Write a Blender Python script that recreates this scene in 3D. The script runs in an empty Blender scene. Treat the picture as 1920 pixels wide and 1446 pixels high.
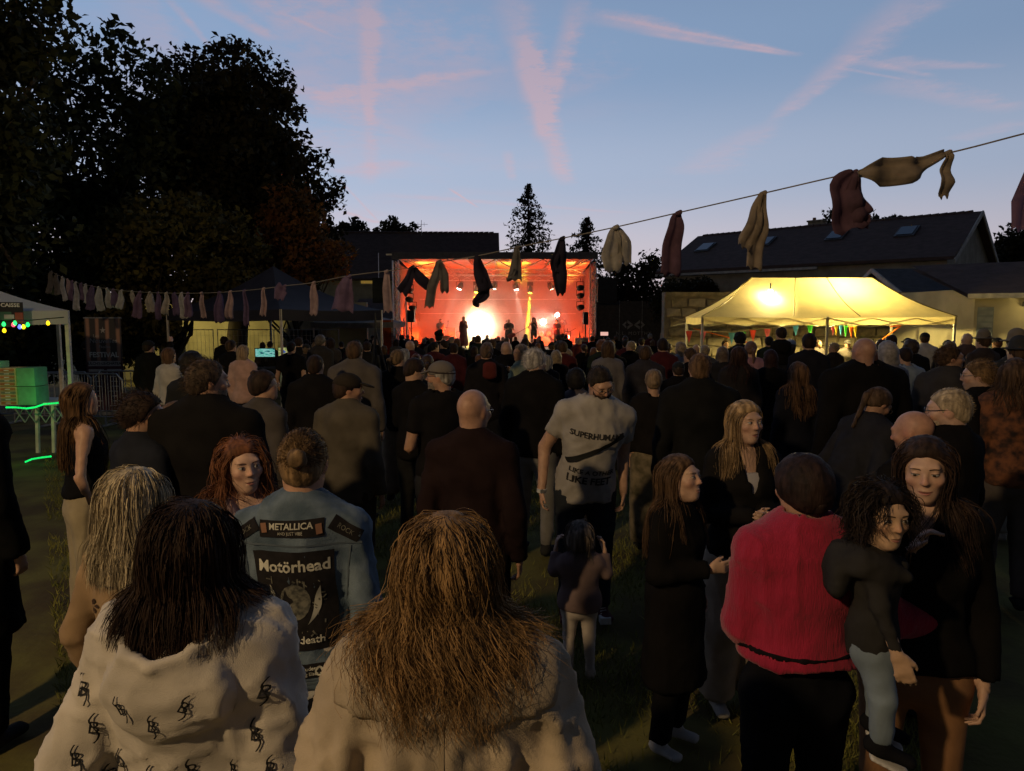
import bpy, bmesh, math, random
import numpy as np
from mathutils import Vector, Matrix
random.seed(7)
RNG = np.random.default_rng(7)
SC = bpy.context.scene
COL = SC.collection
PI = math.pi
R = math.radians

# ------------------------------------------------------------------ camera
FPX, CU, CV = 1331.0, 960.0, 723.0          # focal length and centre in photograph pixels
CAMZ, HORIZON = 2.10, 595.0
PITCH = math.atan((CV - HORIZON) / FPX)
cam_d = bpy.data.cameras.new('camera'); cam = bpy.data.objects.new('camera', cam_d)
COL.objects.link(cam); SC.camera = cam
cam.location = (0, 0, CAMZ); cam.rotation_euler = (PI / 2 - PITCH, 0, 0)
cam_d.sensor_width = 36.0; cam_d.lens = 36.0 * FPX / 1920.0
cam_d.clip_start = 0.05; cam_d.clip_end = 2000

def ray(u, v):
    yc = (CV - v) / FPX
    return Vector(((u - CU) / FPX, math.cos(PITCH) + yc * math.sin(PITCH), -math.sin(PITCH) + yc * math.cos(PITCH)))
def at(u, v, d):
    """the point at world distance d (along +Y) that lies under photograph pixel (u, v)"""
    r = ray(u, v); t = d / r.y
    return Vector((r.x * t, d, CAMZ + r.z * t))

def GZ(d):
    """the field falls gently towards the stage"""
    return -.02 * max(0.0, min(d, 46.0) - 8.0)

# ------------------------------------------------------------------ world: dusk sky with contrails
W = bpy.data.worlds.new('World'); SC.world = W; W.use_nodes = True
wn = W.node_tree; wn.nodes.clear()
def N(nt, t, **kw):
    n = nt.nodes.new(t)
    for k, v in kw.items():
        setattr(n, k, v)
    return n
def L(nt, a, b):
    nt.links.new(a, b)
def M_(nt, op, a, b=None, c=None):
    n = nt.nodes.new('ShaderNodeMath'); n.operation = op
    for i, x in enumerate((a, b, c)):
        if x is None: continue
        if isinstance(x, (int, float)): n.inputs[i].default_value = x
        else: nt.links.new(x, n.inputs[i])
    return n.outputs[0]
def sstep(nt, e0, e1, x):
    n = nt.nodes.new('ShaderNodeMapRange'); n.interpolation_type = 'SMOOTHSTEP'
    n.inputs['From Min'].default_value = e0; n.inputs['From Max'].default_value = e1
    if e0 > e1:
        n.inputs['From Min'].default_value = e1; n.inputs['From Max'].default_value = e0
        n.inputs['To Min'].default_value = 1; n.inputs['To Max'].default_value = 0
    nt.links.new(x, n.inputs['Value']); return n.outputs[0]
def mixc(nt, f, a, b, mode='MIX'):
    n = nt.nodes.new('ShaderNodeMix'); n.data_type = 'RGBA'; n.blend_type = mode
    for s, x in ((n.inputs[0], f), (n.inputs[6], a), (n.inputs[7], b)):
        if isinstance(x, (int, float)): s.default_value = x
        elif isinstance(x, tuple): s.default_value = (*x[:3], 1)
        else: nt.links.new(x, s)
    return n.outputs[2]

def build_sky():
    nt = wn
    out = N(nt, 'ShaderNodeOutputWorld'); bg = N(nt, 'ShaderNodeBackground'); L(nt, bg.outputs[0], out.inputs[0])
    tc = N(nt, 'ShaderNodeTexCoord'); sep = N(nt, 'ShaderNodeSeparateXYZ'); L(nt, tc.outputs['Generated'], sep.inputs[0])
    x, y, z = sep.outputs
    el = M_(nt, 'ARCSINE', z)                                    # elevation in radians
    ramp = N(nt, 'ShaderNodeValToRGB'); L(nt, M_(nt, 'DIVIDE', el, PI / 2), ramp.inputs[0])
    cr = ramp.color_ramp; cr.interpolation = 'EASE'
    stops = [(0.0, (0.50, 0.41, 0.43)), (0.05, (0.47, 0.44, 0.51)), (0.12, (0.315, 0.38, 0.51)), (0.21, (0.195, 0.285, 0.435)),
             (0.34, (0.125, 0.195, 0.325)), (0.52, (0.050, 0.084, 0.155)), (1.0, (0.012, 0.021, 0.045))]
    while len(cr.elements) < len(stops): cr.elements.new(0.5)
    for e, (p, c) in zip(cr.elements, stops): e.position = p; e.color = (*c, 1)
    # the afterglow lies ahead (+Y): the sky behind the camera is night already
    hor = M_(nt, 'SQRT', M_(nt, 'ADD', M_(nt, 'MULTIPLY', x, x), M_(nt, 'MULTIPLY', y, y)))
    az = M_(nt, 'DIVIDE', y, M_(nt, 'MAXIMUM', hor, 1e-4))
    azx = M_(nt, 'DIVIDE', x, M_(nt, 'MAXIMUM', hor, 1e-4))
    west = sstep(nt, -0.75, 1.0, az)
    west = M_(nt, 'MULTIPLY_ADD', west, 0.93, 0.07)
    side = M_(nt, 'MULTIPLY_ADD', azx, -0.22, 0.97)             # a little brighter and pinker towards the left
    base = mixc(nt, 1.0, ramp.outputs[0], west, 'MULTIPLY')
    base = mixc(nt, 1.0, base, side, 'MULTIPLY')
    sky = N(nt, 'ShaderNodeTexSky'); sky.sky_type = 'NISHITA'; sky.sun_disc = False
    sky.sun_elevation = R(-3.0); sky.sun_rotation = 0.0; sky.altitude = 100
    nish = mixc(nt, 1.0, sky.outputs[0], (0.10, 0.10, 0.12), 'MULTIPLY')
    base = mixc(nt, 1.0, base, nish, 'ADD')
    # high cloud layer: direction projected on a plane of unit height
    zz = M_(nt, 'MAXIMUM', z, 0.02)
    px = M_(nt, 'DIVIDE', x, zz); py = M_(nt, 'DIVIDE', y, zz)
    cmb = N(nt, 'ShaderNodeCombineXYZ'); L(nt, px, cmb.inputs[0]); L(nt, py, cmb.inputs[1])
    def noise(scale, detail=4, rough=0.55):
        n = N(nt, 'ShaderNodeTexNoise'); n.inputs['Scale'].default_value = scale
        n.inputs['Detail'].default_value = detail; n.inputs['Roughness'].default_value = rough
        L(nt, cmb.outputs[0], n.inputs['Vector']); return n.outputs[0]
    nA = noise(1.1); nB = noise(9.0, 9, .72); nC = noise(0.8, 6, .6)
    wob = M_(nt, 'SUBTRACT', nB, 0.5); wob2 = M_(nt, 'SUBTRACT', nA, 0.5)
    def P(u, v):
        r = ray(u, v); return (r.x / r.z, r.y / r.z)
    total = None
    # u0 v0 u1 v1, width at both ends in pixels, strength, wobble
    trails = [(470, 90, 960, 110, 95, 70, .34, .8), (560, 280, 800, 250, 60, 40, .26, .8), (900, 130, 1100, 180, 80, 60, .2, .8), (700, -160, 690, 240, 52, 13, .60, .30), (560, 190, 950, 128, 34, 8, .50, .55), (640, 235, 905, 150, 70, 40, .36, .8),
              (940, -60, 1062, 350, 50, 24, .62, .5), (1095, -40, 1010, 270, 34, 22, .55, .5), (985, 60, 1010, 240, 46, 26, .40, .8),
              (1085, 25, 1505, 106, 26, 7, .62, .4), (1190, 60, 1480, 104, 7, 4, .40, .2),
              (1790, -60, 1440, 235, 74, 14, .42, .6), (1450, 225, 1290, 330, 22, 60, .26, .7), (1620, 120, 1890, 124, 18, 5, .42, .4),
              (1560, 105, 1760, 145, 12, 5, .30, .4), (1640, 150, 1930, 205, 34, 20, .30, .8), (1930, 225, 1780, 265, 14, 16, .2, .6),
              (350, -20, 520, 78, 22, 11, .50, .4), (300, -20, 400, 95, 13, 7, .40, .3), (0, 10, 110, 70, 6, 5, .5, .2),
              (200, -40, 330, 110, 60, 40, .28, .8), (480, 30, 700, 10, 60, 90, .34, .8), (640, 330, 770, 300, 22, 14, .38, .6), (520, 120, 620, 200, 60, 70, .22, .8),
              (1560, 125, 1700, 150, 5, 3, .35, .1), (1120, 28, 1500, 102, 5, 3, .3, .1), (520, 20, 640, 75, 6, 4, .3, .1), (950, 280, 962, 340, 16, 12, .34, .5), (840, 352, 897, 390, 3.5, 2.5, .75, .05), (690, 363, 1190, 400, 7, 3, .30, .2),
              (625, 325, 712, 418, 4, 3, .42, .1), (640, 395, 712, 420, 4, 5, .5, .1), (700, 210, 690, 350, 14, 26, .25, .6)]
    wsum = M_(nt, 'ADD', M_(nt, 'MULTIPLY', wob, 2.2), M_(nt, 'MULTIPLY', wob2, 1.5))
    wobs = {q: M_(nt, 'MULTIPLY', wsum, q) for q in (.1, .3, .5, .8)}
    def dotp(vx, vy):
        n = N(nt, 'ShaderNodeVectorMath'); n.operation = 'DOT_PRODUCT'; L(nt, cmb.outputs[0], n.inputs[0]); n.inputs[1].default_value = (vx, vy, 0); return n.outputs['Value']
    def clamp(x): x.node.use_clamp = True; return x
    for (u0, v0, u1, v1, w0, w1, s, wb) in trails:
        ax, ay = P(u0, v0); bx, by = P(u1, v1)
        dx, dy = bx - ax, by - ay; ln = math.hypot(dx, dy); dx /= ln; dy /= ln
        nx, ny = -dy, dx
        pu, pv = -(v1 - v0), (u1 - u0); pl = math.hypot(pu, pv); pu /= pl; pv /= pl
        def wid(u, v, w):
            qx, qy = P(u + pu * w, v + pv * w); rx, ry = P(u, v); return abs((qx - rx) * nx + (qy - ry) * ny) + 1e-4
        wa, wb_ = wid(u0, v0, w0 * 1.05), wid(u1, v1, w1 * 1.05)
        t = M_(nt, 'ADD', dotp(dx / ln, dy / ln), -(ax * dx + ay * dy) / ln)
        q = M_(nt, 'ADD', dotp(nx, ny), -(ax * nx + ay * ny))
        hw = M_(nt, 'MULTIPLY_ADD', clamp(M_(nt, 'ADD', t, 0.0)), wb_ - wa, wa)
        qq = M_(nt, 'ADD', M_(nt, 'DIVIDE', q, hw), wobs[min(wobs, key=lambda z_: abs(z_ - wb))])
        prof = clamp(M_(nt, 'SUBTRACT', 1.0, M_(nt, 'MULTIPLY', qq, qq)))
        prof = M_(nt, 'MULTIPLY', prof, prof)
        ends = clamp(M_(nt, 'MULTIPLY', M_(nt, 'MULTIPLY', t, M_(nt, 'SUBTRACT', 1.0, t)), 7.0))
        k = M_(nt, 'MULTIPLY', prof, ends)
        total = M_(nt, 'MULTIPLY', k, s) if total is None else M_(nt, 'MULTIPLY_ADD', k, s, total)
    total = M_(nt, 'MULTIPLY', total, M_(nt, 'MULTIPLY_ADD', nB, 2.8, -0.55))
    veil = M_(nt, 'MULTIPLY', sstep(nt, 0.44, 0.74, nC), 0.38)
    veil = M_(nt, 'MULTIPLY', veil, sstep(nt, 0.5, -0.6, azx))
    total = M_(nt, 'ADD', total, veil)
    total = M_(nt, 'MULTIPLY', total, sstep(nt, 0.03, 0.12, z))
    total = M_(nt, 'MINIMUM', total, 0.8)
    pink = mixc(nt, sstep(nt, 0.1, 0.45, z), (0.54, 0.385, 0.43), (0.36, 0.29, 0.36))
    pink = mixc(nt, 1.0, pink, west, 'MULTIPLY')
    col = mixc(nt, total, base, pink)
    L(nt, col, bg.inputs[0]); bg.inputs[1].default_value = SKY_STRENGTH
SKY_STRENGTH = 1.2
W.cycles.sampling_method = 'MANUAL'; W.cycles.sample_map_resolution = 256
build_sky()
# the last afterglow: a very weak, very wide sun low over the stage
sun_d = bpy.data.lights.new('afterglow_sun', 'SUN'); sun = bpy.data.objects.new('afterglow_sun', sun_d); COL.objects.link(sun)
sun_d.energy = 0.05; sun_d.angle = R(40); sun_d.color = (1.0, 0.72, 0.66)
sun.rotation_euler = (R(-80), 0, 0)                              # shines from +Y, 10 degrees up, towards the camera
VS = SC.view_settings
VS.view_transform = 'Standard'; VS.look = 'None'; VS.gamma = 1.0; VS.exposure = 0.0; VS.use_curve_mapping = False
SC.cycles.use_denoising = True
try: SC.cycles.denoiser = 'OPENIMAGEDENOISE'
except Exception: pass
SC.cycles.max_bounces = 6; SC.cycles.diffuse_bounces = 2; SC.cycles.glossy_bounces = 2; SC.cycles.transmission_bounces = 4
SC.cycles.volume_bounces = 1; SC.cycles.transparent_max_bounces = 8
SC.cycles.sample_clamp_indirect = 4.0
SC.cycles.use_light_tree = True

# ------------------------------------------------------------------ materials
MATS = {}
def mat(name, color=(.5, .5, .5), rough=.85, metal=0.0, var=.18, scale=6.0, bump=.0, bscale=60.0, emit=None, estr=0.0, spec=.3, trans=0.0, sheen=0.0, attr=None, color2=None, stretch=None, sss=0.0, tint=None):
    if name in MATS: return MATS[name]
    m = bpy.data.materials.new(name); m.use_nodes = True; nt = m.node_tree
    b = nt.nodes['Principled BSDF']
    b.inputs['Roughness'].default_value = rough; b.inputs['Metallic'].default_value = metal
    b.inputs['Specular IOR Level'].default_value = spec
    if sheen: b.inputs['Sheen Weight'].default_value = sheen
    if sss:
        b.inputs['Subsurface Weight'].default_value = sss; b.inputs['Subsurface Radius'].default_value = (1, .3, .15); b.inputs['Subsurface Scale'].default_value = .012
    tc = N(nt, 'ShaderNodeTexCoord')
    vec = tc.outputs['Object']
    if stretch:
        mp = N(nt, 'ShaderNodeMapping'); mp.inputs['Scale'].default_value = stretch; L(nt, vec, mp.inputs[0]); vec = mp.outputs[0]
    no = N(nt, 'ShaderNodeTexNoise'); no.inputs['Scale'].default_value = scale; no.inputs['Detail'].default_value = 5; L(nt, vec, no.inputs['Vector'])
    c2 = color2 or tuple(min(1, c * (1 - var)) for c in color); c1 = color if color2 else tuple(min(1, c * (1 + var)) for c in color)
    f = sstep(nt, .3, .7, no.outputs[0])
    col = mixc(nt, f, c2, c1)
    if attr:
        a = N(nt, 'ShaderNodeAttribute'); a.attribute_name = attr
        col = mixc(nt, 1.0, col, a.outputs['Color'], 'MULTIPLY')
    L(nt, col, b.inputs['Base Color'])
    if bump:
        n2 = N(nt, 'ShaderNodeTexNoise'); n2.inputs['Scale'].default_value = bscale; n2.inputs['Detail'].default_value = 3; L(nt, vec, n2.inputs['Vector'])
        bp = N(nt, 'ShaderNodeBump'); bp.inputs['Strength'].default_value = bump; bp.inputs['Distance'].default_value = .01
        L(nt, n2.outputs[0], bp.inputs['Height']); L(nt, bp.outputs[0], b.inputs['Normal'])
    if emit:
        b.inputs['Emission Color'].default_value = (*emit, 1); b.inputs['Emission Strength'].default_value = estr
    if trans:
        tr = N(nt, 'ShaderNodeBsdfTranslucent'); L(nt, col, tr.inputs[0])
        mx = N(nt, 'ShaderNodeMixShader'); mx.inputs[0].default_value = trans
        L(nt, b.outputs[0], mx.inputs[1]); L(nt, tr.outputs[0], mx.inputs[2])
        L(nt, mx.outputs[0], nt.nodes['Material Output'].inputs[0])
    MATS[name] = m; return m
def cloth(c, rough=.92, fuzz=.0, var=.14, kind=''):
    c = tuple(round(x, 4) for x in c)
    return mat('cloth_%s_%.3f_%.3f_%.3f' % (kind or 'plain', *c), c, rough, var=var, scale=9, bump=.25, bscale=420 if kind != 'knit' else 160, spec=.03 if max(c) < .06 else .12, sheen=fuzz)
def skin(t=(.52, .31, .21)):
    return mat('skin_%.2f_%.2f_%.2f' % t, t, .5, var=.1, scale=28, bump=.08, bscale=300, spec=.35, attr='tint')
def hairm(c):
    return mat('hair_%.3f_%.3f_%.3f' % c, c, .42, var=.35, scale=30, spec=.4, stretch=(1, 1, .15))

# ------------------------------------------------------------------ object helpers
def link(name, me, m=None, parent=None, loc=None, smooth=False):
    o = bpy.data.objects.new(name, me); COL.objects.link(o)
    if m is not None and len(me.materials) == 0: me.materials.append(m)
    if parent is not None: o.parent = parent
    if loc is not None: o.location = loc
    if smooth: me.polygons.foreach_set('use_smooth', [True] * len(me.polygons))
    return o
def tag(o, label, cat, group=None, kind=None):
    o['label'] = label; o['category'] = cat
    if group: o['group'] = group
    if kind: o['kind'] = kind
    return o
def empty(name, loc=(0, 0, 0), rz=0.0):
    o = bpy.data.objects.new(name, None); COL.objects.link(o); o.location = loc; o.rotation_euler = (0, 0, rz); o.empty_display_size = .1
    return o
def np_mesh(name, V, F):
    """V (n,3) floats; F (m,k) ints or list of such arrays"""
    me = bpy.data.meshes.new(name); Fs = F if isinstance(F, list) else [F]
    Fs = [np.asarray(f, np.int32) for f in Fs if len(f)]
    V = np.asarray(V, np.float32)
    me.vertices.add(len(V)); me.vertices.foreach_set('co', V.ravel())
    nl = sum(f.size for f in Fs); npol = sum(len(f) for f in Fs)
    me.loops.add(nl); me.polygons.add(npol)
    me.loops.foreach_set('vertex_index', np.concatenate([f.ravel() for f in Fs]))
    tot = np.concatenate([np.full(len(f), f.shape[1], np.int32) for f in Fs]); st = np.concatenate([[0], np.cumsum(tot)[:-1]]).astype(np.int32)
    me.polygons.foreach_set('loop_start', st); me.polygons.foreach_set('loop_total', tot)
    me.update(calc_edges=True); return me
class MB:
    """collects boxes, tubes and polygons into one mesh"""
    def __init__(s): s.v = []; s.f = []
    def poly(s, pts):
        i = len(s.v); s.v += [tuple(p) for p in pts]; s.f.append(tuple(range(i, i + len(pts)))); return s
    def box(s, c, size, rot=None):
        hx, hy, hz = size[0] / 2, size[1] / 2, size[2] / 2; i = len(s.v)
        for dz in (-hz, hz):
            for dx, dy in ((-hx, -hy), (hx, -hy), (hx, hy), (-hx, hy)):
                p = Vector((dx, dy, dz))
                if rot is not None: p = rot @ p
                s.v.append(tuple(p + Vector(c)))
        s.f += [(i, i + 3, i + 2, i + 1), (i + 4, i + 5, i + 6, i + 7)] + [(i + a, i + (a + 1) % 4, i + 4 + (a + 1) % 4, i + 4 + a) for a in range(4)]
        return s
    def bar(s, a, b, w, h=None):
        a, b = Vector(a), Vector(b); d = b - a; q = d.to_track_quat('Z', 'Y').to_matrix()
        return s.box((a + b) / 2, (w, h or w, d.length), q)
    def tube(s, pts, r, n=6, cap=True):
        pts = [Vector(p) for p in pts]; rs = r if isinstance(r, (list, tuple)) else [r] * len(pts); i0 = len(s.v)
        for k, p in enumerate(pts):
            d = (pts[min(k + 1, len(pts) - 1)] - pts[max(k - 1, 0)]);
            q = d.to_track_quat('Z', 'Y').to_matrix() if d.length > 1e-9 else Matrix.Identity(3)
            for a in range(n):
                an = 2 * PI * a / n; s.v.append(tuple(p + q @ Vector((math.cos(an) * rs[k], math.sin(an) * rs[k], 0))))
        for k in range(len(pts) - 1):
            for a in range(n):
                b = (a + 1) % n; s.f.append((i0 + k * n + a, i0 + k * n + b, i0 + (k + 1) * n + b, i0 + (k + 1) * n + a))
        if cap:
            s.f.append(tuple(i0 + a for a in reversed(range(n)))); e = i0 + (len(pts) - 1) * n; s.f.append(tuple(e + a for a in range(n)))
        return s
    def lathe(s, c, prof, n=12, axis='Z'):
        i0 = len(s.v); c = Vector(c)
        for (r, h) in prof:
            for a in range(n):
                an = 2 * PI * a / n; p = Vector((math.cos(an) * r, math.sin(an) * r, h))
                if axis == 'Y': p = Vector((p.x, p.z, p.y))
                if axis == 'X': p = Vector((p.z, p.x, p.y))
                s.v.append(tuple(c + p))
        for k in range(len(prof) - 1):
            for a in range(n):
                b = (a + 1) % n; s.f.append((i0 + k * n + a, i0 + k * n + b, i0 + (k + 1) * n + b, i0 + (k + 1) * n + a))
        s.f.append(tuple(i0 + a for a in reversed(range(n)))); e = i0 + (len(prof) - 1) * n; s.f.append(tuple(e + a for a in range(n)))
        return s
    def mesh(s, name='mesh'):
        me = bpy.data.meshes.new(name); me.from_pydata(s.v, [], s.f); me.update(); return me
    def obj(s, name, m, parent=None, loc=None, smooth=False):
        return link(name, s.mesh(name), m, parent, loc, smooth)
def text_mesh(body, size, depth=0.0, bold=0.0, shear=0.0, align='CENTER', space=1.0):
    cu = bpy.data.curves.new('txt', 'FONT'); cu.body = body; cu.size = size; cu.align_x = align; cu.align_y = 'CENTER'
    cu.extrude = depth; cu.offset = bold; cu.shear = shear; cu.resolution_u = 2; cu.space_character = space
    o = bpy.data.objects.new('txt', cu); COL.objects.link(o)
    me = bpy.data.meshes.new_from_object(o.evaluated_get(bpy.context.evaluated_depsgraph_get()))
    bpy.data.objects.remove(o); bpy.data.curves.remove(cu); return me
# ------------------------------------------------------------------ implicit surfaces: bodies, clothes and hair are grown from these
def _h(ix, iy, iz):
    n = (ix * 374761393 + iy * 668265263 + iz * 2147483647 % 4294967291) & 0xffffffff
    n = ((n ^ (n >> 13)) * 1274126177) & 0xffffffff
    return ((n ^ (n >> 16)) & 0xffff) / 65535.0
def vnoise(P, s=1.0, seed=0):
    Q = np.asarray(P, float) * s + seed * 17.31; I = np.floor(Q).astype(np.int64); Fr = Q - I; Fr = Fr * Fr * (3 - 2 * Fr)
    o = 0
    for dx in (0, 1):
        for dy in (0, 1):
            for dz in (0, 1):
                w = (Fr[:, 0] if dx else 1 - Fr[:, 0]) * (Fr[:, 1] if dy else 1 - Fr[:, 1]) * (Fr[:, 2] if dz else 1 - Fr[:, 2])
                o = o + w * _h(I[:, 0] + dx, I[:, 1] + dy, I[:, 2] + dz)
    return o * 2 - 1
def unit(v):
    v = np.asarray(v, float); return v / max(np.linalg.norm(v), 1e-9)
def rot(ax, deg):
    return np.array(Matrix.Rotation(R(deg), 3, ax))
CORN = np.array([[i & 1, (i >> 1) & 1, (i >> 2) & 1] for i in range(8)])
EDG = [(i, i | (1 << b)) for i in range(8) for b in range(3) if not i & (1 << b)]
def nets(F, org, h):
    s = F < 0; c = np.zeros(tuple(n - 1 for n in F.shape), np.int8)
    for o in CORN: c += s[o[0]:F.shape[0] - 1 + o[0], o[1]:F.shape[1] - 1 + o[1], o[2]:F.shape[2] - 1 + o[2]]
    act = (c > 0) & (c < 8); idx = np.argwhere(act)
    if len(idx) == 0: return np.zeros((0, 3)), np.zeros((0, 4), int)
    vals = np.stack([F[idx[:, 0] + o[0], idx[:, 1] + o[1], idx[:, 2] + o[2]] for o in CORN], 1)
    acc = np.zeros((len(idx), 3)); cnt = np.zeros(len(idx))
    for i, j in EDG:
        a, b = vals[:, i], vals[:, j]; m = (a < 0) != (b < 0); t = np.where(m, a / np.where(m, a - b, 1), 0)
        acc += m[:, None] * (CORN[i] + t[:, None] * (CORN[j] - CORN[i])); cnt += m
    V = org + h * (idx + acc / cnt[:, None])
    vid = np.full(act.shape, -1, np.int64); vid[act] = np.arange(len(idx)); Q = []
    for ax in range(3):
        o1, o2 = [(1, 2), (2, 0), (0, 1)][ax]
        lo = [slice(None)] * 3; hi = [slice(None)] * 3; lo[ax] = slice(0, -1); hi[ax] = slice(1, None)
        A, B = s[tuple(lo)], s[tuple(hi)]; e = np.argwhere(A != B)
        e = e[(e[:, o1] > 0) & (e[:, o2] > 0) & (e[:, o1] < F.shape[o1] - 1) & (e[:, o2] < F.shape[o2] - 1)]
        if not len(e): continue
        def g(d1, d2):
            k = e.copy(); k[:, o1] -= d1; k[:, o2] -= d2; return vid[k[:, 0], k[:, 1], k[:, 2]]
        q = np.stack([g(1, 1), g(0, 1), g(0, 0), g(1, 0)], 1); fl = B[e[:, 0], e[:, 1], e[:, 2]]
        q[fl] = q[fl][:, ::-1]; Q.append(q)
    return V, np.concatenate(Q)
def smin(a, b, k):
    h = np.maximum(k - np.abs(a - b), 0) / k; return np.minimum(a, b) - h * h * k * .25
class Field:
    def __init__(s): s.p = []; s.post = None
    def cap(s, a, b, ra, rb=None, k=.02, right=(1, 0, 0), flat=False, op=1):
        a = np.array(a, float); b = np.array(b, float); rb = ra if rb is None else rb
        ra = np.array(ra if isinstance(ra, (tuple, list)) else (ra, ra), float); rb = np.array(rb if isinstance(rb, (tuple, list)) else (rb, rb), float)
        d = b - a; ln = np.linalg.norm(d); d = d / max(ln, 1e-9); r = np.array(right, float); r = r - d * (r @ d)
        if np.linalg.norm(r) < 1e-3: r = np.cross(d, [0.3, 1, .2])
        r = unit(r); n = np.cross(d, r); m = max(ra.max(), rb.max())
        s.p.append(dict(t='c', a=a, d=d, ln=ln, ra=ra, rb=rb, r=r, n=n, k=k, flat=flat, op=op, lo=np.minimum(a, b) - m, hi=np.maximum(a, b) + m)); return s
    def ell(s, c, r, Rm=None, k=.02, op=1):
        c = np.array(c, float); r = np.array(r if not isinstance(r, (int, float)) else (r, r, r), float)
        s.p.append(dict(t='e', c=c, r=r, R=np.eye(3) if Rm is None else np.asarray(Rm), k=k, op=op, lo=c - r.max(), hi=c + r.max())); return s
    @staticmethod
    def d1(p, P):
        if p['t'] == 'e':
            q = (P - p['c']) @ p['R']; a = q / p['r']; k0 = np.sqrt((a * a).sum(1)); b = a / p['r']; k1 = np.sqrt((b * b).sum(1))
            return k0 * (k0 - 1) / np.maximum(k1, 1e-9)
        q = P - p['a']; h = q @ p['d']; t = np.clip(h / max(p['ln'], 1e-9), 0, 1)
        rx = p['ra'][0] + t * (p['rb'][0] - p['ra'][0]); ry = p['ra'][1] + t * (p['rb'][1] - p['ra'][1])
        x = q @ p['r'] / rx; y = q @ p['n'] / ry; ax = h - t * p['ln']
        if p['flat']:
            over = np.where(h > p['ln'], h - p['ln'], -1.0); ax = np.where(h > p['ln'], 0, ax)
        z = ax / np.minimum(rx, ry)
        k0 = np.sqrt(x * x + y * y + z * z); k1 = np.sqrt((x / rx) ** 2 + (y / ry) ** 2 + (z / np.minimum(rx, ry)) ** 2)
        d = np.where(k0 < 1e-6, -np.minimum(rx, ry), k0 * (k0 - 1) / np.maximum(k1, 1e-9))
        if p['flat']: d = np.maximum(d, over)
        return d
    def eval(s, P):
        o = np.full(len(P), 1.0)
        for p in s.p:
            d = s.d1(p, P)
            o = smin(o, d, p['k']) if p['op'] > 0 else -smin(-o, d, p['k'])
        if s.post: o = s.post(P, o)
        return o
    def grad(s, P, e=.004):
        d0 = s.eval(P); g = np.stack([s.eval(P + np.eye(3)[i] * e) - d0 for i in range(3)], 1)
        return d0, g / np.maximum(np.linalg.norm(g, axis=1), 1e-9)[:, None]
    def mesh(s, h, disp=None, lim=None):
        add = [p for p in s.p if p['op'] > 0]
        lo = np.min([p['lo'] for p in add], 0) - .02 - 2 * h; hi = np.max([p['hi'] for p in add], 0) + .02 + 2 * h
        if lim is not None: lo = np.maximum(lo, lim[0]); hi = np.minimum(hi, lim[1])
        n = np.ceil((hi - lo) / h).astype(int) + 1; F = np.full(n, .5)
        ax = [lo[i] + h * np.arange(n[i]) for i in range(3)]
        for p in s.p:
            m = p['k'] + 2.5 * h
            i0 = np.clip(np.floor((p['lo'] - m - lo) / h).astype(int), 0, n); i1 = np.clip(np.ceil((p['hi'] + m - lo) / h).astype(int) + 1, 0, n)
            if (i1 <= i0).any(): continue
            G = np.stack(np.meshgrid(*[ax[i][i0[i]:i1[i]] for i in range(3)], indexing='ij'), -1); sh = G.shape[:3]
            d = s.d1(p, G.reshape(-1, 3)).reshape(sh); sl = tuple(slice(i0[i], i1[i]) for i in range(3))
            F[sl] = smin(F[sl], d, p['k']) if p['op'] > 0 else -smin(-F[sl], d, p['k'])
        if s.post:
            near = np.argwhere(F < 3 * h)
            if len(near):
                P = lo + h * near; F[near[:, 0], near[:, 1], near[:, 2]] = s.post(P, F[near[:, 0], near[:, 1], near[:, 2]])
        F[[0, -1], :, :] = .5; F[:, [0, -1], :] = .5; F[:, :, [0, -1]] = .5
        V, Q = nets(F, lo, h)
        if disp is not None and len(V): V = V + disp(V, vnormals(V, Q))
        return V, Q
def vnormals(V, Q):
    n = np.cross(V[Q[:, 2]] - V[Q[:, 0]], V[Q[:, 3]] - V[Q[:, 1]]); o = np.zeros_like(V)
    for i in range(4): np.add.at(o, Q[:, i], n)
    return o / np.maximum(np.linalg.norm(o, axis=1), 1e-12)[:, None]
def set_tint(me, T=None):
    a = me.color_attributes.new('tint', 'FLOAT_COLOR', 'POINT'); n = len(me.vertices); c = np.ones((n, 4), np.float32)
    if T is not None: c[:, :3] = np.asarray(T).reshape(n, -1)
    a.data.foreach_set('color', c.ravel())
def sdf_obj(name, parts, m, parent, tint=True):
    """parts: list of (V, Q) islands"""
    Vs, Qs, o = [], [], 0
    for V, Q in parts:
        if len(V): Vs.append(V); Qs.append(Q + o); o += len(V)
    if not Vs: return None
    me = np_mesh(name, np.concatenate(Vs), np.concatenate(Qs))
    if tint: set_tint(me)
    return link(name, me, m, parent, smooth=True)
def folds(amp, seed=0, vert=1.0, sc=9.0):
    """cloth creases: ridged noise, pulled long in the direction the cloth hangs"""
    if amp <= 0: return None
    def f(V, Nn):
        P = V * np.array([1, 1, .42 * vert]); w = vnoise(P, 4.0, seed + 3)[:, None] * .10
        a = vnoise(P + w, sc, seed); b = vnoise(V * np.array([1.0, 1.0, 1.5]) + w * 2, sc * 1.9, seed + 1)
        c = vnoise(V * np.array([.6, .6, 1.0]) + w * 3, sc * 1.2, seed + 5)
        r = (1 - np.clip(np.abs(a) * 2.6, 0, 1)) ** 1.5 * .75 + (1 - np.clip(np.abs(b) * 2.4, 0, 1)) ** 1.5 * .35 + (1 - np.clip(np.abs(c) * 3.0, 0, 1)) ** 1.5 * .4 - .4
        return Nn * (amp * 1.5 * r)[:, None]
    return f
def project(field, P, D, n=26):
    """march points along D to the surface"""
    P = np.array(P, float); D = np.asarray(D, float)
    for _ in range(n): P = P + D * np.clip(field.eval(P), -.05, .05)[:, None] * .9
    return P
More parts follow.
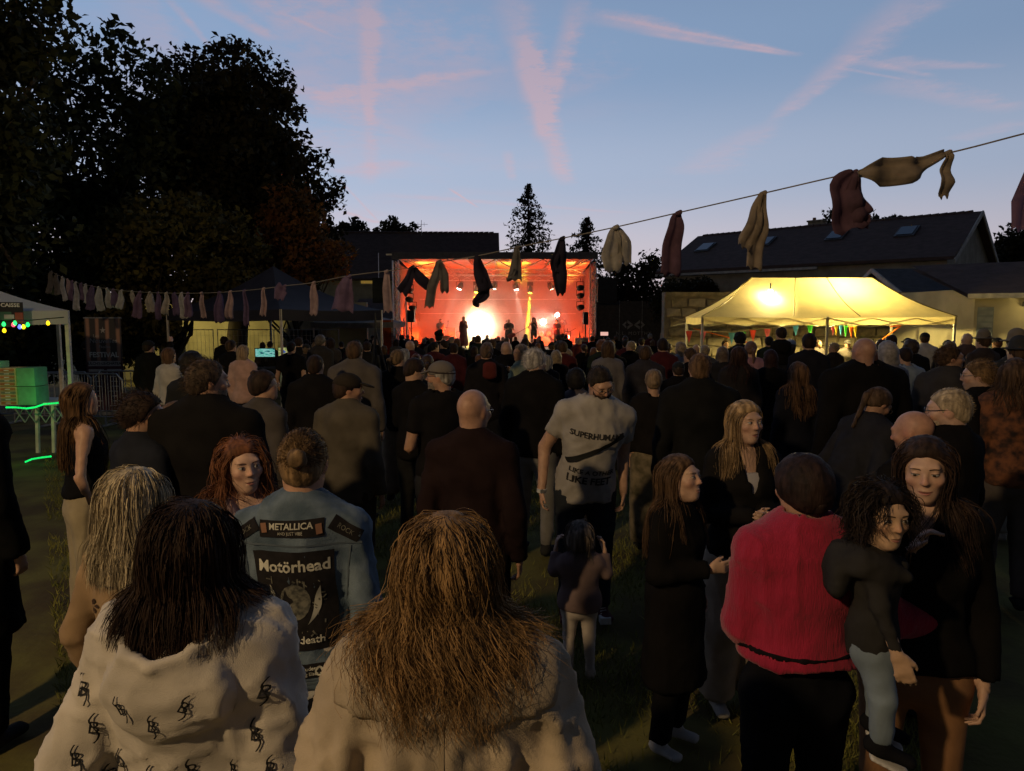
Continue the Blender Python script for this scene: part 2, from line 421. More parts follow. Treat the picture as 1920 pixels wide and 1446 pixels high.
def tubes(paths, r0, tip=.35, sides=3):
    """paths (n, s, 3) -> one mesh of thin tapering strands"""
    n, s, _ = paths.shape; T = np.gradient(paths, axis=1); T /= np.maximum(np.linalg.norm(T, axis=2), 1e-9)[..., None]
    A = np.cross(T, np.array([.31, .87, .38])); A /= np.maximum(np.linalg.norm(A, axis=2), 1e-9)[..., None]; B = np.cross(T, A)
    w = (1 - (1 - tip) * np.linspace(0, 1, s) ** 1.5)[None, :, None] * (r0[:, None, None] if isinstance(r0, np.ndarray) else r0)
    if sides == 2:
        ra = (np.random.default_rng(1).random(n) * PI)[:, None, None]; A = A * np.cos(ra) + B * np.sin(ra)
    V = np.stack([paths + w * (math.cos(2 * PI * k / sides) * A + math.sin(2 * PI * k / sides) * B) for k in range(sides)], 2)
    ids = np.arange(n * s * sides).reshape(n, s, sides); Q = []
    for k in range(sides if sides > 2 else 1):
        k2 = (k + 1) % sides
        Q.append(np.stack([ids[:, :-1, k], ids[:, :-1, k2], ids[:, 1:, k2], ids[:, 1:, k]], -1).reshape(-1, 4))
    return V.reshape(-1, 3), np.concatenate(Q)

# ------------------------------------------------------------------ people
ARMS = {  # elbow and wrist relative to the shoulder, x outward, y forward, z up, for a body 1.75 m tall
    'down': ((.055, -.035, -.285), (.06, .045, -.535)), 'loose': ((.10, -.05, -.27), (.11, .06, -.51)),
    'pocket': ((.13, -.09, -.26), (.05, .06, -.475)), 'fold': ((.07, .0, -.28), (-.10, .22, -.25)),
    'phone': ((.06, .06, -.28), (-.05, .27, -.13)), 'up': ((.10, .16, .05), (.02, .26, .27)), 'cup': ((.07, -.02, -.285), (.0, .22, -.24)),
    'back': ((.08, -.10, -.27), (-.04, -.15, -.48)), 'hip': ((.20, -.08, -.22), (.06, .05, -.40)), 'photo': ((.08, .17, -.12), (-.04, .36, .10)),
    'chin': ((.0, .13, -.27), (-.10, .17, -.05)), 'baby': ((.08, .02, -.27), (.03, .27, -.24))}
def hairline(Q, hi=0.0):
    zmin = np.interp(Q[:, 1], [-.12, -.06, -.03, .012, .032, .05, .075, .1], [-.085, -.075, -.055, -.03, .015, .045, .068 + hi, .078 + hi])
    return zmin - Q[:, 2]

class Person:
    pass
def head_field(hc, Rh, hs, sex, hi=True):
    F = Field(); T = lambda p: hc + Rh @ (np.array(p, float) * hs)
    f = sex == 'f'; w = .965 if f else 1.0
    E = lambda c, r, k=.02, op=1: F.ell(T(c), np.array(r) * hs, Rh, k * hs, op)
    E((0, -.014, .022), (.0755 * w, .0965, .090)); E((0, .028, -.030), ((.056 if f else .0595), .066, .085), .03)
    E((0, .058, -.088), (.030 * w, .030, .026), .03)
    for s in (-1, 1):
        E((s * (.036 if f else .043), -.0, -.060), (.020, .036, .026), .03)
        E((s * .072, -.008, -.004), (.011, .024, .033), .008)
        if hi:
            E((s * .042 * w, .062, -.018), (.022, .022, .020), .02)
    if hi:
        F.cap(T((-.036, .077, .030)), T((.036, .077, .030)), .0125 * hs, k=.018 * hs, right=Rh @ np.array([0, 0, 1.]))
        for s in (-1, 1): E((s * .031, .101, .010), (.017, .014, .011), .014, -1)
        for s in (-1, 1): E((s * .031, .0790, .0085), (.0145, .0135, .0120), .004)
        F.cap(T((0, .088, .016)), T((0, .1065, -.019)), .0070 * hs, (.0098 if f else .0115) * hs, k=.012 * hs)
        for s in (-1, 1): E((s * .0095, .098, -.0225), (.0075, .009, .0065), .006)
        E((0, .088, -.0545), (.020, .011, .0065), .008); E((0, .087, -.0645), (.018, .011, .0070), .006)
        E((0, .090, -.0595), (.022, .012, .0012), .003, -1)
    return F
def strip_patch(field, hc, Rh, hs, pts, off, name, m, parent):
    """pts (rows, cols, 2): (x, z) in head units; laid on the face from the front"""
    r, c, _ = pts.shape; P = np.stack([pts[..., 0], np.full((r, c), .16), pts[..., 1]], -1).reshape(-1, 3)
    W = hc + (P * hs) @ Rh.T; D = Rh @ np.array([0, -1., 0]); W = project(field, W, np.tile(D, (len(W), 1))) - D * off * hs
    i = np.arange(r * c).reshape(r, c); Q = np.stack([i[:-1, :-1], i[:-1, 1:], i[1:, 1:], i[1:, :-1]], -1).reshape(-1, 4)
    me = np_mesh(name, W, Q); set_tint(me); o = link(name, me, m, parent, smooth=True)
    return o
def face_parts(root, F, hc, Rh, hs, hairc, gaze=(0, 0), smile=0.0, lips=(.34, .12, .10), brow=0.0, lids=1.0, iris=(.03, .018, .01), browc=None):
    white = mat('eye_white', (.42, .40, .38), .25, var=.03, spec=.5, attr='tint'); ir = mat('iris_%.3f' % iris[0], iris, .2, spec=.5, attr='tint')
    a = np.linspace(-1, 1, 9)
    for s in (-1, 1):
        top = .0066 * lids * (1 - a ** 2) ** .75; bot = -.0046 * (1 - a ** 2) ** .9
        rows = [np.stack([s * .031 + a * .0145, .0085 + (bot + (top - bot) * t) + .0012 * a * s], -1) for t in (0, .33, .67, 1)]
        e = strip_patch(F, hc, Rh, hs, np.array(rows), .0006, 'eye', white, root)
        n = np.linspace(0, 2 * PI, 11); rr = .0056
        zz = np.clip(rr * np.sin(n), -.0042, .0058 * lids)
        disc = np.array([np.stack([s * .031 + gaze[0] * .007 + rr * np.cos(n) * k, .009 + gaze[1] * .003 + zz * k], -1) for k in (.02, .6, 1)])
        strip_patch(F, hc, Rh, hs, disc, .0011, 'iris', ir, e)
        lash = np.array([np.stack([s * .031 + a * .0155, .0085 + top + o + .0012 * a * s], -1) for o in (-.0004, .0016)])
        strip_patch(F, hc, Rh, hs, lash, .0013, 'eyelash', mat('lash', (.012, .008, .006), .7, attr='tint'), e)
        bx = np.linspace(-1, 1, 8); inner = -s * bx                      # +1 at the inner end
        arch = .0275 + .0035 * (1 - bx ** 2) - brow * .006 * np.clip(inner, 0, 1) + brow * .001
        th = .0030 * (1 - .6 * np.clip(-inner, 0, 1))
        strip_patch(F, hc, Rh, hs, np.array([np.stack([s * .033 + bx * .0195, arch + t * th], -1) for t in (-.6, .6)]), .0016, 'eyebrow', mat('brow_%.3f' % (browc or hairc)[0], tuple(c * .6 for c in (browc or hairc)), .8, attr='tint'), root)
    b = np.linspace(-1, 1, 9); w = .021 + .005 * smile; zc = -.0595 + smile * .0055 * b ** 2 - .0005
    lip = mat('lips_%.2f' % lips[0], lips, .4, var=.08, attr='tint', spec=.4)
    strip_patch(F, hc, Rh, hs, np.array([np.stack([b * w, zc + t * .0062 * (1 - b ** 2) ** .7 * (1 - .18 * np.exp(-(b / .2) ** 2) * (t > 0))], -1) for t in (-1.15, -.5, -.04)]), .0007, 'lower_lip', lip, root)
    strip_patch(F, hc, Rh, hs, np.array([np.stack([b * w, zc + t * .0062 * (1 - b ** 2) ** .7 * (1 - .22 * np.exp(-(b / .2) ** 2))], -1) for t in (.06, .5, 1.0)]), .0007, 'upper_lip', lip, root)

def strands(hc, Rz, Rh, hs, coll, n, length, style='long', seg=18, wave=.0, freq=30., part=0.0, off=(.004, .03), r0=.0011, clumps=70, frizz=.004, seed=1, hi=0.0, tie=None, spread=0.0, len_var=.2, back=.35, clump_pull=.65):
    rg = np.random.default_rng(seed); c = np.array([0, -.014, .022]); rad = np.array([.0755, .0965, .090]) + .003
    D = rg.normal(size=(n * 5, 3)); D /= np.linalg.norm(D, axis=1)[:, None]; Q = c + D * rad
    ok = (hairline(Q, hi) < -.004) & (rg.random(len(Q)) < .34 + .5 * np.clip(Q[:, 2] / .08, 0, 1) * (.6 + .4 * (Q[:, 1] > -.03)) + .5 * (hairline(Q, hi) > -.02)); Q = Q[ok][:n]; D = D[ok][:n]; n = len(Q)
    root = hc + (Q * hs) @ Rh.T; nrm = (D / rad); nrm /= np.linalg.norm(nrm, axis=1)[:, None]; nrm = nrm @ Rh.T
    cc = rg.integers(0, n, clumps); cid = np.argmin(((Q[:, None, :] - Q[cc][None]) ** 2).sum(2), 1)
    if tie is not None:
        TP = hc + Rh @ (np.array(tie) * hs); L0 = None
        t = np.linspace(0, 1, seg)[None, :, None]; mid = root + nrm * 0
        P = root[:, None] * (1 - t) + TP * t
        sh = P.shape; Pf = P.reshape(-1, 3); ctr = hc + Rh @ (c * hs); qq = ((Pf - ctr) @ Rh) / (rad * hs); ln = np.linalg.norm(qq, axis=1)
        k = np.maximum(1.0, (1.02 + .03 * rg.random(len(ln))) / np.maximum(ln, 1e-6)); fade = np.repeat(np.clip(1.25 - np.tile(np.linspace(0, 1, seg), n) ** 6, 0, 1), 1)
        k = 1 + (k - 1) * np.clip(fade, 0, 1); Pf = ctr + ((qq * k[:, None]) * rad * hs) @ Rh.T
        return Pf.reshape(sh), cid
    side = np.where(Q[:, 0] + rg.normal(size=n) * .012 > part, 1.0, -1.0)
    topness = np.clip((Q[:, 2] - .03) / .07, 0, 1); frontness = np.clip((Q[:, 1] + .03) / .08, 0, 1)
    d = np.stack([side * (.22 + .38 * topness * frontness), -back * (.6 + 1.2 * topness), -.9 * (1 - topness)], 1) @ Rz.T
    d -= nrm * (d * nrm).sum(1)[:, None]; d /= np.maximum(np.linalg.norm(d, axis=1), 1e-6)[:, None]
    ln = length * (1 - len_var * rg.random(n)); ds = ln / (seg - 1); o = off[0] + (off[1] - off[0]) * rg.random(n) ** 1.3
    outw = (Q * np.array([1, .8, 0])) @ Rz.T; outw /= np.maximum(np.linalg.norm(outw, axis=1), 1e-6)[:, None]
    P = np.zeros((n, seg, 3)); P[:, 0] = root; p = root.copy(); G = np.array([0, 0, -1.0])
    for i in range(1, seg):
        t = i / seg; gw = min(1.2, .25 + 1.8 * t)
        d = d * (1 - gw * .55) + G * gw * .55 + outw * spread * (.5 if t > .3 else .1) * .3 + rg.normal(size=(n, 3)) * .03
        d /= np.linalg.norm(d, axis=1)[:, None]; q = p + d * ds[:, None]
        dist, g = coll.grad(q); oo = o * min(1, t * 4); push = np.maximum(oo - dist, 0); q = q + g * push[:, None]
        cling = np.clip(dist - oo - .004, 0, .05) * (.85 if t < .35 else .35 if t < .55 else 0); q = q - g * cling[:, None]
        d = (q - p); d /= np.maximum(np.linalg.norm(d, axis=1), 1e-6)[:, None]; p = q; P[:, i] = p
    lq = ((P - hc) @ Rh) / hs; cover = ((lq[..., 1] > .035) & (np.abs(lq[..., 0]) < .058) & (lq[..., 2] < .062) & (lq[..., 2] > -.12)).any(1); keep = ~cover
    P, cid, root, ln, outw, o, n = P[keep], cid[keep], root[keep], ln[keep], outw[keep], o[keep], int(keep.sum())
    # clumps draw together towards their tips, then wave
    tt = np.linspace(0, 1, seg)[None, :, None]
    cen = np.zeros((clumps, seg, 3)); cnt = np.bincount(cid, minlength=clumps).astype(float)
    np.add.at(cen, cid, P); cen /= np.maximum(cnt, 1)[:, None, None]
    P = P + (cen[cid] - P) * (clump_pull * tt ** 2.2)
    ph = rg.random(clumps) * 6.28; fr = freq * (.75 + .5 * rg.random(clumps)); am = wave * (.5 + rg.random(clumps))
    s = np.linspace(0, 1, seg)[None, :] * ln[:, None]; arg = s * fr[cid][:, None] + ph[cid][:, None] + rg.normal(size=(n, 1)) * .35
    lat = np.cross(outw, G); env = np.clip(np.linspace(-.15, 1.3, seg), 0, 1)[None, :]
    P = P + (np.sin(arg) * env * am[cid][:, None])[..., None] * lat[:, None] + (np.cos(arg) * env * am[cid][:, None] * .7)[..., None] * outw[:, None]
    P = P + rg.normal(size=(n, 1, 3)) * frizz * tt + np.cumsum(rg.normal(size=(n, seg, 3)) * frizz * .16, 1)
    return P, cid
def strand_obj(name, P, cid, r0, m, parent, seed=2, contrast=.5, root_dark=None):
    V, Q = tubes(P, r0 * (.7 + .6 * RNG.random(len(P))), sides=2); rg = np.random.default_rng(seed)
    b = (1 - contrast) + 2 * contrast * (.5 * rg.random(cid.max() + 1)[cid] + .5 * rg.random(len(P))); T = np.repeat(b, P.shape[1] * 2)[:, None] * np.ones(3)
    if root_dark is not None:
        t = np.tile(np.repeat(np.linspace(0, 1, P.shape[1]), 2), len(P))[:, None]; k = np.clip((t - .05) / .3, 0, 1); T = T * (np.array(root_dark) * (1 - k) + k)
    me = np_mesh(name, V, Q); set_tint(me, np.clip(T, 0, 2)); return link(name, me, m, parent, smooth=True)

def make_person(label, H=1.75, sex='m', build=1.0, loc=(0, 0, 0), heading=0, head=(0, 0, 0), lean=0, side=0, arms=('down', 'down'), stance=.0,
                top=('jacket', (.02, .02, .02)), bottom=('trousers', (.02, .02, .025)), shoes=(.03, .03, .03), hair=('short', (.06, .04, .03)), skin_c=(.52, .31, .21),
                hs=None, res=.016, hres=.009, face=False, faceopt=None, glasses=None, hat=None, beard=None, group=None, hands=True, seat=None, fold=.006, seed=0, legs=True, name='person', belly=0.0, curl=1.0):
    O = Person(); O.root = root = empty(name, loc, -R(heading)); tag(root, label, 'person', group)
    hs = hs or (.965 if sex == 'm' else .915)
    nz = H - (.113 + .134) * hs - (.006 if hair[0] != 'bald' else 0); k = nz / 1.462; kw = k * build; f = sex == 'f'
    HZ = .925 * k
    def bend(p):
        p = np.array(p, float); t = np.clip((p[2] - HZ) / (.28 * k), 0, 1); t = t * t * (3 - 2 * t)
        Rm = rot('Y', side * t) @ rot('X', -lean * t); return Rm @ (p - [0, 0, HZ]) + [0, 0, HZ]
    RB = rot('Y', side) @ rot('X', -lean)
    if f: nodes = [(.84, .150, .105, 0), (.93, .160, .114, 0), (1.08, .122, .092, .005), (1.26, .150, .112, .012), (1.385, .135, .082, -.008), (1.45, .065, .055, -.012)]
    else: nodes = [(.84, .145, .10, 0), (.93, .150, .110, 0), (1.08, .134, .100, .005), (1.28, .166, .116, .008), (1.40, .146, .088, -.012), (1.45, .075, .065, -.014)]
    def torso(F, g, z0=.84, gx=None, kk=.05, top_i=6, drop=0.0):
        N_ = [(max(z, z0), rx, ry, y) for z, rx, ry, y in nodes[:top_i]]
        for (za, xa, ya, oa), (zb, xb, yb, ob) in zip(N_[:-1], N_[1:]):
            if zb - za < 1e-4: continue
            bl = lambda z: belly * math.exp(-((z - 1.08) / .14) ** 2)
            F.cap(bend((0, (oa + bl(za) * .5) * k, za * k)), bend((0, (ob + bl(zb) * .5) * k, zb * k)), (xa * kw + g, ya * kw + g + bl(za) * k * .5), (xb * kw + g, yb * kw + g + bl(zb) * k * .5), k=kk, right=RB[:, 0])
        return F
    sw = .142 if f else .164
    J = {}
    for i, sg in enumerate((-1, 1)):
        sh = np.array([sg * sw * kw, -.012 * k, 1.385 * k]); a = arms[i]
        if isinstance(a, str): e, w = ARMS[a]
        else: e, w = a
        e = sh + np.array([sg * e[0], e[1], e[2]]) * k; w = sh + np.array([sg * w[0], w[1], w[2]]) * k
        J[sg] = [bend(sh), bend(e), bend(w)]
        if len(a) == 3 and a[2] == 'hang':
            J[sg] = [bend(sh), bend(sh) + (e - sh), bend(sh) + (w - sh)]
    nb = bend((0, -.015 * k, 1.44 * k))
    Rh = rot('Z', -head[0]) @ rot('X', -head[1]) @ rot('Y', head[2]); Rz = rot('Z', -head[0])
    tilt = RB @ np.array([0, .018 * hs, .160 * hs]) * .6 + np.array([0, .018 * hs, .160 * hs]) * .4
    hc = nb + tilt * 1.0 + Rh @ np.array([0, .012 * hs, 0]) - np.array([0, 0, .0])
    # keep the crown at the height asked for
    if not (lean or side): hc[2] = H - .113 * hs - (.006 if hair[0] != 'bald' else 0)
    O.disp = top[2].get('disp') if len(top) > 2 else None; O.fold = top[2].get('fold', fold) if len(top) > 2 else fold; O.seed = seed
    O.hc, O.Rh, O.hs, O.J, O.k, O.kw, O.bend, O.Rz, O.RB = hc, Rh, hs, J, k, kw, bend, Rz, RB
    SK = skin(tuple(skin_c))
    # --- body: one skin surface (fine at head and hands)
    HF = head_field(hc, Rh, hs, sex, face or hres < .01); O.HF = HF
    nr = (.050 if f else .058) * hs
    HF2 = Field(); HF2.p = list(HF.p); HF2.cap(hc + Rh @ (np.array([0, -.022, -.055]) * hs), nb - [0, 0, .03], nr, nr * 1.12, k=.025)
    isl = [HF2.mesh(hres)]
    BF = Field(); torso(BF, -.026 if top[0] not in ('tank', 'dress', 'blazer', 'shirt') else -.014)
    for sg in (-1, 1):
        sh, el, wr = J[sg]; th = .9 if f else 1.0
        BF.cap(nb, sh, .05 * kw, .055 * kw * th, k=.04); BF.cap(sh, el, .050 * kw * th, .038 * kw * th, k=.03); BF.cap(el, wr, .039 * kw * th, .026 * kw * th, k=.012)
    LJ = {}
    for sg in (-1, 1):
        if seat is None:
            hip = np.array([sg * .088 * kw, 0, .86 * k]); kn = np.array([sg * (.10 + .02 * stance) * kw, .015 + stance * sg * .10, .48 * k]); an = np.array([sg * (.105 + .03 * stance) * kw, -.025 + stance * sg * .16, .075 * k])
        else:
            hip = np.array([sg * .07 * kw, 0, .86 * k]); kn, an = [np.array(q, float) * [sg if seat[2] else 1, 1, 1] for q in seat[:2]]
        LJ[sg] = (hip, kn, an)
        if legs: BF.cap(hip, kn, .082 * kw, .054 * kw, k=.02); BF.cap(kn, an, .052 * kw, .034 * kw, k=.012)
    O.LJ = LJ
    isl.append(BF.mesh(res * 1.25 if top[0] in ('tee', 'tank', 'dress') or not bottom else max(.03, res * 1.9)))
    if hands:
        for sg in (-1, 1):
            sh, el, wr = J[sg]; D = unit(wr - el); S = unit(np.array([0, 1., 0]) * (abs(D[2]) + .05) + np.array([0, 0, 1.]) * abs(D[1]) + np.array([0, .3, .6]) * abs(D[0])); S = unit(S - D * (S @ D))
            Nn = np.cross(D, S); Nn = Nn if Nn[0] * sg < 0 else -Nn
            hf = Field(); q = hs * (.92 if f else 1.0); P_ = lambda a, b, c: wr + (D * a + S * b + Nn * c) * q
            hf.cap(wr - D * .04, P_(.02, 0, 0), (.024 * q, .019 * q), k=.01, right=S); hf.cap(P_(.025, 0, 0), P_(.082, .002, .004), (.030 * q, .013 * q), (.037 * q, .012 * q), k=.012, right=S)
            for i in range(4):
                b0 = (.088, .029 - .0195 * i, .004); l1 = [.034, .038, .035, .027][i]; l2 = [.036, .040, .036, .030][i]; c1 = R(22 + 6 * i) * curl; c2 = R(62 + 6 * i) * curl
                p0 = P_(*b0); p1 = p0 + (D * math.cos(c1) + Nn * math.sin(c1)) * l1 * q; p2 = p1 + (D * math.cos(c2) + Nn * math.sin(c2)) * l2 * q
                hf.cap(p0, p1, .0088 * q, .0082 * q, k=.006); hf.cap(p1, p2, .0082 * q, .0066 * q, k=.004)
            t0 = P_(.030, .026, .006); t1 = P_(.062, .046, .016); t2 = P_(.090, .050, .026)
            hf.cap(t0, t1, .0125 * q, .0098 * q, k=.008); hf.cap(t1, t2, .0095 * q, .0078 * q, k=.004)
            isl.append(hf.mesh(min(max(hres, .0068), .012)))
    O.body = sdf_obj('body', isl, SK, root)
    if hres < .012:                                              # flushed cheeks, nose and ears, stubble: pigment of the skin itself
        nv = len(O.body.data.vertices); hv = isl[0][0]; q = ((hv - hc) @ Rh) / hs; Tn = np.ones((nv, 3)); ga = lambda c, r: np.exp(-(((q - np.array(c)) / r) ** 2).sum(1))
        bl = ga((.042, .07, -.025), .022) + ga((-.042, .07, -.025), .022) + ga((0, .105, -.015), .016) + .8 * ga((.075, 0, 0), .03) + .8 * ga((-.075, 0, 0), .03); Tn[:len(hv)] *= 1 + bl[:, None] * np.array([.06, -.16, -.16])
        if not f: sb = np.clip((-.035 - q[:, 2]) / .02, 0, 1) * np.clip((q[:, 1] + .02) / .03, 0, 1) * (q[:, 2] > -.13); Tn[:len(hv)] *= 1 - sb[:, None] * np.array([.28, .24, .18])
        Tn[:len(hv)] *= (1 + .10 * vnoise(hv, 60, seed) + .06 * vnoise(hv, 160, seed))[:, None]; cl_ = np.ones((nv, 4), np.float32); cl_[:, :3] = Tn; O.body.data.color_attributes['tint'].data.foreach_set('color', cl_.ravel())
    # --- clothes
    GF = Field(); O.top = None; kind = top[0]; tc = top[1]; opt = top[2] if len(top) > 2 else {}
    g = {'jacket': .016, 'coat': .019, 'hoodie': .021, 'tee': .011, 'shirt': .015, 'tank': .005, 'dress': .010, 'sweater': .022, 'blazer': .018}[kind] + opt.get('g', 0)
    hem = opt.get('hem', {'jacket': .80, 'coat': .50, 'hoodie': .80, 'tee': .82, 'shirt': .84, 'tank': .92, 'dress': .52, 'sweater': .86, 'blazer': .78}[kind]) * k
    torso(GF, g, top_i=(6 if kind not in ('tank',) else 5), kk=.05)
    if hem < .80 * k:
        fl = opt.get('flare', .03); GF.cap((0, 0, .95 * k), (0, 0, hem - .03), (.172 * kw + g, .122 * kw + g), (.172 * kw + g + fl, .135 * kw + g + fl), k=.05)
    else: GF.cap((0, 0, .95 * k), (0, 0, hem - .06), (.158 * kw + g, .119 * kw + g), (.162 * kw + g * 1.1, .124 * kw + g * 1.1), k=.04)
    slv = {'tee': .62, 'tank': 0, 'dress': opt.get('slv', 2)}.get(kind, opt.get('slv', 2))
    for sg in (-1, 1):
        sh, el, wr = J[sg]
        if kind != 'tank':
            GF.cap(nb + [0, 0, -.02], sh + [0, 0, -.004], (.052 * kw + g * .6), (.058 * kw + g * .8), k=.05)
            e2 = sh + (el - sh) * min(1, slv); r1 = .053 * kw + g * .75; r2 = .044 * kw + g * .75
            GF.cap(sh, e2, r1, r1 + (r2 - r1) * min(1, slv), k=.018, flat=slv < 1)
            if slv >= 1.5:
                w2 = el + (wr - el) * min(1.0, opt.get('cuff', 1.0)); GF.cap(el, w2, .046 * kw + g * .75, (.034 if kind in ('hoodie', 'sweater') else .038) * kw + g * .55, k=.01, flat=True)
        else:
            GF.cap(bend((sg * .085 * kw, 0, 1.30 * k)), bend((sg * .085 * kw, -.01, 1.435 * k)), .019, k=.02)
    if kind in ('jacket', 'coat', 'shirt', 'blazer') and opt.get('collar', True):
        for i in range(10):
            a0, a1 = 2 * PI * i / 10, 2 * PI * (i + 1) / 10; c0 = nb + RB @ np.array([math.cos(a0) * .072 * kw, math.sin(a0) * .066 * kw, .012 - .012 * math.sin(a0)]); c1 = nb + RB @ np.array([math.cos(a1) * .072 * kw, math.sin(a1) * .066 * kw, .012 - .012 * math.sin(a1)])
            GF.cap(c0, c1, .016, k=.015)
    if kind == 'hoodie':
        hq = opt.get('hood', 1.0); GF.cap(nb + RB @ np.array([-.075 * hq, -.05, -.012]), nb + RB @ np.array([.075 * hq, -.05, -.012]), .040, k=.03); GF.ell(nb + RB @ np.array([0, -.098 - .05 * (hq - 1), -.065 * hq ** 1.9]), (.105 * hq, .040 * hq ** 1.8, .085 * hq), RB, k=.03 if hq == 1 else .010)
        if hq > 1:
            GF.ell(nb + RB @ np.array([0, -.115, .0]), (.075, .05, .035), RB, k=.015, op=-1); rim = [(-.10, -.02, .012), (-.098, -.075, .004), (-.065, -.135, -.018), (0, -.165, -.034), (.065, -.135, -.018), (.098, -.075, .004), (.10, -.02, .012)]
            for a_, b_ in zip(rim[:-1], rim[1:]): GF.cap(nb + RB @ np.array(a_), nb + RB @ np.array(b_), .017, k=.008)
        for sg in (-1, 1): GF.cap(nb + RB @ np.array([sg * .085, -.03, -.01]), nb + RB @ np.array([sg * .05, .085, -.05]), .034, .022, k=.03)
    if kind == 'tee' or kind == 'sweater':
        GF.cap(nb + [0, 0, .09], nb + [0, 0, -.03], .062 * kw, .064 * kw, k=.008, op=-1)
    if kind in ('blazer', 'shirt', 'dress'):
        vd = {'blazer': .20, 'shirt': .10, 'dress': .09}[kind] * k; GF.cap(nb + RB @ np.array([0, .085, .03]), nb + RB @ np.array([0, .135, -vd]), (.058, .06), (.012, .05), k=.01, op=-1, right=RB[:, 0])
    hemf = lambda P, d: np.maximum(d, hem - P[:, 2] + .006 * np.sin(P[:, 0] * 23 + seed))
    if 'post' in opt:
        pf = opt['post']; GF.post = lambda P, d: pf(np.asarray(P), hemf(P, d), O)
    else: GF.post = hemf
    O.GF = GF
    O.top = sdf_obj(opt.get('name', {'tee': 't_shirt', 'tank': 'tank_top'}.get(kind, kind)), [GF.mesh(opt.get('res', res), (lambda V, Nn: (folds(opt.get('fold', fold), seed)(V, Nn) + opt['disp'](V, Nn))) if 'disp' in opt else folds(opt.get('fold', fold), seed))], opt.get('mat') or cloth(tc, kind=opt.get('weave', '')), root)
    if bottom and legs:
        TF = Field(); bk = bottom[0]; bo = bottom[2] if len(bottom) > 2 else {}
        gl = {'trousers': .016, 'jeans': .012, 'leggings': .002, 'wide': .028, 'skirt': .01}[bk]
        TF.cap((0, 0, .98 * k), (0, 0, .86 * k), (.146 * kw + gl * .6, .106 * kw + gl * .6), (.154 * kw + gl * .5, .110 * kw + gl * .5), k=.03); TF.cap((-.07 * kw, 0, .84 * k), (.07 * kw, 0, .84 * k), .105 * kw + gl * .4, k=.04)
        for sg in (-1, 1):
            hip, kn, an = LJ[sg]; w = 1.9 if bk == 'wide' else 1
            TF.cap(hip, kn, .088 * kw + gl, .056 * kw + gl * w, k=.025); e = kn + (an - kn) * bo.get('cut', 1.0); TF.cap(kn, e, .055 * kw + gl * w, .040 * kw + gl * w, k=.012, flat=True)
        zt = 1.0 * k; TF.post = lambda P, d: np.maximum(d, P[:, 2] - zt)
        O.bot = sdf_obj('trousers' if bk != 'leggings' else 'leggings', [TF.mesh(res * (1.0 if bo.get('fold') else 1.5), folds(bo.get('fold', fold), seed + 9))], bo.get('mat') or cloth(bottom[1]), root)
    if shoes and legs:
        for sg in (-1, 1):
            an = LJ[sg][2]; z = an[2] - .075 * k; fd = np.array([sg * .12, 1.0, 0]) if seat is None else np.array([0, 1., -.25]); fd = unit(fd); FF = Field(); s_ = k * (1.0 if f else 1.08) * (1.4 if H < 1.1 else 1)
            FF.cap(an + [0, 0, -.035 * k] - fd * .035 * s_, an + [0, 0, -.047 * k] + fd * .125 * s_, (.036 * s_, .034 * s_), (.042 * s_, .024 * s_), k=.02); FF.cap(an + [0, 0, .0], an + [0, 0, -.03 * k], .043 * s_, .04 * s_, k=.02)
            if seat is None: FF.post = lambda P, d: np.maximum(d, .002 - P[:, 2])
            o = sdf_obj('shoe', [FF.mesh(max(.010, res * .8))], cloth(shoes, .7), root)
    # --- hair, beard, hats
    st, hcol = hair[0], tuple(hair[1]); ho = hair[2] if len(hair) > 2 else {}
    O.hair = None
    HM = mat('hair_%.3f_%.3f_%.3f' % hcol, hcol, ho.get('rough', .68), var=.45, scale=45, spec=.2, stretch=(1, 1, .12), attr='tint', bump=.3, bscale=220)
    T = lambda p: hc + Rh @ (np.array(p, float) * hs); T2 = lambda p: hc + Rz @ (np.array(p, float) * hs)
    if st != 'bald':
        t = {'short': .010, 'buzz': .004, 'curly_short': .028, 'long': .016, 'bob': .018, 'bun': .009, 'ponytail': .010, 'undercut': .006, 'fringe': .016}.get(st, .012) + ho.get('t', 0)
        CF = Field(); CF.ell(T((0, -.014, .022)), np.array([.0755 + t, .0965 + t, .090 + t]) * hs, Rh)
        CF.ell(T((0, -.062, -.03)), np.array([.055 + t * .6, .038 + t * .6, .05]) * hs, Rh, k=.03)
        lk = ho.get('hi', 0.0)
        def hpost(P, d):
            q = ((P - hc) @ Rh) / hs; return -smin(-d, -hairline(q, lk) * .75 * hs, .030 if st in ('long', 'bob') else .014)
        CF.post = hpost
        rough = {'curly_short': .010, 'short': .003}.get(st, .0025) + (.0035 if hres > .012 and st != 'buzz' else 0)
        dsp = lambda V, Nn: Nn * (rough * vnoise(V, 70 if st != 'curly_short' else 45, seed))[:, None]
        isl = [CF.mesh(hres * 1.15, dsp)]
        Lh = ho.get('len', .3)
        if st in ('long', 'bob'):
            VF = Field(); wd = ho.get('wd', 1.0)
            VF.ell(T((0, -.038, .018)), np.array([.086 * wd, .094, .096]) * hs, Rh); VF.cap(T2((0, -.045, .0)), T2((0, -.055 - .03, -Lh * .9)), (.088 * wd * hs, .062 * hs), (.095 * wd * hs, .03 * hs), k=.04, right=Rz[:, 0])
            for sg in (-1, 1): VF.cap(T2((sg * .066, .0, .0)), T2((sg * .082 * wd, -.005, -min(Lh, .24) * .85)), .026 * hs, .022 * hs, k=.03)
            VF.post = lambda P, d: -smin(-d, -np.where(((P - hc) @ Rh)[:, 1] / hs > .0, hairline(((P - hc) @ Rh) / hs, .0), -.1) * .75, .01)
            isl.append(VF.mesh(max(hres * 1.3, .010), lambda V, Nn: Nn * (.006 * vnoise(V * [1, 1, .2], 55, seed))[:, None]))
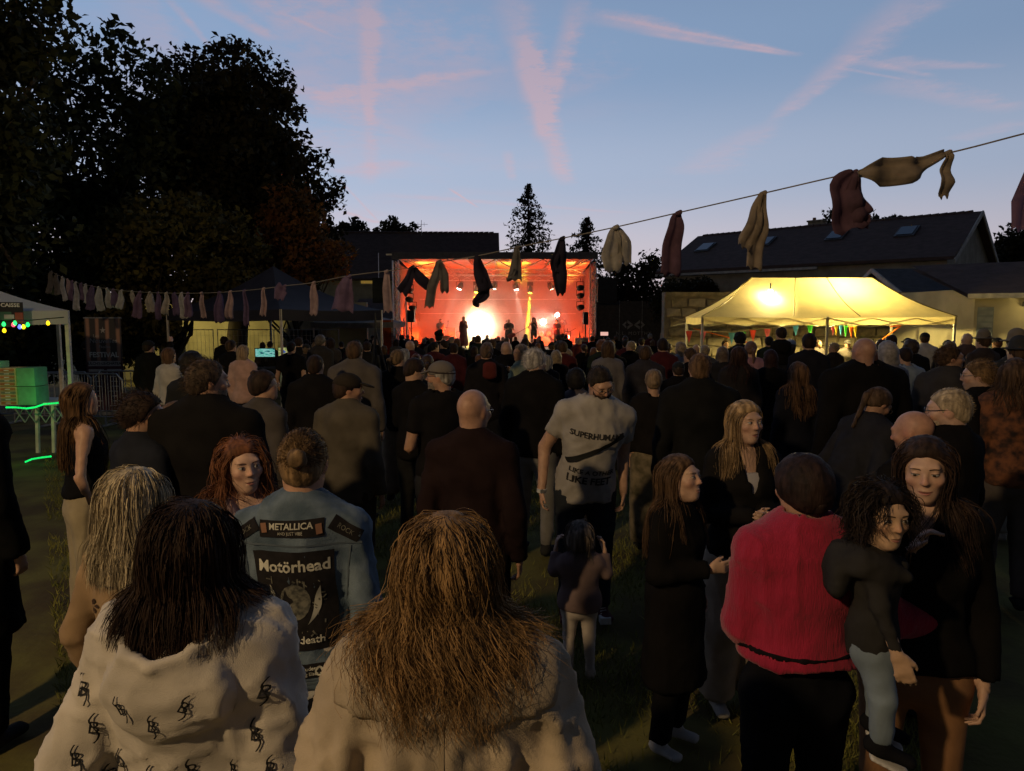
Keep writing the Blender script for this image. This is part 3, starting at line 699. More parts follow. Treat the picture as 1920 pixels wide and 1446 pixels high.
        if st == 'bun' or ho.get('bun'):
            VF = Field(); b = ho.get('bun') or (0, -.10, .06); VF.ell(T(b), np.array([.034, .032, .032]) * hs, Rh)
            isl.append(VF.mesh(.008, lambda V, Nn: Nn * (.005 * vnoise(V, 70, seed))[:, None]))
        if st == 'ponytail':
            VF = Field(); b = np.array(ho.get('tie', (0, -.112, .02))); e = ho.get('end')
            p1 = T(b); p2 = p1 + Rz @ np.array([0, -.045, -.03]); p3 = (p1 + np.array(e)) if e is not None else p2 + np.array([0, 0, -Lh]) + Rz @ np.array([0, .01, 0])
            VF.cap(p1, p2, .018 * hs, .026 * hs, k=.02); VF.cap(p2, p3, .027 * hs, .012 * hs, k=.02)
            isl.append(VF.mesh(.009, lambda V, Nn: Nn * (.005 * vnoise(V * [1, 1, .3], 60, seed))[:, None]))
        O.hair = sdf_obj('hair', isl, HM, root)
        if hres < .012:
            hv = np.concatenate([i_[0] for i_ in isl]); ql = (hv - hc) @ Rh; tv = 1 + .55 * vnoise(ql * [150, 14, 22], 1.0, seed) + .25 * vnoise(ql * [330, 30, 40], 1.0, seed + 2); cl_ = np.ones((len(hv), 4), np.float32); cl_[:, :3] = np.clip(tv, .25, 1.8)[:, None]; O.hair.data.color_attributes['tint'].data.foreach_set('color', cl_.ravel())
        if st in ('short', 'buzz', 'undercut', 'fringe', 'curly_short') and hres < .0125 and not hat:
            rgf = np.random.default_rng(seed + 11); nn = 1100; Dq = rgf.normal(size=(nn * 3, 3)); Dq /= np.linalg.norm(Dq, axis=1)[:, None]; rad = np.array([.0755, .0965, .090]) + t * .75; Qh = np.array([0, -.014, .022]) + Dq * rad; okk = hairline(Qh, lk) < -.003; Qh, Dq = Qh[okk][:nn], Dq[okk][:nn]
            fl = {'short': .022, 'buzz': .007, 'undercut': .008, 'curly_short': .03}.get(st, .02) * (.6 + .8 * rgf.random(len(Qh))); cmb_ = np.array([.15, -.75, -.25]) + rgf.normal(size=(len(Qh), 3)) * .35; tt_ = np.linspace(0, 1, 4)[None, :, None]
            Pq = Qh[:, None] + (Dq[:, None] * .8 * tt_ + cmb_[:, None] * tt_ ** 2 * .9) * fl[:, None, None]; Pw = hc + (Pq * hs) @ Rh.T; strand_obj('hair_strands', Pw, rgf.integers(0, 40, len(Qh)), .0010 + .0004 * (hres > .008), HM, O.hair, seed, .45)
        if ho.get('strands'):
            so = dict(ho['strands']); n = so.pop('n', 800); rr = so.pop('r0', .0012); con = so.pop('contrast', .45); rd = so.pop('root_dark', None)
            CO = Field(); CO.p = list(HF.p[:3]) + [p for p in GF.p if p['hi'][2] > 1.15 * k][:12]
            CO.p = [dict(p, k=.02) for p in CO.p]
            Ps, cid = strands(hc, Rz, Rh, hs, CO, n, seed=seed + 5, **so); strand_obj('hair_strands', Ps, cid, rr, HM, O.hair, seed, con, rd)
    else:
        O.hair = None
    if beard:
        BFd = Field(); E = lambda c, r: BFd.ell(T(c), np.array(r) * hs, Rh, .02)
        tb = .004 if len(beard) < 4 else beard[3]; E((0, .030, -.040), (.060 + tb, .066 + tb, .084 + tb)); E((0, .060, -.092), (.032 + tb, .032 + tb, .028 + tb))
        def bpost(P, d):
            q = ((P - hc) @ Rh) / hs; lim = np.interp(np.abs(q[:, 0]), [0, .02, .035, .06], [-.036, -.038, -.045, -.01]); cutm = np.maximum(q[:, 2] - lim, -.012 - q[:, 1]); lipz = .013 - np.sqrt((q[:, 0] / 1.6) ** 2 + (q[:, 2] + .0595) ** 2)
            return np.maximum(np.maximum(d, cutm), lipz)
        BFd.post = bpost; sdf_obj('beard', [BFd.mesh(.006, lambda V, Nn: Nn * (.003 * vnoise(V, 120, 3))[:, None])], mat('beard_%.3f' % beard[0], tuple(beard[:3]), .8, var=.3, scale=90, attr='tint'), root)
    if hat:
        hk, hcc = hat[0], hat[1]; CF = Field(); hm_ = cloth(hcc)
        if hk in ('cap', 'flatcap'):
            CF.ell(T((0, -.012, .035)), np.array([.088, .108, .088]) * hs, Rh)
            zc = .022
            CF.post = lambda P, d: np.maximum(d, zc - ((P - hc) @ Rh)[:, 2] / hs - .12 * ((P - hc) @ Rh)[:, 1])
            o = sdf_obj('cap', [CF.mesh(.009)], hm_, root); CP = Field()
            CP.ell(T((0, .115 if hk == 'cap' else .10, .040)), np.array([.068, .075 if hk == 'cap' else .055, .010]) * hs, Rh @ rot('X', -14)); sdf_obj('brim', [CP.mesh(.006)], hm_, o)
            if len(hat) > 2:
                band = Field(); band.ell(T((0, -.012, .033)), np.array([.0905, .1105, .09]) * hs, Rh); band.post = lambda P, d: np.maximum(d, np.abs(((P - hc) @ Rh)[:, 2] / hs - .036 - .12 * ((P - hc) @ Rh)[:, 1]) - .006); sdf_obj('strap', [band.mesh(.005)], cloth(hat[2]), o)
        elif hk == 'beanie':
            CF.ell(T((0, -.012, .03)), np.array([.090, .108, .10]) * hs, Rh); CF.post = lambda P, d: np.maximum(d, .02 - ((P - hc) @ Rh)[:, 2] / hs); sdf_obj('beanie', [CF.mesh(.01)], hm_, root)
        elif hk == 'brim':
            CF.cap(T((0, -.01, .05)), T((0, -.01, .105)), (.086 * hs, .10 * hs), (.075 * hs, .088 * hs), k=.02, right=Rh[:, 0]); o = sdf_obj('hat', [CF.mesh(.01)], hm_, root)
            CP = Field(); CP.ell(T((0, -.01, .048)), np.array([.145, .16, .012]) * hs, Rh); sdf_obj('brim', [CP.mesh(.008)], hm_, o)
        elif hk == 'cocked':
            CF.ell(T((0, -.01, .075)), np.array([.10, .11, .065]) * hs, Rh); CF.cap(T((-.02, -.16, .10)), T((.02, .15, .15)), (.05 * hs, .05 * hs), (.03 * hs, .04 * hs), k=.05); sdf_obj('hat', [CF.mesh(.012)], hm_, root)
    if face:
        fo = dict(faceopt or {}); face_parts(root, HF, hc, Rh, hs, hcol, **fo)
    if glasses:
        gm = mat('glasses_frame_%.2f' % glasses[0], glasses, .3, var=.05, spec=.5); mb = MB()
        for s in (-1, 1):
            ring = [T((s * .031 + .021 * math.cos(a), .104, .006 + .016 * math.sin(a))) for a in np.linspace(0, 2 * PI, 13)]
            mb.tube(ring, .0016 * hs, 4, False); mb.tube([T((s * .052, .103, .010)), T((s * .078, .04, .012)), T((s * .081, -.01, .008))], .0017 * hs, 4)
        mb.tube([T((-.010, .105, .008)), T((.010, .105, .008))], .0016 * hs, 4); mb.obj('glasses', gm, root)
    return O
def decal(O, V2, Fs, cx, cz, deg, m, name, parent, side=-1, off=.003, amp=None, seed=0, field=None):
    """flat print (V2 in metres) laid on the garment; side -1 = on the back, +1 = on the chest"""
    a = R(deg); V2 = np.asarray(V2, float)[:, :2] @ np.array([[math.cos(a), math.sin(a)], [-math.sin(a), math.cos(a)]]); x = cx + V2[:, 0] * (1 if side < 0 else -1); z = cz + V2[:, 1]
    F = field or O.GF; P = np.c_[x, np.full(len(x), side * .45), z]
    if side > 0 or True:
        P = (O.decal_R @ (P - [0, 0, .925 * O.k]).T).T + [0, 0, .925 * O.k] if getattr(O, 'decal_R', None) is not None else P
    D = np.array([0, -side, 0.]); D = O.decal_R @ D if getattr(O, 'decal_R', None) is not None else D
    P = project(F, P, np.tile(D, (len(P), 1)), 34); d, n = F.grad(P); bad = np.abs(d) > .03
    Fs = [f[~bad[f].any(1)] for f in Fs]
    fd = folds(O.fold, O.seed); P = P + (fd(P, n) if fd else 0) + (O.disp(P, n) if O.disp else 0) + n * off
    me = np_mesh(name, P, [np.array(f).reshape(-1, len(f[0])) if isinstance(f, list) else f for f in Fs]) if not isinstance(Fs, bpy.types.Mesh) else None
    set_tint(me); return link(name, me, m, parent, smooth=True)
def text_decal(O, s, size, cx, cz, deg, m, parent, side=-1, off=.004, bold=0.0, shear=0.0, name='lettering', sx=1.0):
    t = text_mesh(s, size, 0, bold, shear); bm = bmesh.new(); bm.from_mesh(t); bmesh.ops.triangulate(bm, faces=bm.faces); V = np.array([[v.co.x * sx, v.co.y] for v in bm.verts]); F = np.array([[v.index for v in f.verts] for f in bm.faces]); bm.free(); bpy.data.meshes.remove(t)
    if side > 0: F = F[:, ::-1]
    return decal(O, V, [F], cx, cz, deg, m, name, parent, side, off)
def rect_decal(O, w, h, cx, cz, deg, m, name, parent, side=-1, off=.002, n=10):
    nx = max(2, int(n * w / max(w, h))) + 1; ny = max(2, int(n * h / max(w, h))) + 1; G = np.stack(np.meshgrid(np.linspace(-w / 2, w / 2, nx), np.linspace(-h / 2, h / 2, ny), indexing='ij'), -1).reshape(-1, 2); i = np.arange(nx * ny).reshape(nx, ny); Q = np.stack([i[:-1, :-1], i[1:, :-1], i[1:, 1:], i[:-1, 1:]], -1).reshape(-1, 4)
    if side > 0: Q = Q[:, ::-1]
    return decal(O, G, [Q], cx, cz, deg, m, name, parent, side, off)
def place(u, v, d, **kw):
    """a person whose crown shows at pixel (u, v) when standing d metres away"""
    p = at(u, v, d); lab = kw.pop('label'); H = kw.pop('H', None) or p.z - GZ(d)
    kw.setdefault('res', min(.034, max(.013, .0044 * d + .006))); kw.setdefault('hres', min(.016, max(.006, .0016 * d + .0032)))
    z = kw.pop('z', GZ(d)); dx = kw.pop('dx', 0.0)
    return make_person(lab, H=H, loc=(p.x + dx, d, z), **kw)
# ------------------------------------------------------------------ ground
def X(u, d): return (u - CU) / FPX * d
def Z(v, d): return at(CU, v, d).z
def PX(u, v, d): p = at(u, v, d); return (p.x, p.y, p.z)
def build_ground():
    n = 90; xs = np.linspace(-1, 1, n); xs = np.sign(xs) * np.abs(xs) ** 2.2 * 400; ys = np.linspace(-1, 1, n); ys = np.sign(ys) * np.abs(ys) ** 2.2 * 400 + 6
    G = np.stack(np.meshgrid(xs, ys, indexing='ij'), -1).reshape(-1, 2); z = .02 * vnoise(np.c_[G, G[:, :1] * 0], .8) + .015 * vnoise(np.c_[G, G[:, :1] * 0], 2.3, 4) - .02 - .02 * np.clip(np.minimum(G[:, 1], 46) - 8, 0, None)
    i = np.arange(n * n).reshape(n, n); Q = np.stack([i[:-1, :-1], i[1:, :-1], i[1:, 1:], i[:-1, 1:]], -1).reshape(-1, 4)
    m = mat('ground_turf', (.165, .150, .042), .95, scale=1.6, color2=(.085, .062, .028), bump=.6, bscale=25, spec=.1)
    o = link('ground', np_mesh('ground', np.c_[G, z], Q), m, smooth=True); o['kind'] = 'structure'
    # short grass, in tufts, where the lawn shows between the people
    rg = np.random.default_rng(3); n = 60000; d = 1.2 + 10.5 * rg.random(n * 2) ** 1.25; x = (rg.random(n * 2) * 1.7 - .86) * d * .78
    P = np.c_[x, d, -.02 * np.clip(d - 8, 0, None)]; keep = (vnoise(P, 1.3, 9) + .5 * vnoise(P, 5.0, 2) + rg.normal(size=len(P)) * .3) > -.15; P = P[keep][:n]; n = len(P)
    a = rg.random(n) * 6.28; hh = .025 + .05 * rg.random(n) ** 2; w = .003 + .003 * rg.random(n); ln = rg.normal(size=(n, 2)) * .025
    dx = np.c_[np.cos(a) * w, np.sin(a) * w, a * 0]; tip = P + np.c_[ln, hh]
    V = np.stack([P - dx + [0, 0, -.01], P + dx + [0, 0, -.01], tip], 1).reshape(-1, 3); Fa = np.arange(n * 3).reshape(n, 3)
    o = link('grass', np_mesh('grass', V, Fa), mat('grass_blade', (.28, .26, .06), .8, color2=(.14, .15, .03), scale=3, spec=.15)); o['kind'] = 'stuff'; tag(o, 'short trampled lawn grass between the standing people', 'grass', kind='stuff')
build_ground()

# ------------------------------------------------------------------ trees
BARK = mat('bark', (.045, .035, .025), .95, bump=.8, bscale=18, stretch=(1, 1, .25))
def limb(mb, a, b, r0, r1, rg, bends=4, wob=.12):
    a, b = np.array(a, float), np.array(b, float); L_ = np.linalg.norm(b - a); pts = []
    for i in range(bends + 1):
        t = i / bends; pts.append(a + (b - a) * t + rg.normal(size=3) * wob * L_ * .2 * (0 if i in (0, bends) else 1))
    mb.tube(pts, [r0 + (r1 - r0) * i / bends for i in range(bends + 1)], 6, False); return pts
def leaf_mesh(P, Nrm, size, rg, asp=.55):
    n = len(P); U = rg.normal(size=(n, 3)); U -= Nrm * (U * Nrm).sum(1)[:, None]; U /= np.linalg.norm(U, axis=1)[:, None]; Wv = np.cross(Nrm, U); s = size[:, None]
    V = np.stack([P - U * s * .5, P + Wv * s * asp * .5 + Nrm * s * .06, P + U * s * .5 - Nrm * s * .12, P - Wv * s * asp * .5 + Nrm * s * .06], 1).reshape(-1, 3)
    return V, np.arange(n * 4).reshape(n, 4)
def tree(label, base, lobes, nleaf, leaf, m, trunk_r=.22, seed=1, clump=.45, name='tree', group=None, shell=.5, cl=260, asp=.6):
    """lobes: crown volumes (cx, cy, cz, rx, ry, rz) in world metres"""
    base = (base[0], base[1], GZ(base[1])); rg = np.random.default_rng(seed); root = empty(name, base); tag(root, label, 'tree', group); B = np.array(base, float)
    vol = np.array([l[3] * l[4] * l[5] for l in lobes]); pr = vol / vol.sum(); tb = MB()
    mz = np.mean([l[2] for l in lobes]); ctr = np.array([np.mean([l[0] for l in lobes]), np.mean([l[1] for l in lobes]), mz])
    sp = limb(tb, (0, 0, -.1), (ctr - B) * [.6, .6, .75], trunk_r, trunk_r * .5, rg, 5, .08); ends = []
    li = rg.choice(len(lobes), cl, p=pr); D = rg.normal(size=(cl, 3)); D /= np.linalg.norm(D, axis=1)[:, None]; rr = shell + (1 - shell) * rg.random(cl); C = np.array([np.array(lobes[i][:3]) + D[j] * rr[j] * np.array(lobes[i][3:]) for j, i in enumerate(li)])
    C[:, 2] = np.maximum(C[:, 2], .6)
    for j in range(min(26, cl)):
        s = sp[2 + j % (len(sp) - 2)]; pts = limb(tb, s, (C[j] - B) * .96, trunk_r * .32, .025, rg, 4, .2)
        for q in range(2):
            k = rg.integers(0, cl); limb(tb, pts[2], (C[k] - B) * .5 + np.array(pts[4]) * .5, trunk_r * .12, .015, rg, 3, .2)
    tb.obj('trunk', BARK, root, smooth=True)
    ci = rg.integers(0, cl, nleaf); P = C[ci] + np.clip(rg.normal(size=(nleaf, 3)), -1.5, 1.5) * clump * .85 * np.array([1, 1, .75]) * (.6 + .8 * rg.random(cl))[ci][:, None] - B
    Nr = rg.normal(size=(nleaf, 3)) + np.array([0, 0, .6]); Nr /= np.linalg.norm(Nr, axis=1)[:, None]
    V, Q = leaf_mesh(P, Nr, leaf * (.6 + .8 * rg.random(nleaf)), rg, asp); me = np_mesh('crown', V, Q)
    set_tint(me, np.repeat((.55 + .9 * rg.random(cl)[ci] * .6 + .3 * rg.random(nleaf)), 4)[:, None] * np.ones(3)); link('crown', me, m, root); return root
def leafm(name, c, c2): return mat(name, c, .7, scale=1.2, color2=c2, trans=.25, attr='tint', spec=.2)
LF = leafm('leaf_green', (.055, .062, .020), (.030, .034, .014)); LD = leafm('leaf_dark', (.05, .042, .016), (.024, .022, .010)); LO = leafm('leaf_lamplit', (.30, .12, .03), (.10, .065, .022)); LY = leafm('leaf_olive', (.15, .125, .03), (.06, .05, .016))  # LO has warm lamplight put into the leaf colour
def lobe(u, v, d, ru, rv, dep=None):
    s = FPX / d; p = at(u, v, d); return (p.x, d, p.z, ru / s, dep or ru / s, rv / s)
def fir(label, u, vt, d, wpx, seed, name='spruce_tree'):
    rg = np.random.default_rng(seed); p = at(u, vt, d); H = p.z; root = empty(name, (p.x, d, 0)); tag(root, label, 'tree', 'spruces behind the stage'); MB().tube([(0, 0, 0), (0, 0, H * .6), (0, 0, H)], [.28, .13, .02], 7).obj('trunk', BARK, root, smooth=True)
    W_ = wpx / FPX * d * 2.6; Ps, Ns = [], []
    for k in range(46):
        t = (k + .5) / 46; z = H * (.12 + .88 * t); ln = W_ * (1 - t) ** .85 * (.75 + .5 * rg.random()) + .1
        for b in range(int(7 + 5 * (1 - t))):
            a = rg.random() * 6.28; m = int(26 * (1 - t) + 8); s = rg.random(m); q = np.c_[np.cos(a) * ln * s, np.sin(a) * ln * s, z - ln * s * .35 + .12 * ln * s ** 2]; q += rg.normal(size=(m, 3)) * .07; Ps.append(q)
    P = np.concatenate(Ps); n = len(P); Nr = rg.normal(size=(n, 3)) + [0, 0, .5]; Nr /= np.linalg.norm(Nr, axis=1)[:, None]; V, Q = leaf_mesh(P, Nr, .30 * (.6 + .8 * rg.random(n)), rg, .4); me = np_mesh('crown', V, Q); set_tint(me); link('crown', me, LD, root)
tree('tall dark broadleaf tree rising out of the top left corner', (X(-40, 14), 14, 0), [lobe(-30, -20, 14, 110, 200), lobe(-40, 260, 14, 110, 170), lobe(-70, 420, 14, 120, 110)], 9000, .20, LF, .3, 11, .42, cl=210)
tree('spiky topped dark tree with sky showing through its crown', (X(175, 22), 22, 0), [lobe(130, 150, 22, 75, 85), lobe(225, 150, 22, 60, 105), lobe(150, 300, 22, 150, 120), lobe(120, 440, 22, 170, 110), lobe(285, 180, 22, 50, 80)], 12000, .24, LF, .28, 12, .5, cl=300)
tree('largest dense dark tree with rounded crown left of the stage', (X(440, 27), 27, 0), [lobe(430, 255, 27, 135, 170, 4), lobe(395, 360, 27, 180, 190, 4), lobe(510, 400, 27, 128, 160, 4), lobe(470, 210, 27, 85, 105, 3), lobe(340, 250, 27, 90, 120, 3)], 52000, .23, LD, .45, 13, .33, shell=.35, cl=900)
tree('lamplit branch of the large tree, light painted in orange leaves, above the black gazebo', (X(560, 24), 24, 0), [lobe(545, 425, 24, 55, 60), lobe(585, 490, 24, 65, 45), lobe(500, 520, 24, 60, 40)], 7000, .19, LO, .12, 14, .28, cl=150)  # part of the large tree; lamplight on it is painted as orange foliage
tree('low leafy tree behind the cloth bunting, olive green', (X(330, 21), 21, 0), [lobe(330, 470, 21, 150, 90), lobe(230, 520, 21, 110, 70), lobe(420, 540, 21, 90, 50)], 15000, .19, LY, .14, 15, .35, cl=260)
tree('leafy shrub lit yellow behind the festival banner', (X(215, 20), 20, 0), [lobe(215, 620, 20, 90, 55), lobe(285, 610, 20, 45, 45), lobe(120, 600, 20, 90, 70)], 7000, .20, LY, .06, 16, .28, name='shrub', cl=150)
tree('dark shrub filling the space under the white gazebo', (X(60, 19), 19, 0), [lobe(40, 640, 19, 110, 70), lobe(20, 560, 19, 120, 70)], 6000, .22, LF, .06, 17, .3, name='shrub', cl=120)
tree('small bushy treetop over the roof left of the stage', (X(670, 62), 62, 0), [lobe(668, 440, 62, 34, 30), lobe(640, 450, 62, 30, 30)], 2500, .4, LD, .2, 18, .4, cl=60, group='treetops over the left roof')
tree('thin twiggy treetop beside the roof aerial', (X(745, 62), 62, 0), [lobe(745, 440, 62, 44, 26), lobe(735, 420, 62, 14, 16)], 1300, .38, LD, .15, 19, .4, cl=46, group='treetops over the left roof')
fir('tallest pointed spruce standing right behind the stage roof', 991, 345, 56, 44, 21); fir('shorter broader spruce between stage roof and cream rag', 1100, 410, 53, 50, 22)
tree('loose leafy tree in the gap right of the stage', (X(1190, 43), 43, 0), [lobe(1190, 530, 43, 45, 48), lobe(1215, 500, 43, 26, 26), lobe(1180, 590, 43, 50, 40)], 4200, .30, LD, .18, 23, .35, cl=110)
tree('treetop showing over the ridge of the long roof', (X(1600, 60), 60, 0), [lobe(1555, 420, 60, 42, 24), lobe(1640, 425, 60, 48, 22), lobe(1600, 450, 60, 90, 30)], 3600, .42, LD, .25, 24, .4, cl=80)
tree('tree standing at the right edge behind the slate roof', (X(1895, 55), 55, 0), [lobe(1890, 480, 55, 42, 42), lobe(1925, 455, 55, 36, 48)], 4200, .36, LD, .2, 25, .4, cl=90)

# ------------------------------------------------------------------ buildings
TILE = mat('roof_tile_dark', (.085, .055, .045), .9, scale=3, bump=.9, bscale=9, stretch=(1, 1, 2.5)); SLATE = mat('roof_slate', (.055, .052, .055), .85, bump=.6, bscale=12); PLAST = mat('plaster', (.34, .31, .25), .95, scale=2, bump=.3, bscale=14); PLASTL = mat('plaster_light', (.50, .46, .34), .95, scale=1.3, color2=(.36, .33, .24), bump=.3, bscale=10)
STONE = mat('stone_wall', (.36, .31, .22), .95, scale=5, color2=(.17, .15, .11), bump=1.0, bscale=5); WOODD = mat('wood_dark', (.10, .075, .05), .9, bump=.4, bscale=20, stretch=(1, 1, .1)); TRIM = mat('trim_pale', (.42, .40, .36), .8); DARKG = mat('dark_glass', (.02, .022, .026), .08, spec=.6, var=.05); METAL = mat('metal_grey', (.42, .42, .43), .4, metal=.8); BLK = mat('black_plastic', (.015, .015, .016), .6)
def house(name, label, A, B, depth, z_e, z_r, wallm, roofm, over=.35, cat='building'):
    """gabled house: front wall from A to B (x, y), ridge parallel, depth away from the camera"""
    A, B = Vector((A[0], A[1], 0)), Vector((B[0], B[1], 0)); e = (B - A); L_ = e.length; e.normalize(); n = Vector((-e.y, e.x, 0)); root = empty(name, A, math.atan2(e.y, e.x)); tag(root, label, cat)
    w = MB(); D = depth
    w.poly([(0, 0, -1), (L_, 0, -1), (L_, 0, z_e), (0, 0, z_e)]).poly([(L_, D, -1), (0, D, -1), (0, D, z_e), (L_, D, z_e)])
    w.poly([(0, D, -1), (0, 0, -1), (0, 0, z_e), (0, D / 2, z_r), (0, D, z_e)]).poly([(L_, 0, -1), (L_, D, -1), (L_, D, z_e), (L_, D / 2, z_r), (L_, 0, z_e)]); w.obj('wall', wallm, root)
    sl = (z_r - z_e) / (D / 2); r = MB(); th = .14; o = over
    for s in (0, 1):
        y0, y1 = (-o, D / 2) if s == 0 else (D + o, D / 2); z0 = z_e - o * sl + .05; z1 = z_r + .05; a, b, c, d_ = (-o, y0, z0), (L_ + o, y0, z0), (L_ + o, y1, z1), (-o, y1, z1); up = Vector((0, 0, th))
        P4 = [Vector(q) for q in (a, b, c, d_)]; r.poly(P4 if s else P4[::-1]); P5 = [q + up for q in P4]; r.poly(P5[::-1] if s else P5)
        for i in range(4): r.poly([P4[i], P4[(i + 1) % 4], P5[(i + 1) % 4], P5[i]])
    ro = r.obj('roof', roofm, root)
    return root, ro, L_, sl
def ridge_tiles(ro, L_, y, z, n, m):
    me = MB().lathe((0, 0, 0), [(.10, 0), (.125, L_ / n * .92)], 7, 'X').mesh('ridge_tile'); me.materials.append(m)
    for i in range(n): link('ridge_tile', me, None, ro, (i * L_ / n, y, z))
# left house behind the stage
r1, ro1, L1, sl1 = house('house', 'long dark house with tiled roof behind the left of the stage', (X(560, 48), 48), (X(928, 48), 48.5), 8, Z(520, 48), Z(440, 52), PLAST, TILE)
ridge_tiles(ro1, L1, 4, Z(440, 52) + .15, 36, TILE)
for (u, v) in ((690, 527), (600, 560), (650, 575)):
    p = Vector(PX(u, v, 47.9)) - r1.location; f = MB().box((p.x, -.06, p.z), (1.2, .1, .5)).obj('window', TRIM, r1); lit = u == 690
    MB().box((p.x, -.12, p.z), (1.0, .04, .32)).obj('pane', mat('lit_pane', (.3, .2, .05), .4, emit=(1, .62, .12), estr=.16) if lit else DARKG, f)
ae = empty('aerial', (X(793, 52), 52, Z(442, 52))); tag(ae, 'thin television aerial standing on the left roof ridge', 'aerial'); MB().tube([(0, 0, -.2), (0, 0, 1.1)], .02, 5).obj('mast', METAL, ae); MB().tube([(-.4, 0, .8), (.45, 0, .8)], .012, 4).tube([(-.25, 0, .65), (-.25, 0, .95)], .01, 4).tube([(.2, 0, .65), (.2, 0, .95)], .01, 4).obj('antenna', METAL, ae)
# pale shed by the left stage tower
r2, ro2, L2, _ = house('shed', 'small pale gabled shed beside the left stage tower', (X(655, 41), 41), (X(742, 40.5), 40.5), 4, Z(602, 41), Z(566, 42), PLASTL, TILE, .15)
# long house on the right
d0, d1 = 43.7, 34.0
r3, ro3, L3, sl3 = house('long_house', 'long house with dark roof and skylights behind the marquee', (X(1252, 39.5) - .2, 39.8), (X(1766, 30.2), 30.2), 8.2, Z(510, 40), Z(410, 34), PLAST, TILE)
ridge_tiles(ro3, L3, 4.1, Z(410, 34) + .15, 40, TILE)
ca, sa = math.cos(r3.rotation_euler.z), math.sin(r3.rotation_euler.z); SKY_GLASS = mat('skylight_glass', (.02, .02, .025), .04, spec=1.0, var=.02)
ze3, zr3 = Z(510, 40), Z(410, 34); ang = math.atan(sl3)
for fx, fy in ((.085, .56), (.335, .60), (.60, .62), (.835, .58)):
    y = 4.1 * fy; z = ze3 + sl3 * y + .22; rm = Matrix.Rotation(ang, 3, 'X'); sk = MB().box((L3 * fx, y, z), (.85, 1.15, .09), rm).obj('skylight', mat('skylight_frame', (.08, .08, .085), .5), ro3); MB().box((L3 * fx, y - .02, z + .06), (.68, .95, .03), rm).obj('glass', SKY_GLASS, sk)
ch = MB().box((L3 * .47, 4.6, zr3 - .05), (.75, .6, 1.0)).box((L3 * .47, 4.6, zr3 + .48), (.85, .7, .08)).obj('chimney', STONE, ro3); MB().lathe((L3 * .47 - .15, 4.6, zr3 + .52), [(.1, 0), (.09, .16)], 8).obj('chimney_pot', mat('terracotta', (.30, .13, .08), .9), ch)
MB().bar((-.3, -.42, ze3 - .22), (L3 * .62, -.42, ze3 - .22), .12).obj('gutter', TRIM, r3)
MB().bar((L3 + .37, -.4, ze3 - .2), (L3 + .37, 4.1, zr3 + .12), .05, .2).bar((L3 + .37, 8.6, ze3 - .2), (L3 + .37, 4.1, zr3 + .12), .05, .2).obj('verge_board', TRIM, r3)
# slate outbuilding
zb = Z(508, 24)
r4 = empty('outbuilding', (X(1690, 23), 22, 0)); tag(r4, 'slate roofed outbuilding with boarded gable right of the marquee', 'building')
MB().poly([(0, 0, -.5), (9, -1, -.5), (9, -1, 2.55), (0, 0, 2.55)]).poly([(0, 5, -.5), (0, 0, -.5), (0, 0, 2.6), (0, 2.5, zb), (0, 5, 2.6)]).obj('wall', mat('stone_dark', (.20, .17, .13), .95, scale=5, color2=(.11, .095, .07), bump=1.0, bscale=5), r4)
MB().poly([(-.3, -.3, 2.5), (9, -1.3, 2.5), (9, 1.5, zb + .1), (-.3, 2.5, zb + .1)]).poly([(-.3, -.3, 2.38), (-.3, 2.5, zb - .02), (9, 1.5, zb - .02), (9, -1.3, 2.38)]).poly([(-.3, -.3, 2.38), (9, -1.3, 2.38), (9, -1.3, 2.5), (-.3, -.3, 2.5)]).poly([(-.3, 5.3, 2.5), (-.3, 2.5, zb + .1), (9, 1.5, zb + .1), (9, 5.3, 2.5)]).obj('roof', SLATE, r4)
for i in range(9): MB().box((-.06, .35 + i * .52, 2.3 + (1.2 - abs(i - 4.0) * .30) * .5), (.05, .40, 1.2 - abs(i - 4) * .26)).obj('plank', mat('plank_grey', (.20, .18, .15), .9, stretch=(1, 1, .1), bump=.3, bscale=12), r4)
MB().bar((-.33, -.3, 2.42), (-.33, 2.5, zb + .05), .06, .14).bar((-.33, 2.5, zb + .05), (-.33, 5.3, 2.42), .06, .14).obj('verge_board', TRIM, r4)
# house on the right edge with lit wall
r5 = empty('cottage', (X(1822, 18), 18, 0)); tag(r5, 'pale plastered cottage with lit wall at the right edge', 'building'); za = Z(560, 18)
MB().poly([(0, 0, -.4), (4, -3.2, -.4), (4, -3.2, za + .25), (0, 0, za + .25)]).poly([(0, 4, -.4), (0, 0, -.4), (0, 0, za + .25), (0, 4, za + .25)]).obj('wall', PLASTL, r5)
MB().poly([(-.35, -.25, za + .1), (4, -3.75, za + .1), (4.5, -1.2, za + 1.0), (-.2, 2.6, za + 1.0)]).poly([(-.35, -.25, za + .02), (-.2, 2.6, za + .9), (4.5, -1.2, za + .9), (4, -3.75, za + .02)]).poly([(-.35, -.25, za + .02), (4, -3.75, za + .02), (4, -3.75, za + .1), (-.35, -.25, za + .1)]).obj('roof', TILE, r5)
MB().bar((-.38, -.32, za + .05), (4, -3.83, za + .05), .12).obj('gutter', TRIM, r5); MB().tube([(1.25, -1.08, za), (1.25, -1.08, .1)], .045, 8).obj('downpipe', TRIM, r5)
wv = Vector((4, -3.2, 0)).normalized(); wa = math.atan2(wv.y, wv.x); wr = Matrix.Rotation(wa, 3, 'Z')
sh_ = MB().box(wv * .22 + Vector((0, -.04, 1.75)), (.34, .06, 1.2), wr).obj('shutter', mat('shutter_blue', (.22, .26, .30), .8), r5)
for i in range(7): MB().box(wv * .22 + Vector((-.03, -.085, 1.28 + i * .155)), (.3, .02, .11), wr).obj('slat', mat('shutter_slat', (.26, .30, .34), .8), sh_)
lp5 = r5.location + wv * 1.05 + Vector((-.2, -.42, za - .3))
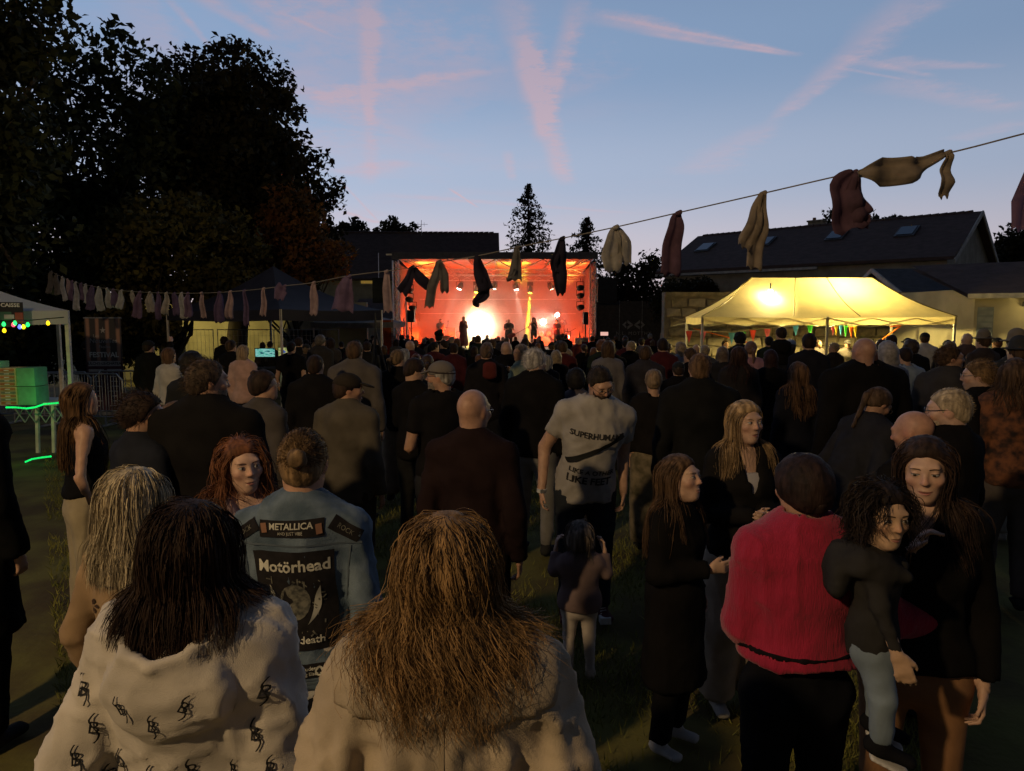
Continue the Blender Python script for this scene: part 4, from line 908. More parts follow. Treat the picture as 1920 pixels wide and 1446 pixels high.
ls = MB().box(wv * 1.05 + Vector((0, -.12, za - .15)), (.28, .16, .12), wr).obj('wall_lamp', BLK, r5)
# stone wall behind the marquee: squared blocks laid in courses
r6 = empty('stone_wall', (X(1245, 22), 22.0, 0)); tag(r6, 'old rubble stone wall behind the marquee', 'wall'); Lw = X(1800, 22) - X(1245, 22); zw = 2.75
MB().box((Lw / 2, .25, zw / 2 - .2), (Lw, .4, zw + .4)).obj('core', mat('mortar', (.26, .23, .17), .95, bump=.4, bscale=20), r6); rgs = np.random.default_rng(5); bm_ = []
for v_ in range(6):
    me = MB().box((0, 0, 0), (.42 + .05 * v_, .12, .24)).mesh('stone'); me.transform(Matrix.Identity(4)); V = np.array([v.co for v in me.vertices]) + rgs.normal(size=(8, 3)) * .022
    for v, c in zip(me.vertices, V): v.co = c
    me.materials.append(STONE if v_ % 2 else mat('stone_pale', (.42, .37, .27), .95, scale=6, bump=.8, bscale=8)); bm_.append(me)
z = 1.05
while z < zw - .1:
    x = rgs.random() * .3
    while x < Lw - .3:
        k = rgs.integers(0, 6); w_ = .42 + .05 * k; o = link('stone', bm_[k], None, r6, (x + w_ / 2, .02, z)); x += w_ + .05
    z += .30
MB().box((Lw * .5, .22, zw + .06), (Lw, .55, .12)).obj('coping', STONE, r6)
# tall ruined stub of the stone wall by the hoarding
r7 = empty('wall_pier', (X(1283, 24), 24, 0)); tag(r7, 'crumbling ivy topped stone pier left of the marquee', 'wall'); pf = Field(); pf.cap((0, 0, -.5), (0, 0, Z(588, 24) - .25), (.55, .4), (.42, .35), k=.05); pf.ell((-.3, 0, 1.2), (.55, .45, 1.0), k=.1)
Vp, Qp = pf.mesh(.07, lambda V, Nn: Nn * (.07 * vnoise(V, 3.5, 2) + .035 * vnoise(V, 9, 3))[:, None]); link('masonry', np_mesh('masonry', Vp, Qp), STONE, r7, smooth=False)
# hoarding right of the stage with the banner
r8 = empty('hoarding', (X(1118, 39), 39, 0)); tag(r8, 'dark panel hoarding right of the stage carrying a pale printed logo', 'hoarding'); zh = Z(565, 39); HM_ = mat('hoarding_panel', (.085, .075, .07), .8)
for i in range(4): MB().box((.62 + i * 1.24, 0, zh / 2 - .35), (1.22, .06, zh + .7)).obj('panel', HM_, r8)
for i in range(5): MB().box((i * 1.24, .02, zh / 2), (.06, .09, zh + .06)).obj('post', METAL, r8)
lg = mat('print_pale', (.42, .40, .38), .8, var=.08); lx = X(1187, 39) - X(1118, 39); lz = Z(609, 39); mb = MB()
for sg in (-1, 1):
    mb.poly([(lx + sg * .02, -.036, lz), (lx + sg * .34, -.036, lz + .26), (lx + sg * .34, -.036, lz + .10), (lx + sg * .2, -.036, lz)]).poly([(lx + sg * .2, -.036, lz - .02), (lx + sg * .34, -.036, lz - .10), (lx + sg * .34, -.036, lz - .26), (lx + sg * .02, -.036, lz - .02)]).poly([(lx + sg * .4, -.036, lz + .2), (lx + sg * .62, -.036, lz), (lx + sg * .4, -.036, lz - .2), (lx + sg * .4, -.036, lz - .08), (lx + sg * .48, -.036, lz), (lx + sg * .4, -.036, lz + .08)])
mb.obj('logo', lg, r8)
def flat_text(body, size, m, parent, loc, rz=0.0, bold=0.0, name='lettering', shear=0, space=1.0, rx=PI / 2):
    o = link(name, text_mesh(body, size, 0, bold, shear, space=space), m, parent, loc); o.rotation_euler = (rx, 0, rz); return o
flat_text('N.L. MOTTHY', .26, lg, r8, (lx, -.037, lz - .48), space=1.25); flat_text('TURES  A  E. CURIT', .20, lg, r8, (lx, -.037, lz - .98), space=1.3)
# ivy bush line in front of the long house
tree('dark climbing bush against the long house left corner', (X(1262, 37), 37, 0), [lobe(1262, 565, 37, 38, 40), lobe(1300, 545, 37, 34, 26)], 3000, .22, LD, .08, 31, .3, name='shrub', cl=70)
# ------------------------------------------------------------------ stage
def lamp(name, kind, loc, energy, color, target=None, size=None, spot=None, blend=.3, parent=None):
    l = bpy.data.lights.new(name, kind); l.energy = energy; l.color = color
    if kind == 'SPOT': l.spot_size = R(spot); l.spot_blend = blend
    if kind in ('POINT', 'SPOT'): l.shadow_soft_size = size or .08
    if kind == 'AREA': l.size = size or .5
    o = bpy.data.objects.new(name, l); COL.objects.link(o); o.location = loc
    if parent is not None: o.parent = parent
    if target is not None: o.rotation_euler = (Vector(target) - Vector(loc)).to_track_quat('-Z', 'Y').to_euler()
    return o
SD = 38.0; SX0, SX1 = X(741, SD), X(1116, SD); SF = .38; SO = SF - 1.15; ZT = Z(476, SD); SBD = 45.5; ZB = Z(512, SBD)
ALU = mat('aluminium', (.55, .55, .56), .35, metal=.85); FABR = mat('stage_cloth', (.15, .13, .13), .95, bump=.2, bscale=8); DECK = mat('stage_deck', (.05, .045, .04), .7); ROOFS = mat('stage_roof_sheet', (.52, .50, .49), .45, scale=3, spec=.5, trans=.1)
def truss(mb, a, b, w, step=.5, r=.024, r2=.013, up=Vector((0, 0, 1))):
    a, b = Vector(a), Vector(b); d = (b - a); L_ = d.length; d.normalize(); u = d.cross(up)
    if u.length < .1: u = Vector((1, 0, 0))
    u.normalize(); v = d.cross(u); cs = [u * sx * w / 2 + v * sy * w / 2 for sx, sy in ((-1, -1), (1, -1), (1, 1), (-1, 1))]
    for c in cs: mb.tube([a + c, b + c], r, 5)
    n = max(1, int(L_ / step))
    for i in range(n):
        p, q = a + d * L_ * i / n, a + d * L_ * (i + 1) / n
        for k in range(4):
            c0, c1 = cs[k], cs[(k + 1) % 4]; mb.tube([p + c0, q + c1] if i % 2 else [p + c1, q + c0], r2, 4, False)
    return mb
st = empty('stage', (0, SD, 0)); tag(st, 'covered concert stage with aluminium trusses, lit red and orange', 'stage')
def S(x, y, z): return (x, y - SD, z)
MB().box(S((SX0 + SX1) / 2, (SD + SBD) / 2, SF - .1), (SX1 - SX0 - .3, SBD - SD, .2)).obj('deck', DECK, st)
for i in range(8):
    w = (SX1 - SX0 - .3) / 8; MB().box(S(SX0 + .15 + w * (i + .5), SD + .02, (SF - .22 - .65) / 2), (w - .02, .03, SF - .22 + .65)).obj('skirt_panel', BLK, st)
MB().poly([S(SX0, SD - .3, ZT - .02), S(SX1, SD - .3, ZT - .02), S(SX1, SBD, ZB), S(SX0, SBD, ZB)]).poly([S(SX0, SBD, ZB + .06), S(SX1, SBD, ZB + .06), S(SX1, SD - .3, ZT + .04), S(SX0, SD - .3, ZT + .04)]).obj('canopy', ROOFS, st)
MB().box(S((SX0 + SX1) / 2, SD - .33, ZT - .12), (SX1 - SX0 + .1, .05, .36)).obj('fascia', mat('fascia_grey', (.14, .13, .14), .8), st)
MB().box(S((SX0 + SX1) / 2, SBD - .1, (SF + ZB) / 2), (SX1 - SX0, .05, ZB - SF)).obj('back_cloth', FABR, st)
for sx, nm in ((SX0 - .05, 'side_cloth'), (SX1 + .05, 'side_cloth')):
    MB().poly([S(sx, SD + .6, SF), S(sx, SBD, SF), S(sx, SBD, ZB), S(sx, SD + .6, ZT - .3)]).obj(nm, FABR, st)
for x in (SX0 + .1, SX1 - .15): truss(MB(), S(x, SD + .05, -.65), S(x, SD + .05, ZT - .35), .30, .42).obj('tower', ALU, st)
MB().tube([S(SX0 + .62, SD + .1, -.65), S(SX0 + .62, SD + .1, ZT - 1.2)], .045, 8).obj('tower_pole', ALU, st)
for y, z in ((41.5, Z(511, 41.5)), (44.2, Z(521, 44.2))): truss(MB(), S(SX0 + .2, y, z), S(SX1 - .2, y, z), .34, .7, .028, .015).obj('cross_truss', ALU, st)
for i in range(7):
    x = SX0 + .6 + (SX1 - SX0 - 1.2) * i / 6; MB().bar(S(x, SD - .1, ZT - .16), S(x + (.55 if i < 3 else -.55 if i > 3 else 0), SBD - .2, ZB - .14), .07).obj('rafter', ALU, st)
for i in range(4):
    x = SX0 + .3 + i * (SX1 - SX0 - .6) / 4; w = (SX1 - SX0 - .6) / 4; MB().bar(S(x, SD + .2, ZT - .28), S(x + w / 2, 41.4, Z(509, 41.4)), .05).bar(S(x + w, SD + .2, ZT - .28), S(x + w / 2, 41.4, Z(509, 41.4)), .05).obj('brace', ALU, st)
for i in range(6): MB().tube([S(SX0 + .4, SBD - .2, 2.2 + SO + .45 * i), S(SX1 - .4, SBD - .2, 2.2 + SO + .45 * i)], .02, 5).obj('back_rail', ALU, st) if i in (2, 4) else None
for u_ in (745, 1118): MB().bar(S(X(u_, SD) - (.5 if u_ < 900 else -.1), SD - .1, ZT - .05), S(X(u_, SD) + (.1 if u_ < 900 else .6), SD - .1, ZT - .05), .08).obj('speaker_arm', ALU, st)

def par(u, v, d, aim, label, lit=None, moving=False, sz=.16):
    """a stage lamp: yoke, can, lens; lit ones carry their own light"""
    p = Vector(PX(u, v, d)); root = empty('stage_light', p); tag(root, label, 'stage light', 'stage lights'); q = (Vector(aim) - p).to_track_quat('Z', 'Y').to_matrix(); b = MB()
    prof = [(sz * .45, -.30), (sz * .75, -.26), (sz, -.1), (sz, .10)]; b.lathe((0, 0, 0), prof, 12); me = b.mesh('can'); me.transform(q.to_4x4()); link('can', me, BLK, root, smooth=True)
    y = MB().bar((-sz * 1.2, 0, 0), (-sz * 1.2, 0, .32), .03).bar((sz * 1.2, 0, 0), (sz * 1.2, 0, .32), .03).bar((-sz * 1.2, 0, .32), (sz * 1.2, 0, .32), .03)
    if moving: y.box((0, 0, .42), (.34, .26, .18))
    else: y.bar((0, 0, .32), (0, 0, .5), .03)
    y.obj('yoke', BLK, root); l = MB().lathe((0, 0, 0), [(sz * .92, .088), (sz * .7, .115), (sz * .2, .125)], 12); me = l.mesh('lens'); me.transform(q.to_4x4())
    if lit: lm = mat('lens_%s' % ('w' if lit[0][2] > .5 else 'y' if lit[0][1] > .5 else 'r'), (.8, .8, .8), .3, emit=lit[0], estr=lit[2] if len(lit) > 2 else 30)
    else: lm = mat('lens_off', (.1, .1, .1), .1, spec=.6)
    link('lens', me, lm, root, smooth=True)
    if lit: lamp('beam', 'SPOT', tuple(p + q @ Vector((0, 0, .16))), lit[1], lit[0], aim, .06, lit[3] if len(lit) > 3 else 34, .5)
    return root
WH, YE, RE = (1, .86, .66), (1, .76, .02), (1, .10, .03)
par(862, 539, 41.3, PX(820, 640, 41.0), 'white stage spotlight nearest the left stage tower', (WH, 1100, 40, 17))
par(926, 538, 41.3, PX(905, 650, 41.5), 'white stage spotlight just behind the dark hanging rag', (WH, 1100, 40, 17))
par(968, 540, 41.3, PX(985, 660, 41.0), 'brightest white spotlight at the middle of the stage truss', (WH, 2600, 60, 20))
par(1033, 539, 41.3, PX(1075, 640, 42), 'white stage spotlight nearest the right stage tower', (WH, 1100, 40, 17))
par(893, 545, 41.3, PX(872, 680, 41), 'moving head with yellow beam at the left, above the singer', (YE, 90000, 40, 8), True, .13)
par(994, 546, 41.3, PX(984, 690, 41), 'moving head with yellow beam at the right, above curly haired singer', (YE, 90000, 40, 8), True, .13)
par(1019, 604, 44.4, PX(1000, 600, 38), 'low white backlight glaring beside the curly haired singer', (WH, 700, 120, 50), False, .22)
par(900, 612, 43.5, PX(900, 606, 38), 'blinding white backlight behind the singer on stage', ((1, .86, .58), 3000, 120, 150), False, .24)
par(1046, 590, 44.4, PX(1010, 612, 40), 'small white spotlight over the drummer', (WH, 300, 40, 30))
par(1064, 633, 39.2, PX(1060, 600, 36), 'red glowing footlight at the right front of the stage', ((1, .12, .05), 60, 60, 90), False, .14)
for u, v, s_ in ((768, 545, 1), (768, 562, 1), (774, 578, 1)): par(u, v, SD - .1, PX(820 + s_, v + 12, SD + 3), 'dark unlit lamp on the left stage tower, %s of three' % {545: 'top', 562: 'middle', 578: 'lowest'}[v])
for u, v in ((1088, 540), (1088, 555), (1088, 577)): par(u, v, SD - .1, PX(1040, v + 12, SD + 3), 'dark unlit lamp on the right stage tower, %s of three' % {540: 'top', 555: 'middle', 577: 'lowest'}[v])
# red washes: lamps on the rear truss and the deck
for i, (x, y, z, tx, ty, tz, e) in enumerate([(SX0 + .8, 40.2, 1.5, SX0 + .2, 45.4, 4.0, 1500), (SX1 - .8, 40.2, 1.5, SX1 - .2, 45.4, 3.6, 1500), (SX0 + 3.0, 40.0, 1.4, SX0 + 2.2, 44, 5.6, 1300), (SX1 - 3, 40.0, 1.4, SX1 - 2.4, 44, 5.6, 1100), ((SX0 + SX1) / 2, 43, 1.4, (SX0 + SX1) / 2, 45.4, 4.5, 500)]):
    root = empty('floor_wash', (x, y, SF)); tag(root, 'red floor wash lamp on the stage deck, number %s from the left' % ['one', 'five', 'two', 'four', 'three'][i], 'stage light', 'stage floor washes')
    MB().box((0, 0, .12), (.42, .2, .2)).obj('housing', BLK, root); MB().box((0, 0, .235), (.36, .14, .02)).obj('lens', mat('lens_wash', (.5, .1, .1), .3, emit=RE, estr=8), root)
    lamp('wash', 'SPOT', (x, y, SF + .3), e * 2.3, (1, .060, .008), (tx, ty, tz + SO), .15, 125, .8)
for (x, tx, e, c) in ((X(790, 41), X(800, 41), 1100, (1, .30, .04)), (X(985, 41), X(960, 41), 900, (.95, .70, .04)), (X(1065, 41), X(1070, 41), 1200, (1, .32, .05))):
    lamp('roof_wash', 'SPOT', (x, 40.6, 4.6 + SO), e, c, (tx, 41.5, 6.2 + SO), .1, 75, .7)
# smoke on stage
def smoke(name, label, density, color=(.9, .88, .86), aniso=.3):
    m = bpy.data.materials.new(name); m.use_nodes = True; nt = m.node_tree; nt.nodes.remove(nt.nodes['Principled BSDF']); v = N(nt, 'ShaderNodeVolumePrincipled'); v.inputs['Color'].default_value = (*color, 1); v.inputs['Density'].default_value = density; v.inputs['Anisotropy'].default_value = aniso; L(nt, v.outputs[0], nt.nodes['Material Output'].inputs['Volume']); return m
o = MB().box(((SX0 + SX1) / 2, (SD + .7 + SBD - .2) / 2, (SF + .03 + ZB - .1) / 2), (SX1 - SX0 - .35, SBD - SD - .95, ZB - .13 - SF)).obj('smoke', smoke('smoke_thin', '', .075)); tag(o, 'thin theatrical smoke filling the stage', 'smoke', kind='stuff')
def puff(u, v, d, r, dens, label):
    c = Vector(PX(u, v, d)); f = Field(); f.ell((0, 0, 0), (r, r * .6, r), k=.1); V, Q = f.mesh(r / 10); o = link('smoke_puff', np_mesh('smoke_puff', V, Q), None, None, c)
    m = bpy.data.materials.new('smoke_puff'); m.use_nodes = True; nt = m.node_tree; nt.nodes.remove(nt.nodes['Principled BSDF']); vl = N(nt, 'ShaderNodeVolumePrincipled'); vl.inputs['Color'].default_value = (1, .97, .92, 1); vl.inputs['Anisotropy'].default_value = .2; L(nt, vl.outputs[0], nt.nodes['Material Output'].inputs['Volume'])
    tc = N(nt, 'ShaderNodeTexCoord'); ln = N(nt, 'ShaderNodeVectorMath'); ln.operation = 'LENGTH'; mp = N(nt, 'ShaderNodeMapping'); mp.inputs['Scale'].default_value = (1 / r, 1 / (r * .6), 1 / r); L(nt, tc.outputs['Object'], mp.inputs[0]); L(nt, mp.outputs[0], ln.inputs[0]); no = N(nt, 'ShaderNodeTexNoise'); no.inputs['Scale'].default_value = 1.6; no.inputs['Detail'].default_value = 3; L(nt, tc.outputs['Object'], no.inputs['Vector'])
    rr = M_(nt, 'ADD', ln.outputs['Value'], M_(nt, 'MULTIPLY_ADD', no.outputs[0], .7, -.35)); L(nt, M_(nt, 'MULTIPLY', sstep(nt, .98, .25, rr), dens), vl.inputs['Density']); o.data.materials.append(m); tag(o, label, 'smoke', kind='stuff')
puff(900, 608, 43.0, 2.1, 1.3, 'dense white smoke cloud lit behind the blonde singer'); puff(1020, 606, 43.8, 1.1, 1.0, 'small lit smoke cloud behind the drum kit')

# speakers, drums, instruments
def speaker(name, label, u, v, d, w, h, pole=False):
    p = at(u, v, d); root = empty(name, (p.x, d, 0)); tag(root, label, 'loudspeaker', 'loudspeakers beside the stage'); b = MB().box((0, 0, p.z), (w, .45, h)); b.obj('cabinet', BLK, root); MB().box((0, -.23, p.z), (w * .88, .02, h * .92)).obj('grille', mat('grille', (.03, .03, .032), .8, bump=.6, bscale=150), root)
    if pole: MB().tube([(0, 0, GZ(d)), (0, 0, p.z - h / 2)], .03, 6).obj('pole', BLK, root)
    else: MB().tube([(0, 0, p.z + h / 2), (0, 0, ZT)], .02, 5).obj('chain', METAL, root)
speaker('line_array', 'black loudspeaker stack hanging right of the stage', 1138, 545, 37.5, 1.0, 1.25); speaker('line_array', 'black loudspeaker stack hanging left of the stage', 711, 545, 37.5, .62, 1.3); speaker('loudspeaker', 'loudspeaker on a pole before the left stage tower', 771, 593, 37.3, .36, .62, True); speaker('loudspeaker', 'small monitor loudspeaker fixed beside the right tower', 1098, 597, 37.8, .25, .65, True)
dk = empty('drum_kit', (X(1022, 43), 42.6, SF)); tag(dk, 'drum kit with cymbals behind the curly haired singer', 'drum kit'); DR = mat('drum_shell', (.55, .53, .50), .3); BR = mat('cymbal', (.65, .50, .18), .3, metal=.9)
MB().lathe((0, -.2, .3), [(.28, -.2), (.29, 0), (.28, .2)], 16, 'Y').obj('bass_drum', DR, dk)
for x, y, z, r in ((-.25, 0, .75, .15), (.2, 0, .75, .15), (.6, .2, .55, .2), (-.6, .1, .6, .17)): MB().lathe((x, y, z), [(r, -.12), (r, .12)], 12).obj('drum', DR, dk)
for x, y, z, r in ((-.75, .1, 1.15, .24), (.7, .2, 1.2, .25), (.1, .3, 1.3, .22)):
    c = MB().lathe((x, y, z), [(r, 0), (r * .3, .02), (.02, .04)], 14).obj('cymbal', BR, dk); MB().tube([(x, y, 0), (x, y, z)], .012, 5).obj('stand', ALU, c)
for u, nm in ((733, 'left'), (800, 'right')):
    am = empty('amplifier', (X(u + 45, 42), 42, SF)); tag(am, 'amplifier stack at the %s side behind the bassist' % nm, 'amplifier'); MB().box((0, 0, .45), (.6, .35, .9)).box((0, 0, 1.02), (.62, .32, .22)).obj('cabinet', BLK, am); MB().box((0, -.18, .45), (.52, .02, .78)).obj('grille', mat('amp_grille', (.12, .11, .1), .8), am)
kb = empty('flight_case', (X(1090, 39.5), 39.5, SF)); tag(kb, 'pale flight case at the right front corner of the stage', 'case'); MB().box((0, 0, .28), (.7, .5, .5)).obj('case_body', mat('case_grey', (.3, .3, .3), .6), kb); MB().box((0, 0, .56), (.72, .52, .06)).obj('lid', ALU, kb); MB().lathe((-.1, 0, .6), [(.04, 0), (.04, .2), (.015, .27), (.015, .34)], 8).obj('bottle', DARKG, kb)
def mic_stand(u, d, label):
    r = empty('microphone_stand', (X(u, d), d, SF)); tag(r, label, 'microphone stand'); MB().tube([(0, 0, 0), (0, 0, 1.1), (.0, .25, 1.45)], .014, 5).tube([(-.25, 0, .02), (.25, 0, .02)], .014, 4).obj('stand', BLK, r); MB().lathe((0, .27, 1.45), [(.02, 0), (.035, .05), (.02, .09)], 8).obj('microphone', BLK, r)
mic_stand(840, 40, 'microphone stand beside the bearded bassist'); mic_stand(949, 40, 'microphone stand in front of the guitarist in the middle')

# ------------------------------------------------------------------ marquee on the right
TE = mat('tent_canvas_cream', (.72, .63, .36), .8, scale=2.5, var=.08, trans=.5, bump=.15, bscale=30); TW = mat('tent_white', (.70, .68, .66), .8, scale=2, var=.06, trans=.3); TB = mat('tent_black', (.030, .026, .032), .7, scale=2, trans=.05)
def canopy(root, corners, ridge, z_e, z_r, val, m, seams=True, sag=.12, seam_m=None, name='canopy', n=10):
    """hip roof with curved slopes: corners in order, ridge = one or two apex points (x, y)"""
    C = [np.array([*c, z_e]) for c in corners]; Rd = [np.array([*r, z_r]) for r in ridge]; V, Fc = [], []
    def patch(a, b, c, d):                                     # eave a-b, ridge d-c
        i0 = len(V)
        for j in range(n + 1):
            t = j / n
            for i in range(n + 1):
                s = i / n; lo = a + (b - a) * s; hi = d + (c - d) * s; p = lo + (hi - lo) * t; p = p + np.array([0, 0, -sag * math.sin(PI * t) * 1.0 - .03 * math.sin(PI * s) * (1 - t)]); V.append(p)
        for j in range(n):
            for i in range(n): k = i0 + j * (n + 1) + i; Fc.append((k, k + 1, k + n + 2, k + n + 1))
    if len(Rd) == 1: Rd = [Rd[0]] * 2
    patch(C[0], C[1], Rd[1], Rd[0]); patch(C[1], C[2], Rd[1], Rd[1]); patch(C[2], C[3], Rd[0], Rd[1]); patch(C[3], C[0], Rd[0], Rd[0])
    me = np_mesh(name, np.array(V), np.array(Fc)); link(name, me, m, root, smooth=True)
    for i in range(4):
        a, b = C[i], C[(i + 1) % 4]; k = 12; vv, ff = [], []
        for j in range(k + 1):
            p = a + (b - a) * j / k; vv += [p + [0, 0, -.03 * math.sin(PI * j / k)], p + [0, 0, -val - .03 * math.sin(PI * j / k)]]
        for j in range(k): ff.append((2 * j, 2 * j + 1, 2 * j + 3, 2 * j + 2))
        link('valance', np_mesh('valance', np.array(vv), np.array(ff)), m, root)
    if seam_m:
        pairs = [(C[0], Rd[0]), (C[1], Rd[1]), (C[2], Rd[1]), (C[3], Rd[0])] + [(C[0] + (C[1] - C[0]) * t, Rd[0] + (Rd[1] - Rd[0]) * t) for t in ((.36, .62) if len(ridge) == 2 else ())]
        for a, b in pairs:
            pts = [a + (b - a) * t + np.array([0, -.004, -sag * math.sin(PI * t) + .012]) for t in np.linspace(0, 1, 9)]; MB().tube(pts, .012, 4, False).obj('seam', seam_m, root)
    return C, Rd
md = 16.8; ze = Z(594, md); zr = Z(521, 18.3); mx0, mx1 = X(1314, md), X(1791, md); my0, my1 = md, md + 3.0
mq = empty('marquee', (0, 0, 0)); tag(mq, 'large cream marquee glowing yellow from a lamp inside', 'marquee')
mq_c = [(mx0, my0), (mx1, my0), (mx1 + .1, my1), (mx0 + .36, my1)]
canopy(mq, mq_c, [(X(1406, 18.3), 18.3), (X(1628, 18.3), 18.3)], ze, zr, .17, TE, sag=.10, seam_m=mat('tent_seam', (.16, .13, .05), .8))
for (x, y) in mq_c + [((mx0 + mx1) / 2, my0), ((mx0 + mx1) / 2, my1)]: MB().box((x + (.03 if x < 6 else -.03), y + .03, ze / 2 - .12), (.05, .05, ze + .24)).obj('leg', mat('tent_leg', (.6, .58, .5), .5, metal=.3), mq)
for y in (my0 + .05, my1 - .05):
    n = 6
    for i in range(n):
        x0, x1 = mx0 + (mx1 - mx0) * i / n, mx0 + (mx1 - mx0) * (i + 1) / n; MB().bar((x0, y, ze - .03), (x1, y, ze - .25), .025).bar((x0, y, ze - .25), (x1, y, ze - .03), .025).obj('scissor_brace', mat('tent_brace', (.45, .42, .32), .5), mq)
for (x, y) in ((X(1406, 18.3), 18.3), (X(1628, 18.3), 18.3)):
    for c in (mq_c if True else []):
        if abs(c[0] - x) < 3.2: MB().bar((c[0], c[1], ze - .1), (x, y, zr - .12), .025).obj('roof_strut', mat('tent_brace', (.45, .42, .32)), mq)
lm_p = PX(1444, 551, 17.65); wl = empty('work_lamp', lm_p); tag(wl, 'bright lamp hanging under the marquee canopy', 'lamp'); MB().lathe((0, 0, 0), [(.05, .10), (.075, .03), (.06, -.03), (.02, -.05)], 10).obj('bulb', mat('bulb_warm', (.9, .8, .6), .4, emit=(1, .78, .30), estr=25), wl, smooth=True); MB().tube([(0, 0, .1), (0, 0, .26)], .015, 5).obj('cable', BLK, wl)
lamp('work_lamp_light', 'POINT', (lm_p[0], lm_p[1], lm_p[2] - .02), 750, (1, .77, .30), size=.10)
lamp('work_lamp_light', 'POINT', (X(1560, 18.6), 18.6, 2.25), 800, (1, .75, .24), size=.15)
b2 = empty('work_lamp', (X(1560, 18.6), 18.6, 2.3)); tag(b2, 'second bulb hanging low in the middle of the marquee', 'lamp'); MB().lathe((0, 0, 0), [(.02, .1), (.05, .04), (.055, -.02), (.02, -.06)], 8).obj('bulb', mat('bulb_warm'), b2, smooth=True); MB().tube([(0, 0, .1), (0, 0, .8)], .01, 5).obj('cable', BLK, b2)
# pennants, orange strap
pc = {'green': (.10, .55, .10), 'pink': (.75, .20, .28), 'blue': (.12, .38, .62), 'red': (.65, .10, .08), 'yellow': (.70, .55, .06), 'orange': (.75, .22, .05)}
pen = [(1292, 621, 'red'), (1318, 622, 'pink'), (1372, 624, 'blue'), (1393, 622, 'green'), (1412, 619, 'red'), (1439, 617, 'pink'), (1492, 609, 'blue'), (1519, 608, 'green'), (1562, 608, 'pink'), (1568, 608, 'yellow'), (1577, 609, 'blue'), (1586, 611, 'green'), (1596, 612, 'orange'), (1604, 611, 'yellow')]
ps = empty('pennant_string', (0, 0, 0)); tag(ps, 'string of coloured triangular pennants inside the marquee', 'pennants'); MB().tube([PX(1285, 616, 18.2)] + [PX(u, v - 1, 18.2) for u, v, _ in pen] + [PX(1640, 606, 18.2)], .008, 4, False).obj('cord', TRIM, ps)
for u, v, c in pen:
    a = Vector(PX(u, v, 18.15)); w = .085 if u < 1550 else .05; h = .30; MB().poly([a + Vector((-w, 0, 0)), a + Vector((0, -.03, -h)), a + Vector((w, 0, 0))]).poly([a + Vector((w, .012, 0)), a + Vector((0, -.018, -h)), a + Vector((-w, .012, 0))]).obj('pennant', mat('pennant_' + c, pc[c], .7, trans=.4), ps)
sp_ = MB().bar(PX(1643, 645, 18.8), PX(1688, 612, 18.8), .06, .02).bar(PX(1670, 613, 18.8), PX(1690, 610, 18.8), .07, .02).obj('strap', mat('strap_orange', (.8, .20, .03), .6, trans=.2)); tag(sp_, 'orange strap running diagonally under the marquee', 'strap')
sp_ = MB().bar(PX(1300, 616, 18.9), PX(1408, 644, 18.9), .05, .02).obj('strap', mat('strap_orange')); tag(sp_, 'orange strap across the left end of the marquee', 'strap')
tb_ = empty('bar_table', (X(1450, 19.0), 19.2, GZ(19))); tag(tb_, 'bar table under the marquee behind the crowd', 'table'); MB().box((1.2, 0, .95), (3.6, .7, .04)).obj('top', TRIM, tb_)
for x in (-.5, 2.9): MB().box((x, 0, .46), (.05, .6, .93)).obj('leg', METAL, tb_)

# ------------------------------------------------------------------ white gazebo with cash desk at the left
gz = empty('gazebo', (0, 0, 0)); tag(gz, 'white gazebo with festoon bulbs at the left edge', 'gazebo'); gd = 11.0; gx1 = X(131, gd); ze2 = Z(582, gd); gx0 = gx1 - 4.6
gfx, gfy, gsx, gsy = -.82, -.57, -.57, .82; gq = [(gx1 + gfx * 3.6, gd + gfy * 3.6), (gx1, gd), (gx1 + gsx * 3, gd + gsy * 3), (gx1 + gfx * 3.6 + gsx * 3, gd + gfy * 3.6 + gsy * 3)]; canopy(gz, gq, [(sum(q[0] for q in gq) / 4, sum(q[1] for q in gq) / 4)], ze2, ze2 + .85, .21, TW, sag=.10)
for x, y in [(a - .05, b + .06) for a, b in gq]: MB().box((x, y, ze2 / 2), (.055, .055, ze2)).obj('leg', mat('gazebo_leg', (.66, .6, .5), .5), gz)
sg = empty('sign', PX(20, 590, 10.40), R(35)); tag(sg, 'dark printed sign reading CAISSE on the white gazebo edge', 'sign'); MB().box((0, 0, 0), (.31, .012, .36)).obj('board', mat('sign_dark', (.02, .02, .025), .6), sg); flat_text('CAISSE', .075, mat('print_white', (.75, .73, .7), .7), sg, (0, -.008, .135), bold=.002)
MB().box((-.06, -.009, -.02), (.14, .006, .12)).obj('print', mat('print_green', (.06, .16, .11), .7), sg); MB().box((.10, -.009, -.05), (.10, .006, .16)).obj('print', mat('print_red', (.30, .07, .05), .7), sg); MB().box((-.02, -.014, -.03), (.12, .006, .06)).obj('print', mat('print_grey', (.4, .4, .4), .7), sg)
fs = empty('festoon', (0, 0, 0)); tag(fs, 'string of coloured festoon bulbs under the white gazebo', 'festoon lights'); gp = [(-40, 606), (7, 608), (8, 620), (25, 609), (28, 606), (37, 613), (44, 613), (52, 609), (90, 606)]
MB().tube([PX(u, v - 5, 10.32) for u, v in ((-40, 606), (7, 607), (30, 605), (52, 606), (120, 600))], .007, 4, False).obj('cable', BLK, fs); bc = [(1, .6, 0), (0, .9, .15), (1, .6, 0), (1, .06, .12), (0, .9, .15), (.08, .15, 1), (1, .75, 0), (0, .9, .15), (1, .6, 0)]
for (u, v), c in zip(gp, bc):
    p = Vector(PX(u, v, 10.32)); MB().lathe(p, [(.010, .035), (.022, .012), (.026, -.01), (.012, -.032)], 8).obj('bulb', mat('bulb_%.2f_%.2f_%.2f' % c, tuple(.3 + .5 * k for k in c), .4, emit=c, estr=2.2), fs, smooth=True)
